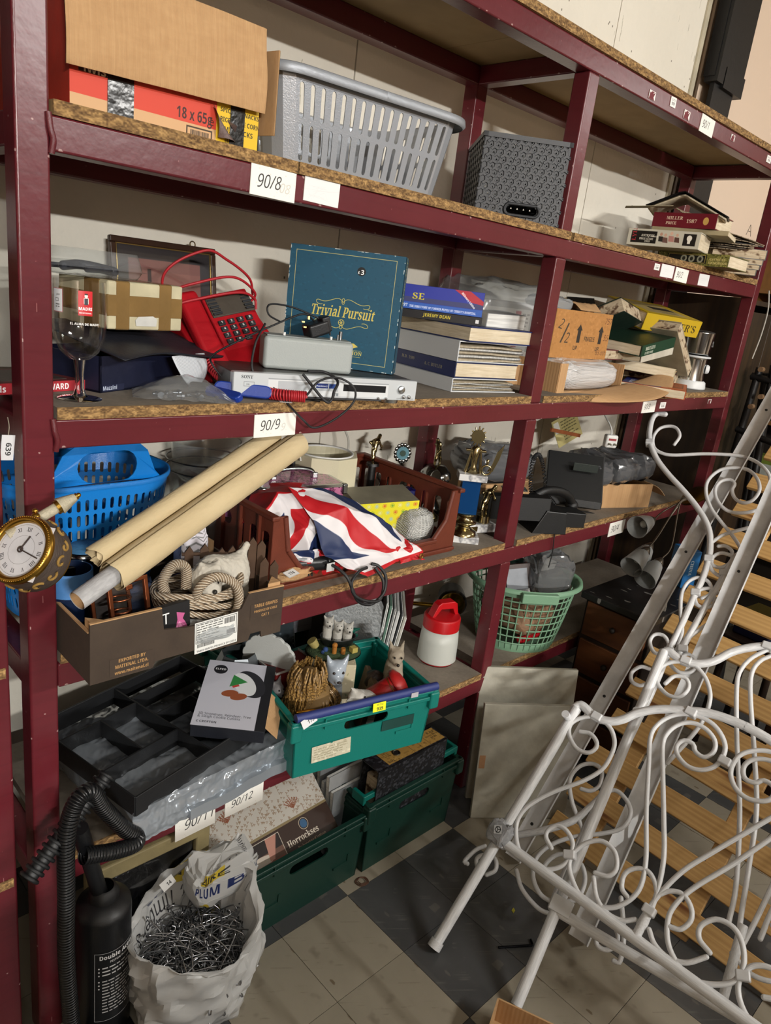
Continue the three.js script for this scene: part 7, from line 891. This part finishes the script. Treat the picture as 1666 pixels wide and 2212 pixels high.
{ // carrier bag of hooks
  const t = thing('carrier_bag', 'white carrier bag standing open and full of steel hooks', 'bag', [.248, 0, .118], 0), bm = mat('#ffffff', .3, { map: canvasTex(1024, 512, (c, w, h) => { fillAll(c, w, h, '#cfd0cf'); for (const ox of [.04]) { c.fillStyle = '#d8bf3a'; c.fillRect(w * (.04 + ox), h * .17, w * .16, h * .15); text(c, 'DIKE', w * (.05 + ox), h * .3, h * .13, '#2c2c30', 'sans-serif', { sx: 1.1 }); text(c, 'Building, Timber & Roofing', w * (.03 + ox), h * .14, h * .08, '#2c2c30', 'sans-serif', { style: 'italic' }); text(c, 'PLUMBING', w * (.02 + ox), h * .5, h * .13, '#24346a'); text(c, 'COTTON, wood,', w * (.02 + ox), h * .86, h * .06, '#3a3a3c'); text(c, 'Iron Road', w * (.02 + ox), h * .93, h * .06, '#3a3a3c'); c.fillStyle = '#c9b02a'; c.beginPath(); c.ellipse(w * (.1 + ox), h * .7, w * .04, h * .1, 0, 0, 7); c.fill(); } }), clearcoat: .3, transmission: .25, thickness: 0 });
  add('bag_wall', crease(sheet((u, v) => { const a = u * 2 * PI, top = .232 + .02 * Math.sin(a * 2 + 1) + .06 * Math.max(0, Math.sin(a + .6)); let y, r; if (v < .62) { const k = v / .62; r = .105 + .038 * Math.sin(k * PI * .8) + .012 * fbm(a * 1.2, k * 3); y = k * top; } else { const k = (v - .62) / .38; r = .136 - .022 * Math.sin(k * PI * .5) + .014 * Math.sin(k * 4) + .010 * fbm(a * 1.8 + 4, k * 3); y = top + .012 * Math.sin(k * PI) - .13 * k * k; } r += .010 * Math.abs(nz(Math.cos(a) * 4, v * 9, Math.sin(a) * 4)); const j = .016 * fbm(Math.cos(a) * 2.6 + 2, v * 4.5, Math.sin(a) * 2.6); r += j; y += .5 * j * Math.min(1, v * 3); return [r * Math.cos(a) * 1.05, Math.max(.001, y), -r * Math.sin(a) * .92]; }, 64, 36), .5), bm, t);
  add('handle_fold', crease(bagGeo(.17, .11, .09, .4, 2.4, 101, 30, 18), .4).translate(.098, .205, -.06), bm, t); print(t, 'ticket', .036, .02, [-.02, .272, -.095], [-.9, .1, .2], 2500, (c, w, h) => { fillAll(c, w, h, '#d8d8d6'); text(c, '14', w * .4, h * .75, h * .55, '#222'); });
  const hk = metal('#a2a3a6', .28), mk = s => tube([[-.02 * s, .008, 0], [-.03 * s, 0, 0], [-.035 * s, .01, 0], [-.025 * s, .018, .002], [.02 * s, .016, .004], [.045 * s, .01, .002], [.05 * s, .016, 0], [.046 * s, .022, 0]], .0017, 18, false, 5), vs = [mk(1), mk(.8), mk(1.15)];
  for (let i = 0; i < 210; i++) { const h = add('hook', vs[i % 3], hk, t), a = rr(0, 2 * PI), q = Math.sqrt(rnd()) * .092; h.position.set(q * Math.cos(a), .135 + rr(0, .045), q * Math.sin(a)); h.rotation.set(rr(-.5, .5), rr(-.9, .9) + (rnd() < .5 ? .5 : 2.2), rr(-.5, .5)); }
  const deep = []; for (let i = 0; i < 420; i++) { const a = rr(0, 2 * PI), q = Math.sqrt(rnd()) * .098; deep.push(put(vs[i % 3].clone(), q * Math.cos(a), rr(.07, .135), q * Math.sin(a), rr(-.5, .5), rr(-3, 3), rr(-.5, .5))); } add('buried_hooks', mg(deep), hk, t).userData.kind = 'stuff';
}
{ let t = thing('door_knob', 'white round door knob on the floor beneath the bag', 'knob', [.205, .0, .165], .4); add('knob', put(lathe([[.0005, .012], [.022, .012], [.026, .005], [.026, -.004], [.02, -.008], [.0005, -.008]], 30), 0, .026, 0, PI / 2 - .3, -.5, 0), plast('#c4c6c8', .3), t); t = thing('brass_latch', 'brass door furniture beside the white knob', 'latch', [.27, 0, .185], .3); const br = metal('#7d6434', .35); add('spindle', mg([bar([-.04, .02, 0], [.02, .022, -.01], .005), bar([-.02, .012, 0], [-.01, .034, 0], .006)]), metal('#8d8c86', .3), t); add('rose', put(cyl(.026, .026, .006), .03, .027, -.012, 0, -.3, PI / 2), br, t);
  t = thing('hex_key', 'black hex key lying on the charcoal tiles', 'tool', [.985, .0035, .512], -.58); add('key', tube([[-.05, 0, 0], [0, 0, 0], [.045, 0, 0], [.048, 0, -.003], [.048, .0, -.018]], .0032, 40, false, 6, .1), metal('#1a1a1c', .4), t); t = add('yellow_scrap', extr([[0, 0], [.012, .003], [.016, .012], [.004, .01]], .0015, 0).rotateX(-PI / 2).translate(1.07, .0, .44), soft('#a8a02c')); tag(t, 'tiny yellow scrap on the charcoal floor tiles', 'scrap');
  t = thing('rubber_band', 'brown tangled elastic bands on the floor by the green crate', 'elastic band', [.80, .0015, .10], 0); for (let i = 0; i < 3; i++) add('band', tube([[-.018, 0, -.01], [.0, .001 * i, -.016], [.018, 0, -.006], [.012, 0, .014], [-.014, .001, .012]].map(p => [p[0] * (1 - .2 * i), p[1] + .0012 * i, p[2] * (1 - .15 * i)]), .0013, 40, true, 5), soft('#6a4632', .7), t);
  t = thing('carton', 'small brown carton with its corner poking up by the bed leg', 'box', [.735, 0, .70], .4); const w = .15, h = .07; for (const [a, b, x, z] of [[w, .004, 0, w / 2], [w, .004, 0, -w / 2], [.004, w, w / 2, 0], [.004, w, -w / 2, 0]]) add('wall', box(a, h, b, x, h / 2, z), kraft, t); add('bottom', box(w, .004, w, 0, .002, 0), kraft, t);
  const pan = (l, p, r, w, h, tilt) => { const q = thing('white_panel', l, 'panel', p, r, 'white boards leaning beside the rack'); q.rotation.x = tilt; add('board', rbox(w, h, .016, .002, 0, h / 2, 0), soft('#b5b1a2', .45), q); return q; }; const q = pan('cream faced board leaning in front of another with an orange sticker', [1.405, 0, .205], -.62, .33, .40, -.14); add('orange_sticker', box(.02, .045, .0006, -.15, .2, .0084), soft('#b98a62'), q); pan('taller cream board leaning behind the stickered one', [1.47, 0, .135], -.62, .34, .475, -.14);
}
// ================================================================ dismantled white bed frame
const BED = { A: { top: [[-.01,.739],[0,.754],[.019,.752],[.054,.743],[.096,.752],[.124,.774],[.15,.81],[.196,.848],[.26,.879],[.312,.899]], s1: [[.039,.685],[.064,.694],[.09,.685],[.1,.667],[.087,.644],[.054,.639],[.018,.661],[.006,.691],[.024,.723],[.06,.744],[.105,.736],[.136,.705],[.145,.664],[.141,.62],[.113,.569],[.066,.51],[.035,.462],[.018,.422],[.018,.382],[.04,.345],[.07,.321],[.11,.315],[.148,.328],[.173,.352],[.183,.381],[.173,.417],[.145,.436],[.117,.435],[.101,.413],[.105,.393],[.131,.378]], s2: [[.254,.39],[.284,.402],[.292,.429],[.27,.46],[.233,.465],[.203,.442],[.186,.404],[.19,.37],[.218,.341],[.256,.322],[.295,.327],[.332,.351],[.355,.392],[.358,.433],[.339,.492],[.289,.59],[.24,.698],[.21,.767],[.211,.809],[.233,.848],[.273,.874],[.321,.878],[.359,.86],[.383,.829],[.383,.785],[.359,.754],[.325,.744],[.291,.757],[.278,.778],[.287,.801],[.311,.803],[.324,.788],[.349,.786],[.362,.811],[.352,.838],[.322,.855],[.287,.855],[.26,.837],[.244,.804],[.246,.765],[.281,.695],[.335,.593],[.374,.515],[.395,.444],[.403,.392],[.407,.352]], b: [[.452,.386],[.475,.396],[.485,.426],[.473,.451],[.446,.465],[.419,.454],[.399,.428],[.396,.396]], s5: [[.418,.354],[.442,.334],[.477,.328],[.514,.342],[.544,.378],[.559,.42],[.556,.454]] }, B: { top: [[0,1.017],[.013,1.026],[.032,1.018],[.061,1.012],[.1,1.02],[.134,1.044],[.171,1.092],[.216,1.127],[.262,1.15]], s1: [[.037,.925],[.053,.957],[.083,.962],[.098,.938],[.086,.904],[.053,.895],[.014,.921],[.008,.963],[.034,.997],[.082,1.012],[.125,.99],[.154,.948],[.163,.904],[.16,.85],[.142,.783],[.117,.709]], s2: [[.253,1.134],[.224,1.096],[.208,1.051],[.211,.998],[.253,.854],[.314,.67],[.356,.497],[.365,.41]], s3: [[.269,1.122],[.245,1.093],[.236,1.046],[.255,.97],[.306,.824],[.349,.688],[.37,.551],[.384,.444],[.394,.383]] }, C: { stile: [[-.309,1.886],[-.339,1.881],[-.344,1.846],[-.327,1.784],[-.301,1.732],[-.251,1.671],[-.186,1.617],[-.117,1.569],[-.054,1.521],[-.001,1.472],[.034,1.424],[.057,1.368],[.069,1.32],[.078,1.246],[.079,1.17],[.082,1.073],[.083,.973],[.091,.807],[.093,.485],[.096,.249],[.103,.147]], c1: [[-.219,1.754],[-.217,1.797],[-.24,1.829],[-.27,1.834],[-.3,1.812],[-.304,1.764],[-.281,1.719],[-.244,1.702],[-.2,1.706],[-.113,1.74],[-.041,1.76],[.016,1.769],[.071,1.757],[.12,1.72],[.147,1.66],[.156,1.613],[.14,1.568],[.099,1.536],[.052,1.53],[.008,1.56],[-.015,1.604],[-.01,1.641],[.014,1.658],[.035,1.645],[.037,1.616],[.056,1.588],[.085,1.576],[.11,1.596],[.116,1.644],[.094,1.688],[.056,1.716],[.011,1.713],[-.031,1.687],[-.05,1.633],[-.037,1.579],[.001,1.523],[.05,1.48],[.102,1.439],[.144,1.397],[.164,1.353],[.158,1.305],[.132,1.279],[.099,1.285],[.073,1.311]], c2: [[.078,1.384],[.099,1.392],[.123,1.378],[.133,1.341],[.113,1.309],[.085,1.311],[.078,1.339],[.097,1.363],[.137,1.363]], c3: [[.138,1.196],[.141,1.172],[.125,1.153],[.098,1.153],[.081,1.181],[.088,1.209],[.118,1.224],[.15,1.211],[.169,1.18],[.168,1.141],[.151,1.104],[.12,1.037],[.1,.981]], c4: [[.101,.996],[.094,1.044],[.067,1.1],[.043,1.165],[.041,1.215],[.061,1.246],[.093,1.247],[.115,1.226],[.118,1.202],[.103,1.18]], stile2: [[.167,1.432],[.139,1.358],[.133,1.289],[.127,1.211],[.123,1.169],[.119,1.089],[.114,1.002],[.114,.955]], c5: [[.052,1.387],[.073,1.428],[.109,1.463],[.161,1.505]], c6: [[.075,.955],[.047,.946],[.021,.973],[.023,1.002],[.048,1.011],[.073,.992],[.077,.97]], c7: [[.055,.889],[.029,.884],[.014,.856],[.025,.829],[.051,.826],[.068,.841]], c8: [[.12,.958],[.134,.981],[.159,.976],[.173,.951],[.163,.928],[.137,.916],[.11,.925],[.098,.938]], d1: [[-.063,.261],[-.001,.314],[.055,.376],[.082,.438],[.096,.48]], d2: [[.035,.464],[.06,.472],[.076,.499],[.062,.54],[.031,.544],[.002,.519],[-.005,.472],[.028,.419],[.079,.373],[.097,.354]], d3: [[.093,.485],[.122,.507],[.161,.494],[.182,.466],[.177,.423],[.14,.385],[.075,.336],[.031,.287],[.011,.236],[.024,.189],[.063,.159],[.108,.16]], d4: [[.093,.209],[.061,.206],[.04,.226],[.053,.267],[.083,.285],[.124,.282],[.15,.25],[.152,.203],[.131,.18]], d5: [[-.022,.177],[.014,.144],[.07,.126],[.106,.131],[.145,.152]], d6: [[.229,.147],[.244,.13],[.267,.135],[.281,.159],[.273,.183],[.241,.202],[.216,.202]], d7: [[.247,.262],[.288,.188],[.304,.13],[.291,.122]], d8: [[-.152,.119],[-.163,.121],[-.15,.163],[-.132,.186]], d9: [[-.1,.122],[-.123,.128],[-.135,.143],[-.128,.159],[-.105,.173],[-.084,.168],[-.074,.146],[-.089,.123]] } };
{ const white = mat('#e6e7e8', .36, { map: T.mott, clearcoat: .15, bumpMap: T.bump, bumpScale: .0004 });
  function frame(name, label, F, yaw, phi, f, mirror) {
    const t = thing(name, label, 'bed frame', F); const ph = phi * PI / 180, d = V(Math.sin(yaw), 0, Math.cos(yaw)), a = V(Math.cos(yaw), 0, -Math.sin(yaw)), p = a.clone().multiplyScalar(Math.cos(ph)).add(V(0, Math.sin(ph), 0)), n = new THREE.Vector3().crossVectors(d, p);
    t.quaternion.setFromRotationMatrix(new THREE.Matrix4().makeBasis(d, p, n)); f(t, l => l.map(([u, v]) => [u, v, 0]), mirror ? l => l.map(([u, v]) => [2 * mirror - u, v, 0]) : null); return t;
  }
  const rod = (t, l, r, name = 'scroll') => add(name, mg([tube(l, r, l.length * 6, false, 8), sph(r, ...l[0], 1, 1, 1, 8, 6), sph(r, ...l[l.length - 1], 1, 1, 1, 8, 6)]), white, t);
  const collar = (t, u, v, ang = 0) => add('collar', put(rbox(.03, .022, .03, .004, 0, 0, 0), u, v, 0, 0, 0, ang), white, t);
  frame('bed_footboard', 'white scrolled steel footboard with a splayed leg tipped against the other parts', [.796, .012, .383], .02, 45.5, (t, A, Mi) => {
    const B = BED.A, W = .8; for (const f of [A, Mi]) { add('post', bar(f([[0, 0]])[0], f([[-.004, .74]])[0], .0145), white, t); rod(t, f(B.top.concat([[.36, .907], [.4, .909]])), .0125, 'top_rail'); rod(t, f(B.s1), .0062); rod(t, f(B.s2), .0062); rod(t, f(B.b.slice(0, 7)), .006); rod(t, f(B.s5.slice(0, 5)), .006); add('peg', put(cyl(.011, .011, .045, 0, 0, 0, PI / 2), ...f([[-.006, .70]])[0].slice(0, 2), .02), white, t); collar(t, ...f([[.06, .745]])[0].slice(0, 2)); collar(t, ...f([[.27, .878]])[0].slice(0, 2)); collar(t, ...f([[.18, .39]])[0].slice(0, 2), .5); add('bolt_plate', put(rbox(.05, .05, .036, .008, 0, 0, 0), ...f([[.0, .325]])[0].slice(0, 2), .0), white, t); }
    add('cross_bar', bar([0, .318, 0], [.8, .318, 0], .0135), white, t); add('short_upright', bar([.4, .318, 0], [.4, .40, 0], .011), white, t); collar(t, .395, .8); collar(t, .4, .39); add('leg_cup', cyl(.018, .0185, .02, 0, .01, 0), white, t);
    lab(add('crumpled_tape', crease(bagGeo(.06, .06, .05, .5, 5, 120, 20, 12), .3).translate(0, .30, .02), soft('#9fa0a2', .4), t), 'crumpled tape with a small stamp'); print(t, 'stamp', .022, .022, [.004, .335, .051], [0, 0, .5], 3000, (c, w, h) => { fillAll(c, w, h, '#b4b5b6'); c.strokeStyle = '#111'; c.lineWidth = 6; c.beginPath(); for (let k = 0; k < 7; k++) c.lineTo(w / 2 + w * .36 * Math.cos(k * PI / 3), h / 2 + h * .36 * Math.sin(k * PI / 3)); c.stroke(); for (const k of [0, 2, 4]) { c.beginPath(); c.moveTo(w / 2, h / 2); c.lineTo(w / 2 + w * .36 * Math.cos(k * PI / 3), h / 2 + h * .36 * Math.sin(k * PI / 3)); c.stroke(); } });
  }, .4);
  frame('bed_headboard', 'white steel headboard with long paired bars leaning behind the footboard', [.84, .012, .618], .2, 42, (t, A, Mi) => {
    const B = BED.B; for (const f of [A, Mi]) { add('post', bar(f([[0, 0]])[0], f([[0, 1.02]])[0], .0145), white, t); rod(t, f(B.top.concat([[.33, 1.17], [.4, 1.175]])), .0125, 'top_rail'); rod(t, f(B.s1), .0062); rod(t, f(B.s2), .0062); rod(t, f(B.s3), .0062); collar(t, ...f([[.065, 1.013]])[0].slice(0, 2)); collar(t, ...f([[.25, 1.143]])[0].slice(0, 2)); add('peg', put(cyl(.011, .011, .045, 0, 0, 0, PI / 2), ...f([[0, .80]])[0].slice(0, 2), .02), white, t); add('bracket_plate', put(rbox(.055, .04, .006, .002, 0, 0, 0), ...f([[.01, .25]])[0].slice(0, 2), .016), white, t); }
    add('cross_bar', bar([0, .235, 0], [.8, .235, 0], .0135), white, t); rod(t, A([[.39, .35], [.44, .33], [.49, .345], [.52, .39], [.5, .44], [.45, .45]]), .006); add('short_upright', bar([.4, .235, 0], [.395, .42, 0], .011), white, t);
  }, .4);
  frame('bed_end_scroll', 'tall white scrolled steel bed end with curled horn at the back', [.96, 0, .45], .12, 43, (t, A) => { const C = BED.C; for (const k in C) rod(t, A(C[k]), k.startsWith('stile') ? .0105 : k == 'd1' ? .0105 : .0062, k.startsWith('stile') ? 'stile' : 'scroll'); for (const [u, v] of [[-.305, 1.735], [.069, 1.325], [.079, 1.19], [.085, .965], [.118, .99], [.13, 1.29]]) collar(t, u, v, .3); });
  const angle = (l, A, B, w) => { const t = thing('bed_side_rail', l, 'bed rail', A), b = V(B[0] - A[0], B[1] - A[1], B[2] - A[2]), L = b.length(); t.quaternion.setFromRotationMatrix(new THREE.Matrix4().lookAt(V(0, 0, 0), b.clone().negate(), V(-.75, .55, .35))); add('angle_bar', mg([box(w, .004, L, w / 2, 0, L / 2), box(.004, w * .8, L, 0, w * .4, L / 2)]), white, t); for (const f of [.06, .3, .6, .93, .965]) lab(add('bolt_hole', put(cyl(.005, .005, .0046, 0, 0, 0, 0, 0, 0, 12), w * .5, 0, L * f), soft('#3a3a3a'), t), 'dark bolt hole'); return t; };
  angle('white angle iron bed rail leaning beside the drawer chest', [1.236, .006, .34], [2.50, 1.46, .318], .052); angle('white angle iron bed rail leaning in front of the pine slats', [1.143, .006, .63], [2.42, 1.5, .47], .052);
  const pineTex = dataTex(512, (u, v) => { const y = v * 6 + 1.6 * (pf(u, v, 2, 7, 3)), g = Math.abs((y * 1.7) % 1 - .5) * 2; let c = lerpc(hex('#a47c49'), hex('#c8a268'), .35 + .5 * g + .3 * (pn(u, v, 6, 5, 120) - .5)); const k = pf(u, v, 6, 91, 2); return k > .80 ? lerpc(c, hex('#6a3f1c'), (k - .80) * 7) : c; }, true, 1); const pine = [0, 1, 2].map(k => { const tx = pineTex.clone(); tx.repeat.set(.55, 7); tx.offset.set(.17 * k, .31 * k); tx.needsUpdate = true; return mat('#ffffff', .5, { map: tx }); });
  const ph = 47.5 * PI / 180, sl = thing('slatted_base', 'pine slatted bed base leaning back behind the white frames', 'bed base', [1.375, 0, .315]); sl.quaternion.setFromRotationMatrix(new THREE.Matrix4().makeBasis(V(.06, 0, .998).normalize(), V(Math.cos(ph), Math.sin(ph), 0), V(0, 0, 1)).extractRotation(new THREE.Matrix4().makeBasis(V(0, 0, 1), V(Math.cos(ph), Math.sin(ph), 0), V(-Math.sin(ph), Math.cos(ph), 0))));
  for (let i = 0; i < 15; i++) add('slat', rbox(.86, .068, .018, .003, .43, .06 + i * .13, 0, 0, 0, -.03 + .012 * ((i * 7) % 3 - 1)), pine[i % 3], sl); for (const x of [.12, .46, .78]) add('batten', rbox(.05, 1.95, .018, .003, x, .98, -.0182), pine[1], sl);
}

// ================================================================ beyond the rack
{ const dw = mat('#ffffff', .5, { map: dataTex(256, (u, v) => lerpc(hex('#1a110a'), hex('#3a2813'), .7 * pn(u, v, 60, 3, 2) + .4 * pf(u, v, 5, 8, 3)), true, 1.5) });
  let t = thing('wardrobe', 'dark striped wood wardrobe side standing past the rack end', 'wardrobe', [3.21, 0, -.25]); add('side_panel', box(.02, 1.74, .38, -.29, .87, 0), dw, t); add('side_panel', box(.02, 1.74, .38, .29, .87, 0), dw, t); add('back_panel', box(.56, 1.74, .01, 0, .87, -.185), dw, t); add('top_panel', box(.60, .02, .38, 0, 1.75, 0), dw, t); for (const s of [-1, 1]) { const d = add('door', rbox(.276, 1.66, .018, .003, s * .141, .88, .19), dw, t); add('handle', rbox(.008, .1, .012, .002, s * .02, .95, .204), metal('#6a5a3a', .4), d); }
  const cw = mat('#ffffff', .45, { map: dataTex(256, (u, v) => lerpc(hex('#3a2012'), hex('#5a3418'), .6 * pn(u, v, 4, 3, 60) + .5 * pf(u, v, 5, 8, 3)), true, 1.5) }); t = thing('drawer_chest', 'brown wooden drawer chest with a scuffed black top', 'chest', [2.14, 0, .168], 0); add('carcass', rbox(.54, .63, .262, .004, .01, .315, 0), soft('#1d120b', .5), t); add('top', rbox(.58, .026, .285, .005, 0, .645, 0), mat('#ffffff', .45, { map: dataTex(256, (u, v) => { const s = pn(u, v, 30, 4, 9); return s > .9 ? [110, 108, 104] : lerpc([14, 14, 15], [30, 29, 28], pf(u, v, 6, 5, 4)); }, true, 2) }), t); for (let i = 0; i < 4; i++) { const d = add('drawer', rbox(.012, .132, .24, .003, -.264, .555 - i * .15, 0), cw, t); add('knob', sph(.011, -.278, .555 - i * .15, 0), soft('#1d120b', .4), d); }
  // spotlight chandelier lying on the chest
  t = thing('chandelier', 'multi arm ceiling light with frosted glass shades lying on the chest', 'light fitting', [2.40, .70, .16]); const nk = metal('#6d665c', .35), fro = mat('#a8aaa8', .5, { transmission: .6, thickness: 0 }); add('ceiling_plate', put(lathe([[.0005, .03], [.04, .028], [.06, .01], [.062, 0], [.0005, 0]], 32), .08, .265, -.06, -.5, 0, .4), metal('#6a5224', .4), t);
  const sh = [[[-.22, .195, -.09], [-.32, .185, -.09]], [[-.25, .10, -.06], [-.34, .06, -.05]], [[-.33, .105, -.035], [-.44, .055, -.03]], [[-.31, .075, .015], [-.42, .02, .02]]]; for (const [a, b] of sh) { const A = V(...a), D = V(b[0] - a[0], b[1] - a[1], b[2] - a[2]).normalize(), q = new THREE.Quaternion().setFromUnitVectors(V(0, 1, 0), D), s = lathe([[.016, .0], [.024, .012], [.034, .05], [.04, .085], [.043, .1], [.041, .1], [.037, .084], [.031, .05], [.021, .014], [.014, .004]], 30).applyQuaternion(q).translate(...a); const m = add('shade', s, fro, t); add('shade_cap', lathe([[.0005, -.03], [.008, -.03], [.012, -.022], [.019, -.005], [.02, .004]], 20).applyQuaternion(q).translate(...a), nk, m); const s0 = A.clone().addScaledVector(D, -.03); add('arm', tube([s0, s0.clone().addScaledVector(D, -.05).add(V(.02, .02, 0)), V(-.02 + a[0] * .2, .27, -.05), V(.07, .265, -.06)], .003, 40), nk, t); add('bulb', sph(.014, ...A.clone().addScaledVector(D, .05).toArray()), plast('#bdbdb6', .4), m); }
  t = thing('blue_folder', 'bright blue box file standing on the chest', 'file', [2.30, .658, .19], -.5); add('box', rbox(.06, .15, .09, .003, 0, .075, 0), plast('#1063a0', .4), t); print(t, 'side_lettering', .05, .13, [-.0, .075, .0456], [0, 0, 0], 900, (c, w, h) => { fillAll(c, w, h, '#1265a3'); text(c, 'CHINA', w * .3, h * .2, w * .36, '#d5e2ec', 'serif', { rot: PI / 2 }); });
  t = add('cream_block', rbox(.05, .02, .03, .002, 1.985, .668, .27, 0, .4, 0), soft('#a8a094', .6)); tag(t, 'small cream wooden block on the chest corner', 'block');
  // bookcase further back
  const bw = soft('#7a5227', .55); t = thing('bookcase', 'pale wood bookcase of packets and discs far behind the rack end', 'bookcase', [3.95, 0, .15]); for (const y of [.45, .82, 1.17, 1.51, 1.84, 2.1]) add('shelf', box(.3, .022, 1.1, 0, y, 0), bw, t); for (const z of [-.55, .55]) add('side', box(.3, 2.1, .02, 0, 1.05, z), bw, t); add('back', box(.01, 2.1, 1.1, .15, 1.05, 0), soft('#20180f', .7), t);
  const cols = ['#6b7a2c', '#55702c', '#3d4a26', '#7a8a5a', '#2a2a2c', '#8a8c86']; let n = 0; for (const [y, hh] of [[1.521, .14], [1.661, .12], [1.181, .1], [1.281, .08], [.831, .2]]) for (let i = 0; i < 7; i++) { const z = -.38 + i * .145, h = hh * rr(.8, .98), d = .13; t = thing('packet', ['green light bulb packet', 'olive light bulb packet', 'dark green packet', 'pale green packet', 'black disc case', 'grey disc case'][n % 6] + (y > 1.6 ? ' stacked on other packets in the far bookcase' : y > 1.5 ? ' standing on the upper shelf of the far bookcase' : y > 1.25 ? ' lying on a pile in the far bookcase' : y > 1.1 ? ' at the foot of a pile in the far bookcase' : ' on the low shelf of the far bookcase'), 'packet', [3.86, y, z], 0, 'packets in the far bookcase'); add('carton', rbox(.1, h, d, .002, 0, h / 2, 0), soft(cols[n % 6], .5), t); add('white_panel', box(.001, h * .45, d * .6, -.0506, h * .5, 0), soft('#a5a8a0', .6), t); n++; }
  // black easel
  t = thing('easel', 'black painted easel standing past the rack end', 'easel', [3.04, 0, .06]); const bk = soft('#0c0c0d', .4); for (const [a, b] of [[[-.02, 0, -.085], [0, 1.48, -.045]], [[-.02, 0, .16], [0, 1.5, .01]], [[.25, 0, .05], [.02, 1.46, -.02]]]) { const l = bar(a, b, .019, .017, 4); add('leg', l, bk, t); } add('cross_piece', mg([bar([-.01, 1.44, -.07], [-.01, 1.42, .14], .016, .016, 4)]), bk, t); add('cross_piece', bar([-.02, 1.2, -.07], [-.02, 1.17, .12], .014, .014, 4), bk, t); for (const [y, z] of [[1.475, -.03], [1.36, .0], [1.31, -.03]]) add('wooden_peg', put(cyl(.011, .011, .03), -.02, y, z, 0, 0, PI / 2), soft('#8a6a4a', .6), t);
  t = thing('wall_cable', 'white cable draped down past the rack end', 'cable', [2.86, 1.5, .03]); add('cable', tube([[.06, .3, -.02], [.05, .22, .0], [.02, .12, .01], [-.01, .02, .01]], .003, 40), plast('#a5a29a', .5), t);
  // steel column and timber cover strips on the back wall
  const col = struct('trim_1', mg([box(.27, 2.3, .03, 3.06, 1.15, WZ + .018), box(.29, .6, .05, 3.07, 2.95, WZ + .03), box(.06, .62, .06, 2.96, 2.94, WZ + .04), box(.2, .08, .06, 3.1, 2.66, WZ + .04)]), soft('#0d0d0e', .5)); add('shaft', box(.2, 3.2, .02, 3.05, 1.6, WZ + .042), soft('#111112', .45), col);
  struct('trim_2', box(.02, CEIL - .01, .012, 2.885, CEIL / 2, WZ + .004), soft('#5a4630', .6)); struct('trim_3', box(.03, CEIL - .01, .008, 2.85, CEIL / 2, WZ + .003), soft('#c9c0a8', .6));
  t = thing('wall_bracket', 'small maroon steel bracket fixed behind the middle post', 'bracket', [1.98, 2.12, -.455]); add('plate', box(.02, .15, .02, 0, .02, 0), paint, t); add('stub', box(.06, .02, .02, -.03, .05, 0), paint, t);
  // dim stock seen through the bed slats
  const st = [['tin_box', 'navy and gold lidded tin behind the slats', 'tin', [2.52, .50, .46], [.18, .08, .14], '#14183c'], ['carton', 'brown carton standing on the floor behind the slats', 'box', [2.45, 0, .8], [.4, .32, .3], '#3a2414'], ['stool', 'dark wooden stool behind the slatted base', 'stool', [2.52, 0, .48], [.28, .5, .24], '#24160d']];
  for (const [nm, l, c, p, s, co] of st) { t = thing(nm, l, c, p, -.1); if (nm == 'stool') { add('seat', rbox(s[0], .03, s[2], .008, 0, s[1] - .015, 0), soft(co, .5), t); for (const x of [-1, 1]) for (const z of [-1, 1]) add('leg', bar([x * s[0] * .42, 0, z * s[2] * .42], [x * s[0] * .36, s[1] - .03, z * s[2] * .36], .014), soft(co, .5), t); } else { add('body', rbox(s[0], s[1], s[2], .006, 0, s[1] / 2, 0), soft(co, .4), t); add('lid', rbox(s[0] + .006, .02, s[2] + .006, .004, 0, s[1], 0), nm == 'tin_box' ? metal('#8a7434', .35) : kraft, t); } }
  // counter across the aisle, behind the photographer, that keeps the far tubes off the floor
  t = thing('shop_counter', 'long wooden counter across the aisle behind the photographer', 'counter', [-1.3, 0, 3.6]); add('carcass', rbox(5.6, 1.3, .4, .006, 0, .65, 0), soft('#5a4630', .6), t); add('counter_top', rbox(5.7, .04, .5, .006, 0, 1.32, 0), soft('#6b5438', .5), t);
  lab(add('pencil_mark', mg([bar([3.835, 2.12, -.5145], [3.866, 2.176, -.5145], .0015, .0015, 6), bar([3.866, 2.176, -.5145], [3.9, 2.12, -.5145], .0015, .0015, 6), bar([3.848, 2.142, -.5145], [3.888, 2.142, -.5145], .0015, .0015, 6)]), soft('#5f564c', .9), wb), 'pencilled letter A');
}
for (const s of sheets) s.t.needsUpdate = true;
scene.traverse(o => { if (o.isMesh) { o.castShadow = true; o.receiveShadow = true; } });
renderer.render(scene, camera);
